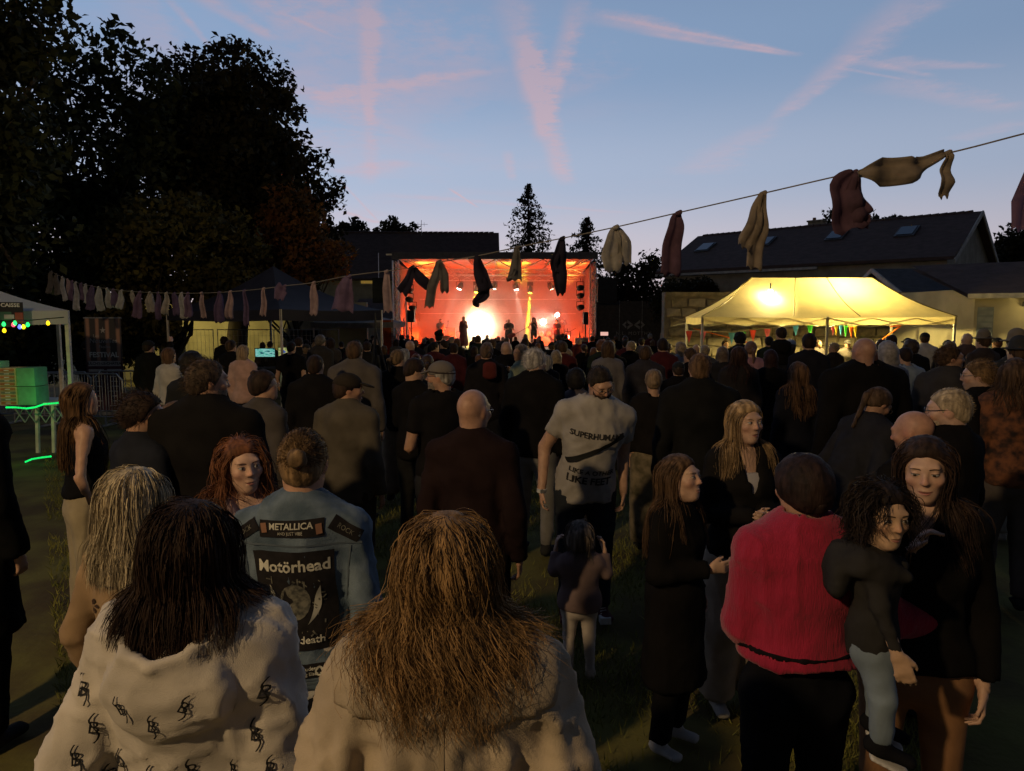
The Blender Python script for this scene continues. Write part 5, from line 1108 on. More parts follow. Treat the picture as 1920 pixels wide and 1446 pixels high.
tl = empty('table', (X(30, 10.9), 10.9, 0)); tag(tl, 'folding table under the white gazebo edged with green light rope', 'table'); tz = Z(762, 10.6); MB().box((-.35, .35, tz), (1.9, .75, .045)).obj('top', mat('table_top', (.62, .6, .56), .6), tl)
for x in (.27, .52): MB().bar((x, 0, tz - .02), (x - .03, 0, .0), .045).obj('leg', mat('gazebo_leg'), tl)
cr_ = MB()
for i in range(5):
    x = -.05 + i * .16; cr_.bar((x, -.06, tz - .04), (x + .16, -.06, tz - .28), .018, .01).bar((x + .16, -.055, tz - .04), (x, -.055, tz - .28), .018, .01)
cr_.obj('lattice', mat('lattice_grey', (.35, .35, .33), .7), tl)
GL = mat('rope_light_green', (.05, .5, .15), .4, emit=(.0, 1.0, .18), estr=1.6)
def light_rope(pts, d, label):
    P = [Vector(PX(u, v, d)) for u, v in pts]; r = empty('light_rope', P[0]); tag(r, label, 'light rope', 'green light ropes'); MB().tube([p - P[0] for p in P], .012, 5, False).obj('tube', mat('rope_tube', (.1, .4, .15), .3, emit=(0, .8, .14), estr=.5), r); n = 46 if len(pts) > 4 else 22
    me = MB().lathe((0, 0, 0), [(.006, -.012), (.013, 0), (.006, .012)], 6).mesh('diode'); me.materials.append(GL)
    for i in range(n):
        t = i / (n - 1) * (len(P) - 1); k = min(int(t), len(P) - 2); q = P[k].lerp(P[k + 1], t - k) - P[0]; link('diode', me, None, r, q)
light_rope([(12, 764), (28, 764), (50, 766), (65, 764), (82, 758), (105, 756), (125, 754)], 10.45, 'green glowing light rope along the edge of the cash table')
light_rope([(48, 866), (60, 861), (78, 858), (95, 856)], 10.45, 'green glowing light rope low by the lawn under the table')
lamp('rope_glow', 'POINT', PX(60, 745, 10.3), 3.0, (0, 1, .2), size=.25)
for bi, (v0, v1, u0, u1) in enumerate(((689, 724, 3, 69), (724, 759, 5, 72))):
    d = 10.75; w = (u1 - u0) / FPX * d; p = Vector(PX((u0 + u1) / 2, v1, d)); h = (v1 - v0) / FPX * d - .006; r = empty('drawer_box', p + Vector((0, .12, 0))); tag(r, '%s drawer unit with green sides on the cash table' % ('upper' if bi == 0 else 'lower'), 'drawer box', 'drawer units on the cash table')
    MB().box((w * .24, 0, h / 2), (w * .5, .30, h)).obj('side', mat('drawer_green', (.16, .42, .24), .6), r); f = MB().box((-w * .25, -.02, h / 2), (w * .47, .30, h)).obj('frame', mat('drawer_frame', (.62, .50, .26), .6), r)
    for k in range(5): z = h * (.12 + .19 * k); MB().box((-w * .25, -.175, z), (w * .40, .02, h * .12)).obj('drawer', mat('drawer_%d' % (k % 2), ((.50, .20, .08), (.24, .26, .18))[k % 2], .6), r); MB().box((-w * .25, -.190, z), (w * .13, .01, h * .05)).obj('label_tag', mat('print_white'), r)
bx_ = MB().box(PX(0, 683, 10.8), (.14, .2, .10)).obj('carton', mat('drawer_green')); tag(bx_, 'green carton on top of the drawer units', 'carton')

# roll-up banner
bd = 16.5; bn = empty('banner', (X(195, bd), bd, GZ(bd)), R(4)); tag(bn, 'roll-up festival banner with white lettering on pleated print', 'banner'); bz = Z(596, bd) - GZ(bd); bw = 66 / FPX * bd
def banner_mat():
    m = bpy.data.materials.new('banner_print'); m.use_nodes = True; nt = m.node_tree; b = nt.nodes['Principled BSDF']; tc = N(nt, 'ShaderNodeTexCoord'); sp2 = N(nt, 'ShaderNodeSeparateXYZ'); L(nt, tc.outputs['Generated'], sp2.inputs[0]); x, y, z = sp2.outputs
    w = N(nt, 'ShaderNodeTexWave'); w.wave_type = 'BANDS'; w.bands_direction = 'X'; w.inputs['Scale'].default_value = 1.15; w.inputs['Distortion'].default_value = 2.2; w.inputs['Detail'].default_value = 2; w.inputs['Detail Scale'].default_value = .7; L(nt, tc.outputs['Generated'], w.inputs['Vector']); w.inputs['Phase Offset'].default_value = 1.2
    c = mixc(nt, sstep(nt, .45, 1.0, w.outputs[1]), (.07, .06, .06), (.52, .28, .20)); c = mixc(nt, sstep(nt, .62, .45, z), c, (.07, .02, .035)); L(nt, c, b.inputs['Base Color']); b.inputs['Roughness'].default_value = .6; return m
MB().box((0, 0, bz / 2 + .04), (bw, .012, bz - .08)).obj('print_sheet', banner_mat(), bn); MB().box((0, 0, bz), (bw + .02, .03, .03)).obj('top_rail', ALU, bn); MB().box((0, .0, .05), (bw + .06, .22, .09)).obj('base', ALU, bn)
PWm = mat('print_white'); PGm = mat('print_greyish', (.48, .46, .46), .7); y_ = -.0085
flat_text('Les', .10, PGm, bn, (-.16, y_, bz - .42), shear=.1); flat_text('Nouvelles', .155, PGm, bn, (0, y_, bz - .535), shear=.1); flat_text('Etoiles', .10, PGm, bn, (.02, y_, bz - .67), shear=.1); flat_text('FESTIVAL', .165, PWm, bn, (0, y_, bz - .86), bold=.004)
stp = [(math.sin(i * PI / 5) * (.075 if i % 2 == 0 else .028), y_, bz - .29 + math.cos(i * PI / 5) * (.085 if i % 2 == 0 else .03)) for i in range(10)]; MB().poly(stp).obj('star', PGm, bn)
MB().box((0, -.009, bz - 1.06), (bw * .88, .004, .12)).obj('plate', mat('print_greyish'), bn); flat_text('OULCHY-LE-CHÂTEAU', .085, mat('print_ink', (.03, .02, .03), .7), bn, (0, -.0125, bz - 1.06), bold=.002)
for x, w in ((-.19, .38), (.21, .36)): MB().box((x, -.009, bz - 1.22), (w * .9, .004, .06)).obj('plate', PGm, bn)
for k in range(7):
    for x, w in ((-.2, .22), (.2, .22)): MB().box((x + .03 * ((k * 7) % 3 - 1), -.009, bz - 1.36 - k * .115), (w * (.6 + .1 * ((k * 5) % 4)), .004, .022)).obj('text_line', PGm, bn)

# crowd barriers
BAR = mat('galvanised', (.38, .38, .38), .5, metal=.6)
def barrier(u, d, rz, label, w=2.0):
    r = empty('crowd_barrier', (X(u, d), d, GZ(d)), R(rz)); tag(r, label, 'barrier', 'metal crowd barriers'); pts = [(-w / 2, 0, .1), (-w / 2, 0, .95), (-w / 2 + .12, 0, 1.08), (w / 2 - .12, 0, 1.08), (w / 2, 0, .95), (w / 2, 0, .1)]; MB().tube(pts, .02, 6).tube([(-w / 2, 0, .2), (w / 2, 0, .2)], .018, 6).obj('frame', BAR, r)
    me = MB().tube([(0, 0, .2), (0, 0, 1.07)], .009, 4, False).mesh('rail'); me.materials.append(BAR)
    for i in range(int(w / .125) - 1): link('rail', me, None, r, (-w / 2 + .125 * (i + 1), 0, 0))
    for x in (-w * .3, w * .3): MB().bar((x, -.3, .02), (x, .3, .02), .05, .03).bar((x, 0, .02), (x, 0, .2), .03).obj('foot', BAR, r)
barrier(75, 15.0, 4, 'crowd barrier behind the cash table'); barrier(140, 14.5, -6, 'crowd barrier overlapping the gazebo leg'); barrier(265, 15.5, 3, 'crowd barrier right of the festival banner'); barrier(722, 9.2, 62, 'crowd barrier seen end on beside the beige trousers'); barrier(390, 17.5, 2, 'crowd barrier in front of the mesh fence', 2.4)
# mesh fence, lit yard wall behind the sound desk
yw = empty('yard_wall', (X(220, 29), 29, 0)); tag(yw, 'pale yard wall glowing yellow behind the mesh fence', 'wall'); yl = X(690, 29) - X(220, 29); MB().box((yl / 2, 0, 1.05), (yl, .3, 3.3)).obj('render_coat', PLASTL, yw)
for u, v, w, h in ((452, 634, .35, .8), (330, 640, 1.0, 1.0), (575, 640, 1.2, .9)): x = X(u, 29) - X(220, 29); f = MB().box((x, -.17, Z(v, 29)), (w + .16, .08, h + .16)).obj('window', TRIM, yw); MB().box((x, -.225, Z(v, 29)), (w, .03, h)).obj('pane', DARKG, f)
yl_ = empty('yard_lamp', (X(300, 25), 25, 2.6)); tag(yl_, 'floodlight behind the shrub lighting the yard wall', 'lamp'); MB().box((0, 0, 0), (.3, .14, .22)).obj('housing', BLK, yl_); MB().box((0, .08, 0), (.26, .02, .18)).obj('lens', mat('flood_lens', (.8, .7, .4), .3, emit=(1, .80, .25), estr=20), yl_); MB().tube([(0, 0, -2.6), (0, 0, 0)], .03, 6).obj('post', BLK, yl_); lamp('yard_light', 'SPOT', (X(300, 25), 25.15, 2.6), 330, (1, .78, .22), (X(330, 29), 29, 1.2), .1, 150, .5)
mf = []
for k, u in enumerate((340, 470, 575)):
    r = empty('mesh_fence', (X(u, 23), 23, GZ(23))); tag(r, 'wire mesh fence panel %s behind the sound desk' % ('at the left', 'in the middle', 'at the right')[k], 'fence', 'wire fence panels'); w = 2.1; MB().tube([(-w / 2, 0, 0), (-w / 2, 0, 2.0), (w / 2, 0, 2.0), (w / 2, 0, 0)], .021, 6).obj('frame', BAR, r); m = MB()
    for i in range(15): m.tube([(-w / 2 + w * (i + 1) / 16, 0, .1), (-w / 2 + w * (i + 1) / 16, 0, 2.0)], .004, 3, False)
    for i in range(8): m.tube([(-w / 2, 0, .2 + .23 * i), (w / 2, 0, .2 + .23 * i)], .004, 3, False)
    m.obj('mesh', BAR, r)
# ------------------------------------------------------------------ black gazebo over the sound desk
bg_ = empty('gazebo', (0, 0, 0)); tag(bg_, 'black gazebo over the sound desk, pale post in front', 'gazebo'); A_ = (X(528, 16.5), 16.5); B_ = (X(716, 18.6), 18.6); C_ = (X(316, 18.4), 18.4); D_ = (B_[0] + C_[0] - A_[0], B_[1] + C_[1] - A_[1]); cc_ = ((B_[0] + C_[0]) / 2, (B_[1] + C_[1]) / 2); zg = Z(580, 16.6)
canopy(bg_, [A_, B_, D_, C_], [cc_], zg, Z(499, 18.5), .26, TB, sag=.16)
for x, y in (A_, B_, C_, D_): MB().box((x, y + .03, zg / 2 - .12), (.05, .05, zg + .24)).obj('leg', mat('gazebo_leg'), bg_)
sdk = empty('sound_desk', (X(560, 18.3), 18.3, GZ(18))); tag(sdk, 'sound desk table under the black gazebo with screens', 'desk'); MB().box((0, 0, .98), (3.0, .75, .05)).obj('top', BLK, sdk); MB().box((-.4, 0, .8), (.06, .7, .3)).obj('panel', BLK, sdk)
for x in (-1.4, 1.4): MB().box((x, 0, .48), (.05, .6, .95)).obj('leg', METAL, sdk)
def screen_mat(name, cols, sc, st):
    m = bpy.data.materials.new(name); m.use_nodes = True; nt = m.node_tree; b = nt.nodes['Principled BSDF']; tc = N(nt, 'ShaderNodeTexCoord'); v = N(nt, 'ShaderNodeTexVoronoi'); v.inputs['Scale'].default_value = sc; v.distance = 'CHEBYCHEV'; L(nt, tc.outputs['Generated'], v.inputs['Vector']); rp = N(nt, 'ShaderNodeValToRGB'); rp.color_ramp.interpolation = 'CONSTANT'; L(nt, v.outputs['Color'], rp.inputs[0])
    while len(rp.color_ramp.elements) < len(cols): rp.color_ramp.elements.new(.5)
    for i, (e, c) in enumerate(zip(rp.color_ramp.elements, cols)): e.position = i / len(cols); e.color = (*c, 1)
    b.inputs['Base Color'].default_value = (.02, .02, .02, 1); L(nt, rp.outputs[0], b.inputs['Emission Color']); b.inputs['Emission Strength'].default_value = st; return m
SCR1 = screen_mat('screen_teal', [(.05, .30, .28), (.12, .5, .4), (.25, .6, .55), (.02, .12, .15)], 7, .8); SCR2 = screen_mat('screen_yellow', [(.45, .42, .12), (.5, .48, .2), (.25, .3, .1), (.05, .1, .35)], 6, .8); SCR3 = screen_mat('screen_multi', [(.02, .04, .03), (.02, .03, .02), (.05, .55, .3), (.6, .6, .2), (.55, .35, .7), (.4, .8, .7)], 14, 1.3)
for u0, u1, v0, v1, m, lab in ((429, 441, 653, 668, SCR1, 'narrow teal screen at the left end of the sound desk'), (479, 515, 654, 669, SCR1, 'wide teal screen on the sound desk'), (522, 549, 652, 668, SCR2, 'yellow screen beside the gazebo post'), (609, 633, 655, 679, SCR3, 'colourful mixing screen at the right end of the sound desk')):
    d = 17.9; p = Vector(PX((u0 + u1) / 2, (v0 + v1) / 2, d)); w, h = (u1 - u0) / FPX * d, (v1 - v0) / FPX * d; r = empty('screen', p, R(0)); tag(r, lab, 'screen', 'screens on the sound desk'); MB().box((0, .02, 0), (w + .03, .03, h + .03)).obj('case', BLK, r); MB().box((0, .0, 0), (w, .006, h)).obj('display', m, r); MB().box((0, .06, -h * .5 - .06), (.06, .05, .14)).obj('foot', BLK, r)
fc = empty('equipment_rack', (X(563, 16.0), 16.2, GZ(16))); tag(fc, 'open equipment rack with pale edges behind the gazebo post', 'rack'); rw = 36 / FPX * 16; zt_ = Z(690, 16) - GZ(16)
for x in (-rw, rw * .55): MB().box((x, 0, zt_ / 2), (.05, .5, zt_)).obj('side', ALU, fc)
MB().box((-rw * .2, 0, zt_), (rw * 1.6, .52, .04)).obj('top', ALU, fc)
for z in (.15, .5, .75): MB().box((-rw * .2, 0, z), (rw * 1.5, .48, .2)).obj('unit', BLK, fc)
MB().box((-rw * .2, -.25, .08), (rw * 1.6, .03, .05)).obj('edge', ALU, fc)
# second gazebo with orange side, tripod
g2 = empty('gazebo', (0, 0, 0)); tag(g2, 'grey gazebo with orange side panel left of the stage', 'gazebo'); x0, x1 = X(655, 26), X(738, 26); canopy(g2, [(x0 - 1.4, 26), (x1, 26), (x1, 29), (x0 - 1.4, 29)], [((x0 - 1.4 + x1) / 2 - .4, 27.5)], Z(604, 26), Z(570, 27), .2, mat('tent_grey', (.24, .22, .2), .8, trans=.2), sag=.12)
for x, y in ((x0 - 1.3, 26.05), (x1 - .05, 26.05), (x1 - .05, 28.9), (x0 - 1.3, 28.9)): MB().box((x, y, .8), (.05, .05, 2.5)).obj('leg', mat('gazebo_leg'), g2)
MB().box((X(727, 26.0), 26.04, .95), (.42, .03, 2.1)).obj('side_panel', mat('tent_orange', (.55, .12, .03), .8, trans=.4), g2); MB().box((X(711, 26), 26.04, .95), (.2, .03, 2.1)).obj('side_panel', mat('tent_greywhite', (.5, .45, .38), .8), g2)
tr = empty('tripod_stand', (X(705, 12.5), 12.5, GZ(12.5))); tag(tr, 'black tripod stand silhouetted in front of the gazebo', 'stand'); MB().tube([(0, 0, 1.0), (0, 0, Z(577, 12.5))], .016, 6).obj('pole', BLK, tr)
for a in (.3, 2.4, 4.5): MB().tube([(0, 0, Z(612, 12.5)), (math.cos(a) * .5, math.sin(a) * .5, 0)], .016, 5).obj('leg', BLK, tr)

# ------------------------------------------------------------------ rope with cloth rags
def rope_d(u):
    k = (u - CU) / FPX; return (3.3 + 2.4 * .93) / (1 + .93 * k)
rope_uv = [(2260, 172), (1990, 235), (1920, 251), (1775, 288), (1600, 324), (1430, 363), (1272, 399), (1150, 427), (1054, 447), (968, 464), (900, 479), (822, 492), (770, 502), (727, 508), (655, 517), (588, 530), (535, 536), (480, 543), (400, 549), (330, 550), (270, 548), (220, 544), (175, 537), (140, 529), (115, 519), (95, 509)]
rope_p = [at(u, v, rope_d(u)) for u, v in rope_uv]
def catmull(P, n=6):
    o = []
    for i in range(len(P) - 1):
        a, b, c, d = P[max(i - 1, 0)], P[i], P[i + 1], P[min(i + 2, len(P) - 1)]
        for j in range(n):
            t = j / n; o.append(.5 * ((2 * b) + (c - a) * t + (2 * a - 5 * b + 4 * c - d) * t * t + (3 * b - a - 3 * c + d) * t ** 3))
    return o + [P[-1]]
po = empty('rope_post', (rope_p[0].x, rope_p[0].y, 0)); tag(po, 'wooden post holding the near end of the rag rope', 'post'); MB().tube([(0, 0, -.1), (0, 0, rope_p[0].z + .15)], [.05, .04], 8).obj('pole', WOODD, po, smooth=True); MB().lathe((0, 0, rope_p[0].z - .03), [(.052, 0), (.052, .06)], 8).obj('rope_binding', mat('rope_hemp', (.22, .19, .15), .9, bump=.5, bscale=300), po)
ro = MB().tube(catmull(rope_p), .0042, 5, False).obj('rope', mat('rope_hemp', (.22, .19, .15), .9, bump=.5, bscale=300)); tag(ro, 'long sagging rope carrying the row of cloth rags', 'rope')
CR = {'cream': (.46, .42, .37), 'white': (.50, .48, .47), 'mauve': (.22, .15, .24), 'plum': (.16, .09, .13), 'navy': (.035, .03, .055), 'pink': (.46, .34, .34), 'grey': (.20, .18, .17), 'tan': (.36, .29, .22), 'violet': (.17, .12, .22)}
def strip(mb, path, wid, rg, nc=11, fold=.25, th=.0):
    """a hanging strip of cloth along path [(dx, dz)], half-widths wid; gathered and folded"""
    nr = len(path); i0 = len(mb.v); ph = rg.random() * 6.28
    for r_, ((x, y, z), w) in enumerate(zip(path, wid)):
        t = r_ / (nr - 1); pa, pb = path[max(r_ - 1, 0)], path[min(r_ + 1, nr - 1)]; tx, tz = pb[0] - pa[0], pb[2] - pa[2]; tl = math.hypot(tx, tz) or 1; nx_, nz_ = -tz / tl, tx / tl
        for c in range(nc):
            s = c / (nc - 1) * 2 - 1; f = math.sin(s * 4.2 + ph + t * 1.4) * w * fold + math.sin(s * 9 + ph * 2) * w * fold * .35
            mb.v.append((x + s * w * nx_, y + f, z + s * w * nz_ + .2 * w * abs(s) * (1 if t < .3 else 0) + (.012 * math.sin(s * 6 + ph) if r_ == nr - 1 else 0)))
    for r_ in range(nr - 1):
        for c in range(nc - 1): k = i0 + r_ * nc + c; mb.f.append((k, k + 1, k + nc + 1, k + nc))
ORD = ['first', 'second', 'third', 'fourth', 'fifth', 'sixth', 'seventh', 'eighth', 'ninth', 'tenth', 'eleventh', 'twelfth', 'thirteenth', 'fourteenth', 'fifteenth', 'sixteenth', 'seventeenth', 'eighteenth', 'nineteenth', 'twentieth', 'twenty-first', 'twenty-second', 'twenty-third', 'twenty-fourth', 'twenty-fifth', 'twenty-sixth', 'twenty-seventh', 'twenty-eighth']
def rag(u, v, strips, col, label, seed=0, fold=.2):
    """strips: list of lists of (u, v, half-width px) measured in the picture, at the rope's own distance"""
    d = rope_d(u); s = FPX / d; rg = np.random.default_rng(seed + int(u)); p = at(u, v, d); root = empty('cloth_rag', p); tag(root, label, 'cloth rag', 'cloth rags tied to the rope'); m = mat('rag_' + col, CR[col], .9, scale=14, var=.16, bump=.25, bscale=120, trans=.5)
    for st_ in strips:
        mb = MB(); pts = [Vector(((a - u) / s, 0, -(b - v) / s)) for a, b, w in st_]; pp, ww = [], []
        q = catmull(pts, 5); wl = [w / s for _, _, w in st_]
        for i, a in enumerate(q): t = i / 5; k = min(int(t), len(wl) - 2); pp.append((a.x, a.y - .02 * math.sin(i * .8 + seed), a.z)); ww.append(wl[k] + (wl[k + 1] - wl[k]) * (t - k))
        strip(mb, pp, ww, rg, fold=fold); o = mb.obj('cloth', m, root, smooth=True); so = o.modifiers.new('thick', 'SOLIDIFY'); so.thickness = .0012
    k = Field(); k.ell((0, 0, -.004), (.022 * min(1, d / 6 + .5), .016, .016), k=.01); k.ell((.012, -.006, .006), (.012, .012, .013), k=.01); sdf_obj('knot', [k.mesh(.006)], m, root, False)
R_ = [  # u, v, strips, colour, words
 (1775, 288, [[(1772, 287, 6), (1740, 305, 12), (1710, 318, 24), (1660, 320, 26), (1625, 322, 8), (1613, 325, 3)], [(1776, 288, 6), (1778, 310, 10), (1776, 340, 14), (1778, 366, 9)]], 'tan', 'tan and cream rag blown out sideways along the rope'),
 (1600, 324, [[(1600, 325, 8), (1588, 350, 30), (1590, 390, 30), (1602, 428, 34)], [(1602, 326, 6), (1606, 370, 18), (1622, 405, 20), (1634, 412, 10)]], 'plum', 'wide plum coloured rag with ragged foot over the long roof'),
 (1430, 363, [[(1429, 364, 5), (1420, 400, 12), (1408, 440, 16), (1396, 462, 12)], [(1430, 364, 5), (1430, 410, 12), (1424, 450, 14), (1416, 500, 15)]], 'tan', 'tan two legged rag hanging over the marquee'),
 (1272, 399, [[(1272, 400, 5), (1268, 420, 14), (1262, 460, 18), (1258, 513, 19)]], 'plum', 'long dark plum rag left of the long roof'),
 (1154, 426, [[(1154, 427, 5), (1150, 450, 14), (1148, 480, 20), (1150, 508, 14)], [(1157, 428, 5), (1170, 455, 13), (1172, 494, 14)]], 'cream', 'cream puffed rag hanging beside the second spruce'),
 (1054, 447, [[(1054, 448, 5), (1050, 480, 12), (1050, 515, 14), (1053, 550, 8)], [(1050, 462, 4), (1040, 490, 8), (1044, 510, 6)]], 'navy', 'navy rag hanging before the right of the stage'),
 (970, 464, [[(969, 465, 4), (968, 490, 9), (965, 524, 14)], [(966, 505, 3), (958, 520, 4), (950, 524, 3)]], 'grey', 'grey rag with dark hem before the middle of the stage'),
 (894, 481, [[(894, 482, 4), (900, 510, 13), (912, 545, 14)], [(903, 520, 5), (906, 550, 12), (890, 566, 5), (898, 572, 3)]], 'navy', 'navy twisted rag hanging before the white stage glow'),
 (823, 491, [[(823, 492, 4), (816, 520, 9), (808, 545, 9), (804, 575, 9)], [(824, 492, 4), (832, 515, 8), (833, 547, 8)]], 'grey', 'grey rag with two long legs before the red stage'),
 (773, 501, [[(772, 502, 4), (764, 530, 10), (752, 548, 12)], [(774, 502, 4), (786, 520, 10), (806, 538, 10)]], 'navy', 'navy rag spreading like wings before the left tower'),
 (724, 509, [[(724, 510, 4), (725, 540, 8), (726, 584, 9)]], 'pink', 'straight pale rag left of the stage tower'),
 (655, 518, [[(653, 519, 5), (646, 545, 17), (640, 582, 22)]], 'mauve', 'broad mauve rag over the black gazebo'),
 (588, 530, [[(588, 531, 3), (588, 555, 8), (587, 590, 7)]], 'pink', 'pale pink narrow rag over the black gazebo'),
 (534, 536, [[(532, 537, 8), (526, 545, 13), (524, 562, 8)]], 'mauve', 'short bunched mauve rag at the black gazebo peak')]
for i, (u, v, s_, c, lab) in enumerate(R_): rag(u, v, s_, c, lab, i)
left = [(494, 'pink', 50), (458, 'violet', 66), (432, 'pink', 50), (411, 'violet', 56), (377, 'pink', 46), (352, 'mauve', 44), (340, 'white', 46), (327, 'violet', 40), (312, 'cream', 40), (296, 'violet', 50), (280, 'cream', 36), (262, 'mauve', 48), (247, 'cream', 40), (228, 'white', 34), (212, 'violet', 30), (200, 'white', 36), (184, 'white', 44), (172, 'violet', 44), (160, 'white', 34), (152, 'mauve', 30), (142, 'white', 52), (135, 'mauve', 36), (126, 'pink', 34), (116, 'white', 44), (105, 'grey', 38), (96, 'grey', 40)]
for i, (u, c, ln) in enumerate(left):
    v = float(np.interp(u, [q[0] for q in rope_uv[::-1]], [q[1] for q in rope_uv[::-1]])); rgl = np.random.default_rng(i + 90); w = 5.5 + 3.5 * rgl.random(); dr = rgl.normal() * 4; w *= .75 if u < 170 else 1
    rag(u, v, [[(u, v + 1, 2.5), (u + dr * .4, v + ln * .45, w * .9), (u + dr, v + ln, w)]], c, '%s cloth rag from the left end of the rope, %s' % (ORD[len(left) - 1 - i], c), i, .4)
# one more rag on a second line that runs off to the right
d = 3.9; p = at(1935, 300, d); r = empty('cloth_rag', p); tag(r, 'plum rag cut off by the right edge of the picture', 'cloth rag', 'cloth rags tied to the rope'); mb = MB(); s = FPX / d; strip(mb, [((a - 1935) / s, -.02 * k, -(b - 300) / s) for k, (a, b) in enumerate(((1935, 300), (1925, 340), (1914, 380), (1908, 430)))], [4 / s, 12 / s, 20 / s, 16 / s], np.random.default_rng(4)); mb.obj('cloth', mat('rag_plum'), r, smooth=True); MB().tube([(0, 0, 0), (1.2, -.6, .25), (3.4, -1.4, .9)], .004, 5, False).obj('string', mat('rope_hemp'), r)

# ------------------------------------------------------------------ flood lamp behind the photographer
fl = empty('flood_lamp', (-4.6, -3.0, 0)); tag(fl, 'warm flood lamp on a stand lighting the lawn from behind', 'lamp'); MB().tube([(0, 0, 0), (0, 0, 5.4)], .03, 6).obj('pole', BLK, fl)
for a in (.5, 2.6, 4.7): MB().tube([(0, 0, .7), (math.cos(a) * .6, math.sin(a) * .6, 0)], .015, 5).obj('leg', BLK, fl)
MB().box((0, 0, 5.5), (.36, .12, .26)).obj('housing', BLK, fl); MB().box((0, .075, 5.5), (.32, .02, .22)).obj('lens', mat('flood_lens'), fl)
lamp('flood_light', 'SPOT', (-4.6, -2.85, 5.5), 1280, (1, .70, .36), (-.8, 4.6, .6), .16, 140, .35)
lamp('cottage_wall_fill', 'POINT', tuple(lp5), 6, (1, .74, .26), size=.06)  # added fill to brighten the cottage wall; its wall lamp is unlit
# ------------------------------------------------------------------ the people one can tell apart
BLKC, NAVY, CHAR = (.012, .011, .011), (.014, .015, .022), (.03, .028, .027)
SK1, SK2, SK3 = (.52, .31, .21), (.46, .26, .17), (.58, .37, .27)
BRN, DBR, BLN, GRY, WHT, RED_, BKH = (.075, .042, .022), (.028, .016, .011), (.36, .25, .13), (.26, .24, .22), (.55, .52, .49), (.16, .065, .028), (.012, .010, .009)
JN = (.10, .13, .17)
def wavy(n, ln, **k): return dict(dict(n=n, length=ln, seg=14, r0=.0014, wave=.006, freq=24), **k)
# 1 woman with long curly fair hair, back to us
P1 = place(838, 968, 1.32, label='woman with long curly fair hair and beige jacket, back turned, front centre', sex='f', heading=0, seed=1, arms=('loose', 'loose'), head=(0, 2, 0), fold=.011, res=.012, hres=.007,
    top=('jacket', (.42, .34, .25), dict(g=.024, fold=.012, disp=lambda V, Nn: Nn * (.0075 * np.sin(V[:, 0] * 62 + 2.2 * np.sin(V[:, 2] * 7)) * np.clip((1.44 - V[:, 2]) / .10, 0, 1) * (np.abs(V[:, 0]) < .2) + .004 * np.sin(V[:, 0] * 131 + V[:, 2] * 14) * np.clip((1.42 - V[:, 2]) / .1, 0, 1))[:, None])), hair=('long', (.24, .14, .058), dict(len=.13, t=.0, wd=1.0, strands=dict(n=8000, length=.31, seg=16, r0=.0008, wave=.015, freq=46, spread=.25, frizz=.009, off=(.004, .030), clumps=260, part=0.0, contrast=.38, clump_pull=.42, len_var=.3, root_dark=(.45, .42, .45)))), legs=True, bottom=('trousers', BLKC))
jk = cloth((.40, .325, .24)); pk = cloth((.36, .29, .21), kind='flap')
k1 = P1.k
for sg in (-1, 1):
    F1 = Field(); F1.p = [dict(q) for q in P1.GF.p]; F1.post = lambda P, d, s=sg: np.maximum(np.maximum(d - .009, np.abs(P[:, 0] * s - .125) - .075 - .02 * np.sin(P[:, 2] * 9)), np.maximum(np.maximum(P[:, 2] - 1.52, 1.365 + .018 * (P[:, 0] * s) / .1 - P[:, 2]), P[:, 1] + .02)); sdf_obj('storm_flap', [F1.mesh(.011, folds(.005, 6))], pk, P1.top)
rect_decal(P1, .010, .40, 0.0, 1.26, 0, cloth((.30, .24, .17), kind='seam'), 'seam', P1.top, off=.002, n=20)
bt = MB(); c = P1.J[1][1] + [.05, -.03, .10]; bt.box(tuple(c), (.02, .03, .055), Matrix.Rotation(.5, 3, 'Y')).obj('sleeve_buckle', BLK, P1.top)
# 2 girl in printed hoodie
P2 = place(355, 944, 1.52, label='girl with dark straight hair in cream hoodie printed with black monograms', sex='f', heading=3, seed=2, arms=('loose', 'down'), fold=.010, res=.012, hres=.007,
    top=('hoodie', (.50, .45, .39), dict(g=.02, fold=.013, hood=1.3)), hair=('long', (.03, .016, .010), dict(len=.10, wd=1.02, strands=dict(n=6000, length=.24, seg=11, r0=.0009, wave=.003, freq=14, spread=.25, off=(.006, .035), clumps=90, contrast=.38, frizz=.004, len_var=.12, part=.01))), bottom=('trousers', BLKC))
ink = mat('print_black', (.012, .012, .014), .8, attr='tint'); k2 = P2.k; rg = np.random.default_rng(8)
def mono(O, x, z, a, s):
    mg = text_decal(O, 'B', .046 * s, x, z, a, ink, O.top, name='monogram', shear=.1); t = np.linspace(-1, 1, 11); cx = -.010 * np.sin(t * PI) * s + .002; cz = .036 * t * s; w = .0022 * s; V = np.vstack([np.c_[cx - w, cz], np.c_[cx + w, cz]]); decal(O, V, [np.array([[i, 11 + i, 12 + i, i + 1] for i in range(10)])], x, z, a, ink, 'stroke', mg, off=.005)
for (x, z, a, s) in [(-.195, 1.32, 10, 1), (-.17, 1.24, -4, 1), (-.205, 1.175, 6, 1), (.19, 1.325, -12, 1), (.175, 1.235, 4, 1.05), (.205, 1.16, -8, 1), (-.115, 1.165, 6, 1), (-.035, 1.15, -2, 1), (.05, 1.165, 3, 1.05), (.125, 1.155, -4, 1), (.0, 1.09, 2, 1), (-.08, 1.10, 4, 1), (.09, 1.095, -5, 1), (-.16, 1.11, 0, 1)]:
    mono(P2, x, z, a, .9 * s)
nb2 = P2.bend((0, -.015 * k2, 1.44 * k2))
for (x, dz, a) in [(-.06, -.115, 25), (.065, -.11, -25), (.0, -.15, -4)]:
    mono(P2, x, nb2[2] + dz, a, .8)
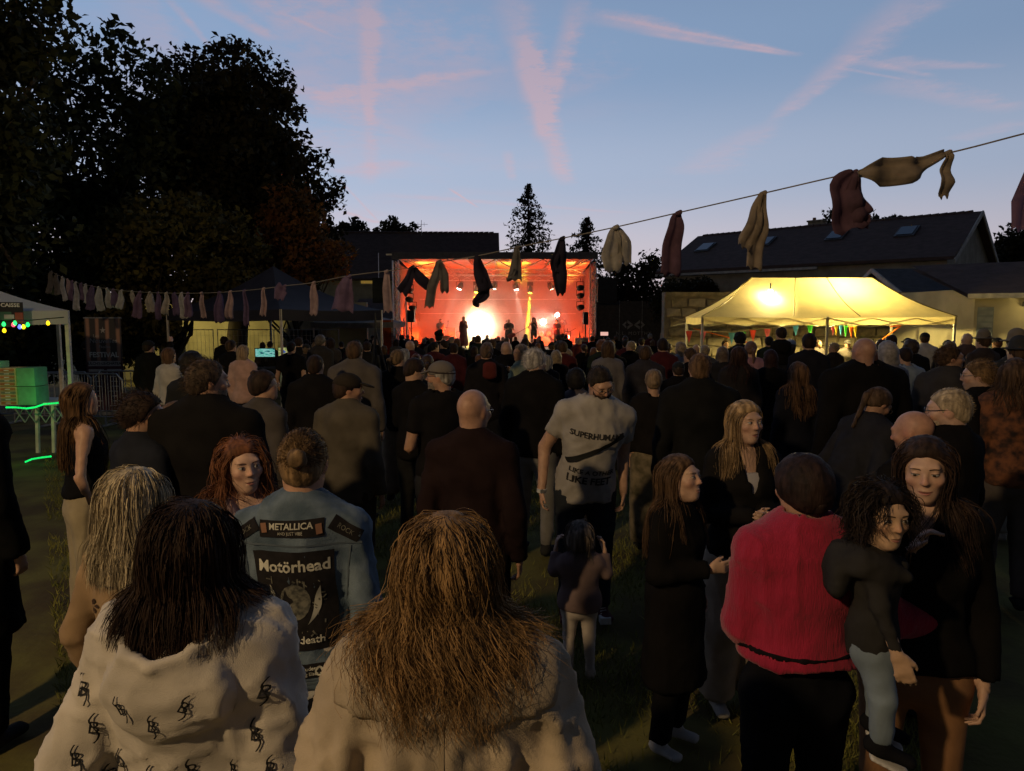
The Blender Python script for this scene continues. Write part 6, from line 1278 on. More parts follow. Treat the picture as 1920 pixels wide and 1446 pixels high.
# 3 woman with grey-blonde bob
P3 = place(250, 880, 2.25, label='woman with ash blonde shoulder length hair in tan embroidered top', sex='f', heading=22, seed=3, arms=('loose', 'down'), fold=.006, build=.98,
    top=('shirt', (.30, .20, .115), dict(collar=False, hem=.80)), hair=('long', (.40, .33, .22), dict(len=.17, wd=1.1, strands=dict(n=4000, length=.29, seg=12, r0=.0013, wave=.004, freq=18, spread=.7, off=(.005, .035), contrast=.5, frizz=.007))), bottom=('trousers', (.06, .05, .045)))
em = mat('embroidery_dark', (.05, .028, .02), .9, attr='tint')
for i in range(15):
    t = i / 14; x = -.02 + .06 * math.sin(t * 5.2) + .02; z = (1.36 - .36 * t) * P3.k; L_ = decal(P3, np.array([[0, 0], [.018, .010], [.04, .0], [.018, -.010]]), [np.array([[0, 1, 2, 3]])], x, z, 40 + 130 * (i % 2) + i * 9, em, 'embroidered_leaf', P3.top, off=.003)
for x, z in ((-.07, 1.26), (.06, 1.21), (-.01, 1.12), (.05, 1.05), (-.04, 1.02)):
    for a in range(5): decal(P3, np.array([[.004, 0], [.016, .007], [.026, 0], [.016, -.007]]), [np.array([[0, 1, 2, 3]])], x, z * P3.k, a * 72, em, 'embroidered_petal', P3.top, off=.0035)
rect_decal(P3, .005, .34, .015, 1.19 * P3.k, -18, em, 'embroidered_stem', P3.top, off=.003, n=16)
# 4 woman in black tank top
P4 = place(148, 718, 4.55, label='woman with very long brown hair in black tank top and wide beige trousers', sex='f', heading=48, head=(22, 0, 0), seed=4, arms=('down', ((.10, -.06, -.27), (.14, .02, -.50))), top=('tank', (.010, .010, .011), dict(g=.006, hem=.96)), bottom=('wide', (.36, .30, .20)), shoes=(.02, .02, .02),
    hair=('long', (.085, .045, .02), dict(len=.50, strands=wavy(2200, .60, wave=.004, freq=12, r0=.002))))
# 5 tall man in black jacket, profile
P5 = place(384, 674, 3.6, label='tall bearded man in black jacket, head turned right, grey stubble', heading=2, head=(48, 4, 0), seed=5, build=1.12, top=('jacket', BLKC), hair=('short', (.06, .04, .027), dict(hi=.018)), beard=(.16, .13, .11, .004), face=True, faceopt=dict(gaze=(.3, 0)), arms=('fold', 'fold'), skin_c=SK2, hres=.0065)
# 6 dark man in front of the banner
place(262, 737, 3.6, label='man with dark hair and dark jacket in front of the banner foot', heading=35, head=(40, 6, 0), seed=6, top=('jacket', (.02, .022, .03)), hair=('short', DBR, dict(t=.006)), skin_c=SK2, arms=('fold', 'pocket'))
# 7 curly auburn woman facing us
P7 = place(452, 822, 2.85, label='woman with auburn curls looking round over pale pink blouse', sex='f', heading=150, head=(-8, 2, 4), seed=7, face=True, faceopt=dict(gaze=(-.2, .1), brow=.1, lips=(.36, .14, .12)), skin_c=SK3, top=('shirt', (.40, .27, .25)), bottom=('trousers', (.03, .03, .035)),
    hair=('long', (.15, .058, .026), dict(len=.17, wd=1.12, strands=dict(n=2700, length=.32, seg=15, r0=.0013, wave=.013, freq=42, spread=.55, frizz=.010, off=(.004, .04), contrast=.5, part=.03, clumps=90))), hres=.006)
# 8 man in denim jacket
P8 = place(566, 803, 2.3, label='man with fair undercut in pale denim jacket with black back patches', heading=0, head=(-6, 3, 0), seed=8, build=.95, arms=('down', 'down'), fold=.007, res=.0125,
    top=('jacket', (.17, .22, .27), dict(g=-.003, hem=.885, mat=mat('denim', (.17, .22, .275), .9, scale=9, color2=(.065, .095, .13), bump=.4, bscale=330, spec=.15))), bottom=('jeans', (.012, .012, .014)), skin_c=SK2, hair=('undercut', (.17, .105, .05), dict(strands=dict(n=1800, length=.2, seg=12, r0=.0014, tie=(0, -.118, .035), hi=.0, contrast=.5), bun=(0, -.118, .028))))
k8 = P8.k; PT = mat('patch_black', (.012, .010, .011), .95, scale=40, var=.3, attr='tint'); SEAM = mat('denim_seam', (.085, .11, .14), .9, attr='tint'); SILK = mat('print_bone', (.52, .50, .42), .8, attr='tint'); SILKG = mat('print_bone_dark', (.20, .19, .15), .8, scale=60, color2=(.05, .05, .045), attr='tint')
# white shirt showing below the jacket
SF8 = Field(); SF8.cap((0, 0, .98 * k8), (0, 0, .80 * k8), (.176 * P8.kw, .128 * P8.kw), (.180 * P8.kw, .132 * P8.kw), k=.02); SF8.post = lambda P, d: np.maximum(d, .845 * k8 - P[:, 2]); sdf_obj('shirt', [SF8.mesh(.014, folds(.004, 3))], cloth((.55, .52, .48)), P8.root)
bp = rect_decal(P8, .255, .325, -.005, 1.175 * k8, 1, PT, 'back_patch', P8.top, off=.003, n=14)
text_decal(P8, 'Motörhead', .051, -.005, 1.288 * k8, 2, SILK, bp, off=.0055, bold=.0012); text_decal(P8, 'kiss of death', .034, .0, 1.048 * k8, 2, SILK, bp, off=.0055, bold=.0006)
# the printed picture is a plain mottled stand-in: an oval field with two pale crescents and bars
th = np.linspace(0, 2 * PI, 20, endpoint=False); ov = np.c_[np.cos(th) * .048, np.sin(th) * .062]; decal(P8, np.vstack([[0, 0], ov]), [np.array([[0, i + 1, (i + 1) % 20 + 1] for i in range(20)])], -.003, 1.172 * k8, 0, SILKG, 'print_oval', bp, off=.0052)
for sg in (-1, 1):
    t = np.linspace(-1.1, 1.0, 12); o_ = np.c_[sg * (.080 - .030 * (t ** 2) * (t < 0)), .062 * t]; i_ = np.c_[sg * (.080 - .030 * (t ** 2) * (t < 0)) - sg * (.022 * (1 - (t + .1) ** 2 * .8)), .062 * t - .004]; V = np.vstack([o_, i_]); decal(P8, V, [np.array([[i, i + 1, 12 + i + 1, 12 + i] for i in range(11)])], -.003, 1.168 * k8, 0, SILK, 'print_crescent', bp, off=.0056)
rg = np.random.default_rng(2)
for i in range(46):
    x, z = rg.uniform(-.095, .095), rg.uniform(-.115, .085)
    if abs(x) < .05 and abs(z) < .06: continue
    rect_decal(P8, .006 + .022 * rg.random(), .0025 + .004 * rg.random(), -.003 + x, 1.165 * k8 + z, rg.choice([0, 90, 45, -45]), SILKG, 'print_bar', bp, off=.005, n=2)
pt = rect_decal(P8, .205, .052, -.01, 1.405 * k8, 2, PT, 'name_patch', P8.top, off=.004, n=10); text_decal(P8, 'METALLICA', .027, -.01, 1.412 * k8, 2, SILK, pt, off=.0065, bold=.0006); text_decal(P8, 'AND JUST VIBE', .012, -.01, 1.392 * k8, 2, SILK, pt, off=.0065)
for x in (-.097, .077): rect_decal(P8, .018, .028, x, 1.405 * k8, 10, mat('print_rust', (.26, .13, .08), .8, attr='tint'), 'print_fist', pt, off=.0068, n=3)
for x, z, a in ((.155, 1.395, -32), (-.165, 1.39, 32)): q = rect_decal(P8, .10, .040, x, z * k8, a, PT, 'shoulder_patch', P8.top, off=.004, n=8); text_decal(P8, 'ROCK', .02, x, z * k8, a, SILKG, q, off=.0065)
lp = rect_decal(P8, .175, .045, .0, .955 * k8, 1, PT, 'slogan_patch', P8.top, off=.003, n=10); text_decal(P8, 'Everything Louder', .0165, .0, .963 * k8, 1, SILK, lp, off=.0055, bold=.0003); text_decal(P8, 'Than Everything Else', .0155, .0, .946 * k8, 1, SILK, lp, off=.0055, bold=.0003)
for x in (-.071, .071):
    V = np.vstack([[0, 0], np.c_[np.cos(th) * .0125, np.sin(th) * .0155]]); r_ = decal(P8, V, [np.array([[0, i + 1, (i + 1) % 20 + 1] for i in range(20)])], x, .955 * k8, 0, SILK, 'roundel', lp, off=.0055); sp = np.array([[0, .010], [.007, .001], [.0065, -.004], [.002, -.004], [.0035, -.009], [-.0035, -.009], [-.002, -.004], [-.0065, -.004], [-.007, .001]]); decal(P8, sp, [np.array([[0, 1, 2], [0, 2, 3], [0, 3, 6], [0, 6, 7], [0, 7, 8], [3, 4, 5], [3, 5, 6]])], x, .955 * k8, 0, PT, 'spade', r_, off=.0072)
for (w, h, x, z, a) in ((.40, .006, 0, 1.352, 0), (.005, .34, -.155, 1.18, 6), (.005, .34, .152, 1.18, -6), (.36, .007, 0, .915, 0), (.36, .004, 0, .925, 0)): rect_decal(P8, w, h, x, z * k8, a, SEAM, 'seam', P8.top, off=.0025, n=18)
# 9 man in dark cap and olive hoodie
place(650, 700, 5.0, label='man in dark cap and olive brown hooded jacket, face turned right', heading=18, head=(55, 4, 0), seed=9, build=1.08, top=('hoodie', (.10, .085, .065), dict(fold=.008)), hair=('short', DBR), hat=('cap', (.035, .028, .022)), face=True, skin_c=SK2, bottom=('trousers', (.05, .04, .03)))
# 10 woman with dark bun
place(492, 695, 5.0, label='woman with dark hair tied in a bun and glasses, grey brown jacket', sex='f', heading=30, head=(35, 0, 0), seed=10, top=('jacket', (.075, .065, .06)), hair=('bun', DBR, dict(t=.008, bun=(0, -.07, .095))), glasses=(.3, .25, .2))
place(455, 640, 10.5, label='woman in pale pink jacket with fair hair and bag strap', sex='f', heading=12, seed=11, top=('jacket', (.58, .36, .30), dict(hem=.86)), hair=('long', (.30, .21, .13), dict(len=.2)), bottom=('jeans', (.02, .02, .025)), H=1.74)
# 12 man in flat cap, black t-shirt
place(828, 677, 5.2, label='man in grey flat cap and black t-shirt, profile to the left', heading=-30, head=(-52, 2, 0), seed=12, build=1.1, top=('tee', (.013, .012, .013), dict(hem=.8)), hair=('short', GRY), hat=('flatcap', (.15, .13, .115), (.04, .03, .03)), face=True, skin_c=SK2, arms=('fold', ((.08, -.05, -.27), (-.02, .20, -.24))), beard=(.2, .16, .13, .003), bottom=('jeans', (.03, .03, .035)), glasses=(.05, .04, .04))
# 13 bald man
place(886, 731, 3.55, label='bald man in dark maroon jacket seen from behind with spectacle arm showing', heading=14, head=(18, 6, 0), seed=13, build=1.02, top=('jacket', (.022, .013, .013), dict(fold=.007)), hair=('bald', BRN), glasses=(.35, .33, .3), skin_c=(.44, .25, .17), hres=.007, bottom=('trousers', BLKC))
# 14 white haired man
place(1003, 655, 6.2, label='white haired man in black jacket and pale jeans, head turned right', heading=25, head=(30, 8, 0), seed=14, build=1.12, top=('jacket', BLKC, dict(hem=.82)), hair=('short', (.50, .46, .43), dict(t=.004)), bottom=('jeans', (.22, .21, .20)), shoes=(.03, .03, .03), face=True, skin_c=SK3, hres=.011)
# 15 man in grey t-shirt, leaning
P15 = make_person('bearded man with glasses in grey lettered t-shirt leaning down, bag strap across', H=1.80, loc=(at(1096, 1100, 4.8).x, 4.8, 0), heading=176, head=(-16, 32, 10), lean=12, side=-6, seed=15, build=1.10, belly=.05, res=.017, hres=.0085, fold=.008, arms=('down', 'loose'), face=True, glasses=(.02, .02, .02), beard=(.045, .027, .018, .007), skin_c=SK1, hair=('buzz', (.028, .02, .015), dict(t=.003)), top=('tee', (.38, .35, .32), dict(hem=.80, g=.004, fold=.008)), bottom=('jeans', (.03, .035, .045)), shoes=(.10, .03, .035), stance=.1)
P15.decal_R = P15.RB; ink2 = mat('print_shirt', (.03, .028, .028), .9, attr='tint'); k5 = P15.k
text_decal(P15, 'SUPERHUMANS', .052, .0, 1.29 * k5, 0, ink2, P15.top, side=1, bold=.0015); text_decal(P15, 'LIKE A OTHER', .048, .0, 1.05 * k5, 0, ink2, P15.top, side=1, bold=.001); text_decal(P15, 'LIKE FEET', .070, .01, .99 * k5, 0, ink2, P15.top, side=1, bold=.002)
st_ = np.array([[-.30, .155], [.30, -.155]]); rect_decal(P15, .40, .032, .0, 1.20 * k5, 33, mat('strap_black', (.012, .012, .012), .8, attr='tint'), 'bag_strap', P15.top, side=1, off=.012, n=22)
w15 = P15.J[1][2]; MB().lathe(tuple(w15), [(.034, -.012), (.034, .012)], 12).obj('wristband', mat('band_white', (.6, .6, .58), .5), P15.root); MB().lathe(tuple(w15 + [.0, .035, 0]), [(.015, -.004), (.015, .004)], 10, 'Y').obj('watch', METAL, P15.root)
for sg in (-1, 1):
    an = P15.LJ[sg][2]; mb = MB()
    for i in range(5): mb.bar((an[0] - .022, an[1] + .05 + i * .022, .075 - i * .009), (an[0] + .022, an[1] + .06 + i * .022, .073 - i * .009), .006)
    mb.obj('laces', mat('lace_white', (.7, .68, .66), .8), P15.root); MB().box((an[0], an[1] + .14, .028), (.075, .06, .045)).obj('toe_cap', mat('lace_white'), P15.root)
# 16 toddler
P16 = place(1088, 984, 4.0, label='toddler with both arms raised, mauve jumper and pale leggings', sex='f', heading=-4, H=.93, hs=.80, build=1.22, seed=16, res=.013, hres=.0075, arms=(((.12, .05, -.10), (.10, .10, .10)), ((.14, .02, -.14), (.13, .06, .08))), top=('sweater', (.20, .14, .135), dict(g=-.004, hem=.83)), bottom=('leggings', (.56, .49, .44), dict(fold=.003)), shoes=(.42, .33, .25), hair=('bob', (.19, .15, .12), dict(len=.06, t=-.004, strands=dict(n=500, length=.16, seg=10, r0=.0013, wave=.004, freq=40, frizz=.008))), skin_c=SK3, stance=.0, fold=.003)
# 17 camouflage trousers
def camo():
    m = mat('camouflage', (.30, .24, .16), .95, scale=9, color2=(.06, .055, .03), bump=.2, bscale=200); return m
place(1226, 692, 6.3, label='woman with fair knotted hair, black top and camouflage trousers', sex='f', heading=6, seed=17, top=('sweater', (.016, .014, .014), dict(hem=.92)), bottom=('wide', (.2, .17, .11), dict(mat=camo())), hair=('bun', (.22, .15, .09), dict(bun=(0, -.10, -.01))))
place(1313, 662, 5.1, label='man with cropped sandy hair in black zip jacket, back turned', heading=4, head=(6, 0, 0), seed=18, build=1.15, top=('jacket', (.014, .014, .014), dict(fold=.007)), hair=('buzz', (.13, .075, .04), dict(t=.004)), skin_c=SK1, hres=.009)
place(1386, 650, 8.0, label='girl with long dark brown hair over a black hooded jacket', sex='f', heading=2, seed=19, top=('hoodie', (.03, .026, .027)), hair=('long', (.045, .022, .016), dict(len=.30, strands=wavy(260, .42, r0=.003, seg=9))))
place(1445, 656, 8.7, label='girl with straight dark hair in black beside the hooded jacket girl', sex='f', heading=-6, seed=20, top=('jacket', BLKC), hair=('long', (.028, .012, .012), dict(len=.26)))
place(1497, 679, 6.6, label='girl with long wavy light brown hair in navy coat', sex='f', heading=-4, seed=21, top=('jacket', NAVY), hair=('long', (.13, .07, .038), dict(len=.34, strands=wavy(360, .5, wave=.012, freq=26, r0=.003, seg=10))), bottom=('jeans', (.03, .03, .04)))
place(1622, 634, 5.4, label='big bald broad man in black sweater, back turned', heading=-8, head=(-10, 6, 0), seed=22, build=1.3, top=('sweater', (.011, .010, .010), dict(fold=.007)), hair=('bald', BRN), glasses=(.25, .2, .18), skin_c=(.40, .22, .15))
# 24 ponytail woman leaning
make_person('woman with ponytail bending forward in dark quilted jacket', H=1.68, sex='f', loc=(at(1585, 900, 4.7).x, 4.7, 0), heading=70, head=(4, 40, 0), lean=24, seed=24, res=.018, hres=.009, fold=.008, build=1.1, top=('jacket', (.028, .028, .034)), bottom=('trousers', (.36, .31, .25)), hair=('ponytail', (.095, .058, .036), dict(tie=(0, -.105, .045), end=(-.0, -.16, -.24), strands=dict(n=300, length=.2, seg=9, r0=.002, tie=(0, -.105, .045)))), arms=('fold', 'fold'), face=True, skin_c=SK2, glasses=(.1, .08, .06))
place(1718, 772, 3.6, label='short bald man, only his shining crown showing above the smiling woman', heading=-20, head=(-20, 14, 0), seed=25, top=('jacket', BLKC), hair=('bald', BRN), skin_c=(.50, .27, .18), hres=.008)
place(1785, 728, 3.6, label='man with cropped blond hair and black glasses, profile to the left', heading=-34, head=(-24, 8, 0), seed=26, top=('jacket', BLKC), hair=('buzz', (.40, .31, .20), dict(t=.003)), glasses=(.015, .015, .015), skin_c=SK3, face=True, hres=.0065, build=1.1, arms=('fold', 'fold'), beard=(.40, .32, .24, .002))
place(1838, 676, 5.2, label='young man with fair hair and thin glasses, black jacket, facing left', heading=-40, head=(-20, 6, 0), seed=27, top=('jacket', BLKC), hair=('short', (.20, .12, .055)), glasses=(.3, .28, .25), skin_c=SK3, face=True)
place(1782, 648, 6.3, label='man with short brown hair and glasses talking, face turned right', heading=60, head=(45, 2, 0), seed=28, top=('jacket', (.05, .045, .043)), hair=('short', BRN), glasses=(.25, .25, .22), skin_c=SK2, face=True, build=1.1, hres=.011)
place(1905, 672, 5.0, label='woman with bushy brown hair at the right edge, patterned top', sex='f', heading=20, seed=29, top=('shirt', (.10, .055, .04), dict(mat=mat('pattern_rust', (.26, .10, .045), .9, scale=16, color2=(.03, .02, .02)))), hair=('long', (.085, .05, .03), dict(len=.18, wd=1.25, strands=wavy(600, .34, wave=.012, freq=36, r0=.0022, spread=.6, frizz=.012))), bottom=('trousers', (.12, .10, .09)))
place(1912, 640, 6.6, label='person in pale grey jeans at the right edge behind the bushy haired woman', heading=-10, seed=30, top=('jacket', (.03, .026, .025)), hair=('short', BRN), bottom=('wide', (.33, .33, .30)), shoes=(.4, .38, .35), hat=('brim', (.05, .05, .05)))
# 30 frowning blonde
P30 = place(1397, 752, 3.65, label='blonde woman frowning to the side in black blazer and wide pale trousers', sex='f', heading=172, head=(-8, 0, 0), seed=31, face=True, faceopt=dict(gaze=(-.6, .2), brow=1.0, smile=-.3, lips=(.40, .16, .14)), skin_c=SK3, hres=.006, top=('blazer', (.013, .012, .012), dict(hem=.80)), bottom=('wide', (.40, .33, .255), dict(fold=.009)), shoes=(.45, .42, .38), arms=('fold', 'fold'), build=.96,
    hair=('long', (.34, .225, .115), dict(len=.24, wd=.96, strands=dict(n=2700, length=.40, seg=12, r0=.0013, wave=.004, freq=16, spread=.25, off=(.004, .022), part=-.01, contrast=.4, frizz=.005))))
wt = Field(); wt.p = [dict(q) for q in P30.GF.p if q['op'] > 0 and q['a' if q['t'] == 'c' else 'c'][2] > 1.0]; wt.post = lambda P, d: np.maximum(np.maximum(d + .016, np.abs(P[:, 0]) - .055), np.maximum(P[:, 2] - 1.335 * P30.k, 1.12 * P30.k - P[:, 2])); sdf_obj('white_top', [wt.mesh(.01)], cloth((.42, .40, .42)), P30.root)
# 31 brown haired girl, profile
P31 = place(1272, 853, 3.3, label='girl with long brown hair and open mouth in long black coat, looking up right', sex='f', heading=128, head=(4, -8, -4), seed=32, face=True, faceopt=dict(gaze=(.1, .3), smile=-.2, brow=-.3, lips=(.36, .12, .11)), skin_c=SK3, hres=.006, top=('coat', (.011, .010, .010), dict(hem=.42, flare=.02)), bottom=('trousers', BLKC), shoes=(.5, .48, .45), arms=('pocket', 'fold'), hs=.93,
    hair=('long', (.10, .058, .032), dict(len=.30, wd=.98, strands=dict(n=2700, length=.46, seg=12, r0=.0013, wave=.006, freq=20, spread=.35, part=.0, contrast=.45, frizz=.006))))
# 32 woman in pink sweater
P32 = place(1470, 858, 2.33, dx=.07, label='woman in bright pink sweater with dark pinned up hair, carrying a child', sex='f', heading=-4, head=(-10, 4, 0), seed=33, build=1.06, fold=.007, res=.012, hres=.0065, arms=(((.03, .05, -.28), (-.10, .22, -.22)), ((.15, -.02, -.25), (.37, .0, -.27))), top=('sweater', (.40, .02, .055), dict(hem=1.0, g=.018, fold=.007, mat=mat('knit_pink', (.36, .016, .050), .9, scale=60, var=.10, bump=.5, bscale=230, stretch=(1, 1, .12), sheen=.2))), bottom=('jeans', (.010, .010, .012)), skin_c=SK2,
    hair=('bun', (.022, .012, .010), dict(t=.015, bun=(0, -.095, -.045), strands=dict(n=3000, length=.2, seg=11, r0=.0014, tie=(0, -.115, -.045), contrast=.5))))
k32 = P32.k
for zz in (1.00, ):
    F2 = Field(); F2.p = [dict(p) for p in P32.GF.p]; hz = (1.0 + .042) * k32
    F2.post = lambda P, d: np.maximum(d - .004, np.maximum(np.abs(P[:, 2] - hz) - .0075, np.abs(P[:, 0]) - .21)); sdf_obj('hem_stripe', [F2.mesh(.008, folds(.007, 33))], cloth((.012, .010, .012)), P32.root)
nb32 = P32.bend((0, -.015 * k32, 1.44 * k32)); ring = [tuple(nb32 + np.array([math.cos(a) * .078 * P32.kw, math.sin(a) * .070 * P32.kw, -.012 - .012 * math.sin(a)])) for a in np.linspace(0, 2 * PI, 21)]; MB().tube(ring, .010, 6, False).obj('neck_stripe', cloth((.012, .010, .012)), P32.root, smooth=True)
# 33 child on her arm
cz = at(1652, 905, 2.1); P33 = make_person('small curly haired child in dark hoodie and jeans carried by the pink sweater woman', H=.93, loc=(cz.x - .005, 2.1, cz.z - .93), sex='f', hs=.80, build=.95, heading=112, head=(62, 6, 0), seed=34, face=True, faceopt=dict(gaze=(.3, .1), smile=.1, lips=(.36, .15, .12), browc=(.03, .02, .015)), skin_c=(.56, .36, .23), res=.011, hres=.0056, arms=('down', ((.06, .03, -.22), (.09, .12, -.46))), top=('hoodie', (.035, .033, .032), dict(hem=.80, g=-.016)), bottom=('jeans', (.20, .25, .30), dict(fold=.005)), shoes=(.012, .012, .014), seat=((.07, .03, .285), (.065, .03, .15), True), curl=.7,
    hair=('long', (.020, .013, .010), dict(len=.05, wd=1.0, strands=dict(n=2600, length=.14, seg=14, r0=.0013, wave=.009, freq=75, spread=.3, frizz=.012, off=(.004, .035), contrast=.5))))
for sg in (-1, 1):
    an = P33.LJ[sg][2]; sf = Field(); sf.cap(an + [0, 0, .04], an + [0, 0, -.02], .027, .026, k=.01); sdf_obj('sock', [sf.mesh(.007)], cloth((.55, .30, .30)), P33.root)
    so_ = Field(); fd = unit([0, 1., -.25]); so_.cap(an + [0, 0, -.052] - fd * .02, an + [0, 0, -.062] + fd * .075, (.028, .009), (.031, .008), k=.01); sdf_obj('sole', [so_.mesh(.006)], cloth((.60, .58, .55)), P33.root)
# 34 smiling woman
P34 = place(1738, 820, 2.4, label='smiling woman with dark loose hair in black dress, hand raised to her chin', sex='f', heading=206, head=(4, 8, 3), seed=35, face=True, faceopt=dict(gaze=(.2, -.5), smile=.9, lids=.55, lips=(.40, .14, .13)), skin_c=SK3, hres=.006, arms=('down', 'chin'), curl=1.1, top=('dress', (.010, .009, .009), dict(hem=.90, flare=.0)), bottom=('leggings', (.30, .155, .075), dict(fold=.001)), shoes=(.01, .01, .01),
    hair=('long', (.035, .02, .014), dict(len=.26, wd=1.1, strands=dict(n=2700, length=.42, seg=12, r0=.0013, wave=.008, freq=22, spread=.5, part=.0, contrast=.5, frizz=.008))))
# people further back that can be told apart
place(-112, 668, 3.3, label='man in black cut off by the left edge of the picture', heading=5, seed=40, build=1.15, top=('coat', (.008, .008, .008)), hair=('short', DBR), bottom=('trousers', (.008, .008, .008)))
place(277, 622, 11.5, label='man in black cap raising a hand to his face by the shrub', heading=20, seed=41, top=('jacket', BLKC), hair=('short', DBR), hat=('cap', (.02, .02, .02)), arms=('down', 'up'), H=1.80)
place(316, 652, 9.6, label='woman with long brown hair, white top and grey skirt', sex='f', heading=25, seed=42, top=('shirt', (.50, .47, .42), dict(hem=.94)), hair=('long', (.10, .055, .03), dict(len=.28)), bottom=('wide', (.10, .085, .075)))
place(358, 645, 6.4, label='man with thick black hair behind the tall bearded man', heading=10, seed=43, top=('tee', (.02, .02, .02)), hair=('curly_short', BKH), skin_c=SK2, H=1.78)
place(330, 712, 3.9, label='woman with brown tied hair hidden behind the tall bearded man', sex='f', heading=30, seed=143, top=('jacket', CHAR), hair=('bun', (.10, .06, .035), dict(t=.012, bun=(0, -.09, .0))), H=1.63)
place(432, 630, 12.0, label='man with short brown hair in dark suit before the sound desk', heading=20, seed=44, top=('jacket', BLKC), hair=('short', BRN), H=1.80)
place(590, 650, 6.6, label='man in plain black jacket standing at the colourful mixing screen', heading=2, seed=45, build=1.1, top=('jacket', BLKC), hair=('buzz', DBR), bottom=('trousers', (.02, .017, .016)), H=1.76)
place(664, 628, 7.2, label='man with short hair in grey hooded sweatshirt near the tripod', heading=10, seed=46, build=1.1, top=('hoodie', (.11, .095, .085)), hair=('short', BRN), H=1.86)
place(746, 648, 8.0, label='woman with fair hair and wide beige trousers beside the barrier', sex='f', heading=10, head=(30, 0, 0), seed=47, top=('jacket', BLKC), hair=('ponytail', (.14, .09, .05), dict(len=.12)), bottom=('wide', (.20, .155, .115)), H=1.74)
place(776, 672, 6.4, label='man bowing his head beside the fair haired woman in beige trousers', heading=30, head=(35, 18, 0), seed=48, top=('jacket', BLKC), hair=('short', DBR), bottom=('trousers', (.02, .02, .02)), arms=('phone', 'phone'))
place(977, 646, 9.0, label='woman with grey hair and glasses in mint green cardigan looking back', sex='f', heading=-60, head=(-60, 0, 0), seed=49, top=('jacket', (.30, .34, .24)), hair=('bob', (.24, .19, .15), dict(len=.12)), glasses=(.2, .18, .16), face=True, skin_c=SK2, arms=('down', 'chin'))
place(912, 640, 8.6, label='man in dark jacket with small red rucksack', heading=0, seed=50, top=('jacket', (.018, .016, .018)), hair=('short', (.12, .075, .05)), H=1.80)
place(1080, 688, 6.4, label='short haired person in mauve hooded top behind the grey t-shirt man', heading=4, seed=51, top=('hoodie', (.10, .085, .10)), hair=('short', BKH, dict(t=.008)), H=1.64)
ba = at(918, 690, 8.35); rs = empty('rucksack', (ba.x, 8.36, ba.z - .17)); tag(rs, 'small red rucksack on the back of the man facing the stage', 'rucksack'); rf = Field(); rf.cap((0, 0, .08), (0, 0, .20), (.085, .05), (.08, .045), k=.03); sdf_obj('bag', [rf.mesh(.016)], cloth((.13, .028, .025)), rs); MB().tube([(-.05, .05, .30), (0, .03, .36), (.05, .05, .30)], .008, 5).obj('handle', BLK, rs)

# ------------------------------------------------------------------ performers on the stage
def perf(u, v, d, **kw):
    p = at(u, v, d); return make_person(kw.pop('label'), H=min(1.85, max(1.6, p.z - SF)), loc=(p.x, d, SF), res=.03, hres=.016, fold=.006, group='musicians on the stage', **kw)
perf(826, 598, 40.2, label='bassist in grey t-shirt at the left of the stage', heading=170, top=('tee', (.20, .18, .18)), hair=('buzz', BRN), arms=('baby', 'fold'), beard=(.1, .07, .05, .006), build=1.1)
perf(869, 594, 39.8, label='blonde singer in long dark red dress holding a microphone', sex='f', heading=165, top=('dress', (.16, .03, .05), dict(hem=.12, flare=.1)), hair=('bob', (.42, .28, .12), dict(len=.14, t=.012)), arms=('phone', 'down'))
perf(954, 604, 39.6, label='stocky guitarist in dark t-shirt at the middle of the stage', heading=180, build=1.25, top=('tee', (.05, .05, .06)), hair=('bald', BRN), arms=('baby', 'fold'))
perf(1001, 596, 39.6, label='curly dark haired singer in black top under the yellow beam', sex='f', heading=188, top=('tank', (.02, .015, .015)), hair=('long', BKH, dict(len=.3, wd=1.35, t=.02)), arms=('phone', 'hip'), bottom=('leggings', (.02, .02, .02)))
perf(1044, 606, 40.4, label='guitarist in dark red t-shirt at the right of the stage', heading=190, top=('tee', (.09, .02, .03)), hair=('short', DBR), arms=('baby', 'fold'))
perf(1054, 598, 43.2, label='drummer with long hair behind the guitarist in dark red', sex='f', heading=185, top=('jacket', (.06, .05, .05)), hair=('long', DBR, dict(len=.25)), arms=('up', 'cup'))
def guitar(u, v, d, label, c, flip=1):
    p = at(u, v, d); r = empty('guitar', p, 0); tag(r, label, 'guitar', 'guitars on the stage'); f = Field(); f.ell((0, 0, 0), (.19, .03, .15), k=.05); f.ell((flip * .18, 0, .06), (.13, .03, .11), k=.05); sdf_obj('guitar_body', [f.mesh(.025)], mat('guitar_%s' % c[0], c[1], .3), r); e = Vector((flip * .85, -.03, .42)); MB().bar((flip * .2, -.03, .07), e, .05, .025).obj('neck', WOODD, r); MB().bar(e, e + Vector((flip * .13, 0, .07)), .07, .03).obj('headstock', WOODD, r)
guitar(834, 634, 39.95, 'bass guitar with long neck held by the bassist', ('bass', (.10, .05, .02))); guitar(957, 630, 39.3, 'red electric guitar held in the middle of the stage', ('red', (.35, .04, .04)), 1); guitar(1047, 632, 40.1, 'dark electric guitar held at the right of the stage', ('dark', (.03, .03, .03)))

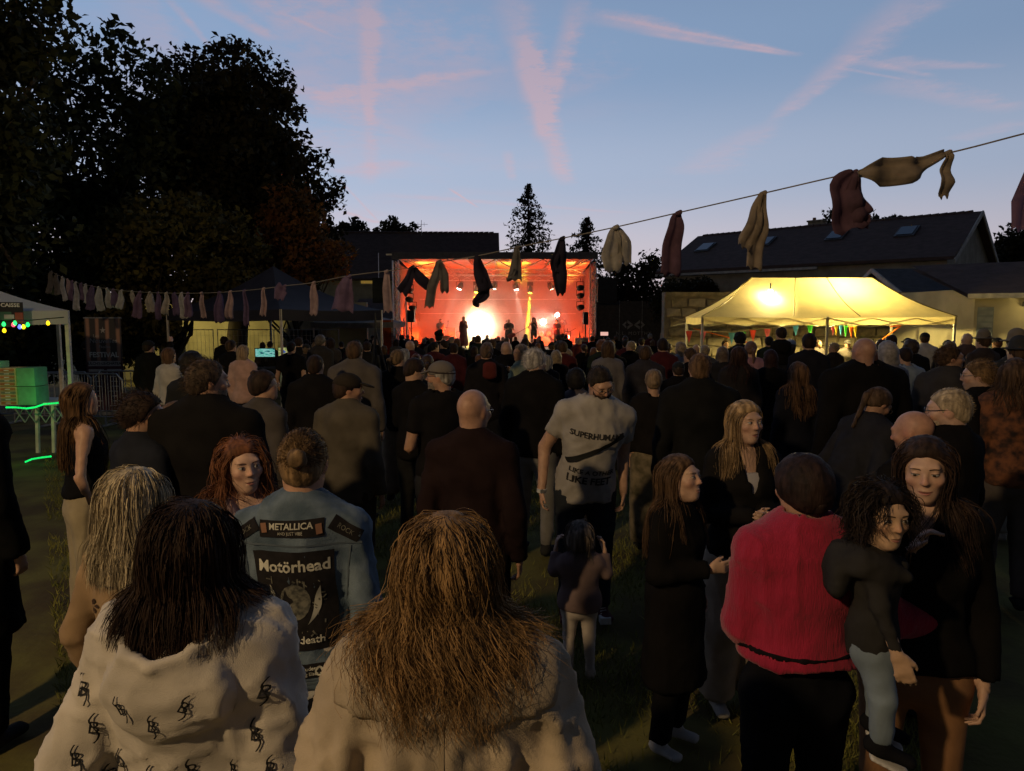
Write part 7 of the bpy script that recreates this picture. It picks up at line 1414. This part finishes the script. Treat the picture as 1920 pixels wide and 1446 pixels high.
# ------------------------------------------------------------------ the crowd: a set of figures, copied and re-dressed one by one
def proto(i, **kw):
    O = make_person('crowd', seed=60 + i, H=1.72, res=.032, hres=.015, hands=kw.pop('hands', False), fold=.008, **kw); return O.root
PR = {}
PR['m_short'] = proto(0, hair=('short', BRN), top=('jacket', BLKC)); PR['m_hood'] = proto(1, hair=('short', BRN, dict(t=.006)), top=('hoodie', BLKC), build=1.08); PR['m_buzz'] = proto(2, hair=('buzz', BRN), top=('tee', BLKC), build=1.12); PR['m_bald'] = proto(3, hair=('bald', BRN), top=('jacket', BLKC), build=1.15)
PR['m_cap'] = proto(4, hair=('short', BRN), hat=('cap', (.03, .03, .03)), top=('jacket', BLKC)); PR['m_right'] = proto(5, hair=('short', BRN), head=(55, 0, 0), top=('jacket', BLKC)); PR['m_curly'] = proto(6, hair=('curly_short', BRN), top=('shirt', BLKC)); PR['m_hat'] = proto(7, hair=('short', BRN), hat=('brim', (.2, .16, .11)), top=('jacket', BLKC))
PR['f_long'] = proto(8, sex='f', hair=('long', BRN, dict(len=.26)), top=('jacket', BLKC)); PR['f_bob'] = proto(9, sex='f', hair=('bob', BRN, dict(len=.12)), top=('jacket', BLKC)); PR['f_tail'] = proto(10, sex='f', hair=('ponytail', BRN, dict(len=.16)), top=('sweater', BLKC)); PR['f_bun'] = proto(11, sex='f', hair=('bun', BRN, dict(bun=(0, -.06, .10))), top=('hoodie', BLKC)); PR['f_side'] = proto(12, sex='f', hair=('long', BRN, dict(len=.2)), head=(-50, 4, 0), top=('jacket', BLKC))
PR['m_film'] = proto(13, hair=('short', BRN), top=('jacket', BLKC), arms=('photo', 'photo'), hands=True); PR['m_left'] = proto(14, hair=('short', BRN, dict(t=.004)), head=(-60, 0, 0), top=('jacket', BLKC), glasses=(.1, .1, .1)); PR['f_cap'] = proto(15, sex='f', hair=('ponytail', BRN, dict(len=.14)), hat=('cap', (.5, .5, .52)), top=('jacket', BLKC))
PR['m_cocked'] = proto(16, hair=('short', BKH), hat=('cocked', (.010, .009, .009)), top=('coat', BLKC))
DESC = dict(m_short='short hair and jacket', m_hood='short hair and hooded top', m_buzz='cropped hair and t-shirt', m_bald='bald head and jacket', m_cap='dark peaked cap', m_right='short hair, face turned right', m_curly='thick curly hair', m_hat='straw brimmed hat', f_long='long loose hair', f_bob='chin length hair', f_tail='ponytail', f_bun='hair in a topknot', f_side='long hair, face turned left', m_film='both hands raised to film', m_left='glasses, face turned left', f_cap='white cap', m_cocked='black cocked hat')
LANDM = [(640, 'before the black gazebo'), (740, 'before the grey gazebo'), (800, 'before the left stage tower'), (850, 'before the bassist'), (930, 'before the white glow'), (985, 'before the stage middle'), (1030, 'before the curly singer'), (1090, 'before the red footlight'), (1130, 'before the right stage tower'), (1250, 'before the hoarding'), (1320, 'before the stone pier'), (1400, 'before the marquee left end'), (1470, 'before the marquee lamp'), (1560, 'before the marquee middle leg'), (1640, 'left of the orange strap'), (1700, 'before the orange strap'), (1800, 'before the marquee right leg'), (3000, 'before the cottage')]
WHO = dict(m_short='short haired man', m_hood='haired man with hood down', m_buzz='cropped haired man', m_bald='bald man', m_cap='man with dark cap', m_right='haired man turning right', m_curly='curly haired man', m_hat='person with straw hat', f_long='long haired woman', f_bob='haired woman with bob', f_tail='haired woman with ponytail', f_bun='haired woman with topknot', f_side='haired woman turning left', m_film='haired man filming', m_left='haired man in glasses', f_cap='haired woman with white cap', m_cocked='man with cocked hat')
used = set(); HAIRC = [DBR, BRN, BKH, (.05, .03, .02), (.10, .06, .035), (.18, .12, .07), GRY, (.30, .22, .13), RED_]; HN = ['dark brown', 'brown', 'black', 'brown', 'light brown', 'fair', 'grey', 'blond', 'auburn']
TOPS = [((.012, .011, .012), 'black'), ((.012, .011, .012), 'black'), ((.012, .011, .012), 'black'), ((.016, .017, .026), 'navy'), ((.035, .03, .03), 'dark grey'), ((.05, .042, .036), 'brown'), ((.09, .02, .025), 'maroon'), ((.10, .095, .095), 'grey'), ((.03, .04, .03), 'dark green')]
GARM = ('jacket', 'hoodie', 't_shirt', 'shirt', 'sweater', 'coat')
crowd_xy = []
def recolor(o, m):
    if len(o.material_slots): o.material_slots[0].link = 'OBJECT'; o.material_slots[0].material = m
def crowd(kind, x, y, H, heading, top, hair, label, z=0.0, group='people standing in the crowd before the stage', bot=None):
    src = PR[kind]; s = H / 1.72
    if kind in used:
        r = src.copy(); COL.objects.link(r)
        for ch in src.children:
            c = ch.copy(); COL.objects.link(c); c.parent = r
            for g in ch.children: gg = g.copy(); COL.objects.link(gg); gg.parent = c
    else: r = src; used.add(kind)
    r.location = (x, y, z + GZ(y)); r.rotation_euler = (0, 0, -R(heading)); r.scale = (s, s, s); tag(r, label, 'person', group); crowd_xy.append((x, y))
    for ch in r.children:
        n = ch.name.split('.')[0]
        if n in GARM: recolor(ch, cloth(top))
        elif n == 'hair': recolor(ch, mat('hair_%.3f_%.3f_%.3f' % tuple(hair), tuple(hair), .5, var=.25, scale=30, attr='tint'))
        elif n == 'trousers': recolor(ch, cloth(bot or (.025, .025, .03)))
    return r
# those with something of their own, as the photo shows them: kind, u, v, d, top, hair, heading, label
spec = [('m_cocked', 823, 618, 17, (.012, .01, .01), BKH, 8, 'person in black cocked hat silhouetted against the red stage'), ('m_short', 1243, 634, 11, (.09, .018, .022), DBR, 2, 'man in maroon sweatshirt left of the marquee'), ('f_tail', 1408, 640, 10, (.42, .22, .26), (.16, .09, .06), 0, 'woman in pink cardigan in front of the marquee'),
 ('m_hood', 1210, 648, 9.5, (.05, .045, .05), BRN, 6, 'man with pale rucksack strap left of the camouflage trousers'), ('m_short', 1518, 622, 9.4, (.02, .02, .026), DBR, 12, 'tall man in dark hooded jacket under the marquee middle'), ('m_buzz', 1698, 650, 8.8, (.30, .36, .44), DBR, -6, 'man in pale blue shirt with dark braces right of the big bald man'), ('m_film', 1672, 628, 12.5, (.12, .06, .05), DBR, 4, 'man filming with raised arms before the orange strap'),
 ('m_cap', 1735, 615, 14.5, (.50, .48, .46), BRN, 30, 'man in white t-shirt and dark cap at the marquee corner'), ('f_bob', 1140, 640, 9.8, (.20, .18, .18), BRN, 0, 'woman in striped grey top before the hoarding'), ('m_hat', 1845, 624, 10.5, (.06, .045, .04), BRN, -10, 'person in pale straw hat near the lit cottage'), ('m_hat', 1908, 620, 7.8, (.05, .05, .05), GRY, -6, 'person in dark brimmed hat at the right edge'), ('m_bald', 1814, 625, 12.0, (.10, .06, .05), BRN, 12, 'bald man before the lit cottage wall'),
 ('f_bob', 1665, 640, 7.2, (.26, .24, .25), (.30, .27, .25), -10, 'woman with silver hair in grey cardigan before the talking men'), ('f_cap', 1482, 636, 11.0, (.02, .02, .022), BRN, 0, 'person in white cap in front of the marquee'), ('f_side', 1276, 642, 12.0, (.30, .30, .34), (.30, .22, .14), 10, 'woman with pale top before the crumbling stone pier'), ('m_short', 1055, 640, 12.0, (.10, .02, .02), BRN, 0, 'man lit red by the footlight before the stage'),
 ('m_curly', 1388, 620, 13.5, (.02, .02, .022), BKH, 0, 'man with thick black curls under the left of the marquee'), ('f_long', 1355, 650, 10.4, (.03, .03, .035), (.14, .10, .07), 4, 'woman with long fair edged hair left of the hooded jacket girl'), ('f_tail', 985, 634, 15, (.05, .04, .04), DBR, 0, 'person whose head tops the white haired man'), ('m_hood', 600, 628, 13.5, (.05, .045, .042), (.12, .10, .08), 20, 'older man with pale hair behind the mixing screen'), ('m_short', 560, 632, 15.0, (.02, .02, .02), DBR, 6, 'man in black behind the yellow screen')]
for kd, u, v, d, tp, hr, hd, lab in spec:
    p = at(u, v, d); crowd(kd, p.x, d, min(1.92, max(1.5, p.z - GZ(d))), hd, tp, hr, lab)
rgc = random.Random(21); near = [(o.location.x, o.location.y) for o in bpy.data.objects if o.parent is None and o.get('category') == 'person' and o.location.y > .5]
kinds = ['m_short'] * 5 + ['m_hood'] * 3 + ['m_buzz'] * 3 + ['m_bald'] * 2 + ['m_cap'] * 2 + ['m_right'] * 3 + ['m_curly'] * 2 + ['m_hat'] + ['f_long'] * 5 + ['f_bob'] * 3 + ['f_tail'] * 3 + ['f_bun'] * 2 + ['f_side'] * 2 + ['m_film', 'm_left', 'm_left']
for d0, sp_ in ((8.9, 1.7), (10.0, 1.2), (11.2, 1.0), (12.8, .85), (14.6, .85), (16.6, .9), (19, .95), (22, 1.0), (25.5, 1.05), (29.5, 1.1), (33.5, 1.0), (36.3, .8)):
    x = X(560 if d0 > 12 else 790, d0); x1 = X(1915 if d0 < 16 else 1275, d0)
    while x < x1:
        d = d0 + rgc.uniform(-.5, .5); xx = x + rgc.uniform(-.3, .3); x += sp_ * rgc.uniform(.75, 1.3)
        if min([math.hypot(xx - a, d - b) for a, b in near + crowd_xy]) < .55: continue
        if d > 15.2 and xx > X(1290, 16) and d < 24: continue
        kd = rgc.choice(kinds); hi = rgc.randrange(len(HAIRC)); ti = rgc.randrange(len(TOPS)); f = kd[0] == 'f'; H = rgc.gauss(1.64 if f else 1.75, .06); H = min(1.86, max(1.5, H))
        where = 'stage front' if d > 24 else 'mid crowd' if d > 13.5 else 'rear of crowd'; uu = CU + xx / d * FPX
        lm = [w for lim, w in LANDM if uu < lim][0]
        lab = '%s in %s, %s, %s' % (WHO[kd] if kd in ('m_bald', 'm_hat', 'm_cap') else HN[hi] + ' ' + WHO[kd], TOPS[ti][1], where, lm)
        crowd(kd, xx, d, H, rgc.gauss(0, 9) + (-4 if xx > 0 else 4), TOPS[ti][0], HAIRC[hi], lab)
# behind the sound desk and by the yard
for u, v, d, kd, tp, lab in ((506, 640, 20.5, 'm_short', (.02, .02, .02), 'sound engineer behind the teal screen'), (492, 642, 21.2, 'f_bob', (.05, .04, .04), 'woman beside the sound engineer behind the screens'), (545, 636, 20.0, 'm_cap', (.03, .03, .03), 'man in cap at the yellow screen'), (620, 634, 16.0, 'f_long', (.06, .05, .045), 'woman with loose hair at the right end of the sound desk'), (688, 640, 14.0, 'm_short', (.02, .02, .02), 'man in black beside the tripod stand'), (640, 640, 21, 'm_buzz', (.02, .02, .02), 'man in black before the grey gazebo'), (160, 640, 17.5, 'm_short', (.01, .01, .01), 'dark figure half hidden behind the banner'), (420, 632, 19.0, 'm_curly', (.02, .02, .02), 'curly haired man left of the sound desk')):
    p = at(u, v, d); crowd(kd, p.x, d, min(1.86, max(1.55, p.z - GZ(d))), rgc.uniform(-20, 20), tp, DBR, lab, group='people round the sound desk')
for u, v, d in ((1450, 632, 18.9), (1535, 630, 19.0), (1360, 632, 18.6), (1590, 630, 18.8), (1700, 630, 18.7)):
    p = at(u, v, d); i = int(u) % 4; crowd(['m_short', 'f_bob', 'm_cap', 'f_tail'][i], p.x, d, 1.72, 180 + rgc.uniform(-30, 30), (.08, .07, .07), DBR, 'bar helper standing %s under the marquee' % {1450: 'left of the middle leg', 1535: 'beside the middle leg', 1360: 'at the far left', 1590: 'right of the middle leg', 1700: 'at the far right'}[u], group='helpers under the marquee')
# child on shoulders in front of the marquee
p = at(1466, 640, 10.2); crowd('m_hood', p.x, 10.2, 1.72, 0, (.02, .02, .024), BRN, 'man carrying a child on his shoulders before the marquee'); q = at(1463, 613, 10.2)
make_person('child in black sitting on shoulders above the crowd before the marquee', H=.95, loc=(q.x, 10.15, q.z - .95), hs=.85, build=1.1, res=.024, hres=.014, seat=((.12, .2, .40), (.12, .22, .14), True), top=('hoodie', BLKC), hair=('short', DBR), arms=('fold', 'fold'), seed=77)
for k_, o in list(PR.items()):
    if k_ not in used:
        for ch in list(o.children): bpy.data.objects.remove(ch)
        bpy.data.objects.remove(o)
# raised phone with lit screen
ph = empty('phone', PX(1133, 626, 13)); tag(ph, 'raised phone with lit screen filming the stage', 'phone'); MB().box((0, 0, 0), (.15, .012, .075)).obj('case', BLK, ph); MB().box((0, -.008, 0), (.14, .004, .066)).obj('display', mat('phone_screen', (.1, .1, .1), .3, emit=(.9, .5, .42), estr=.9), ph)
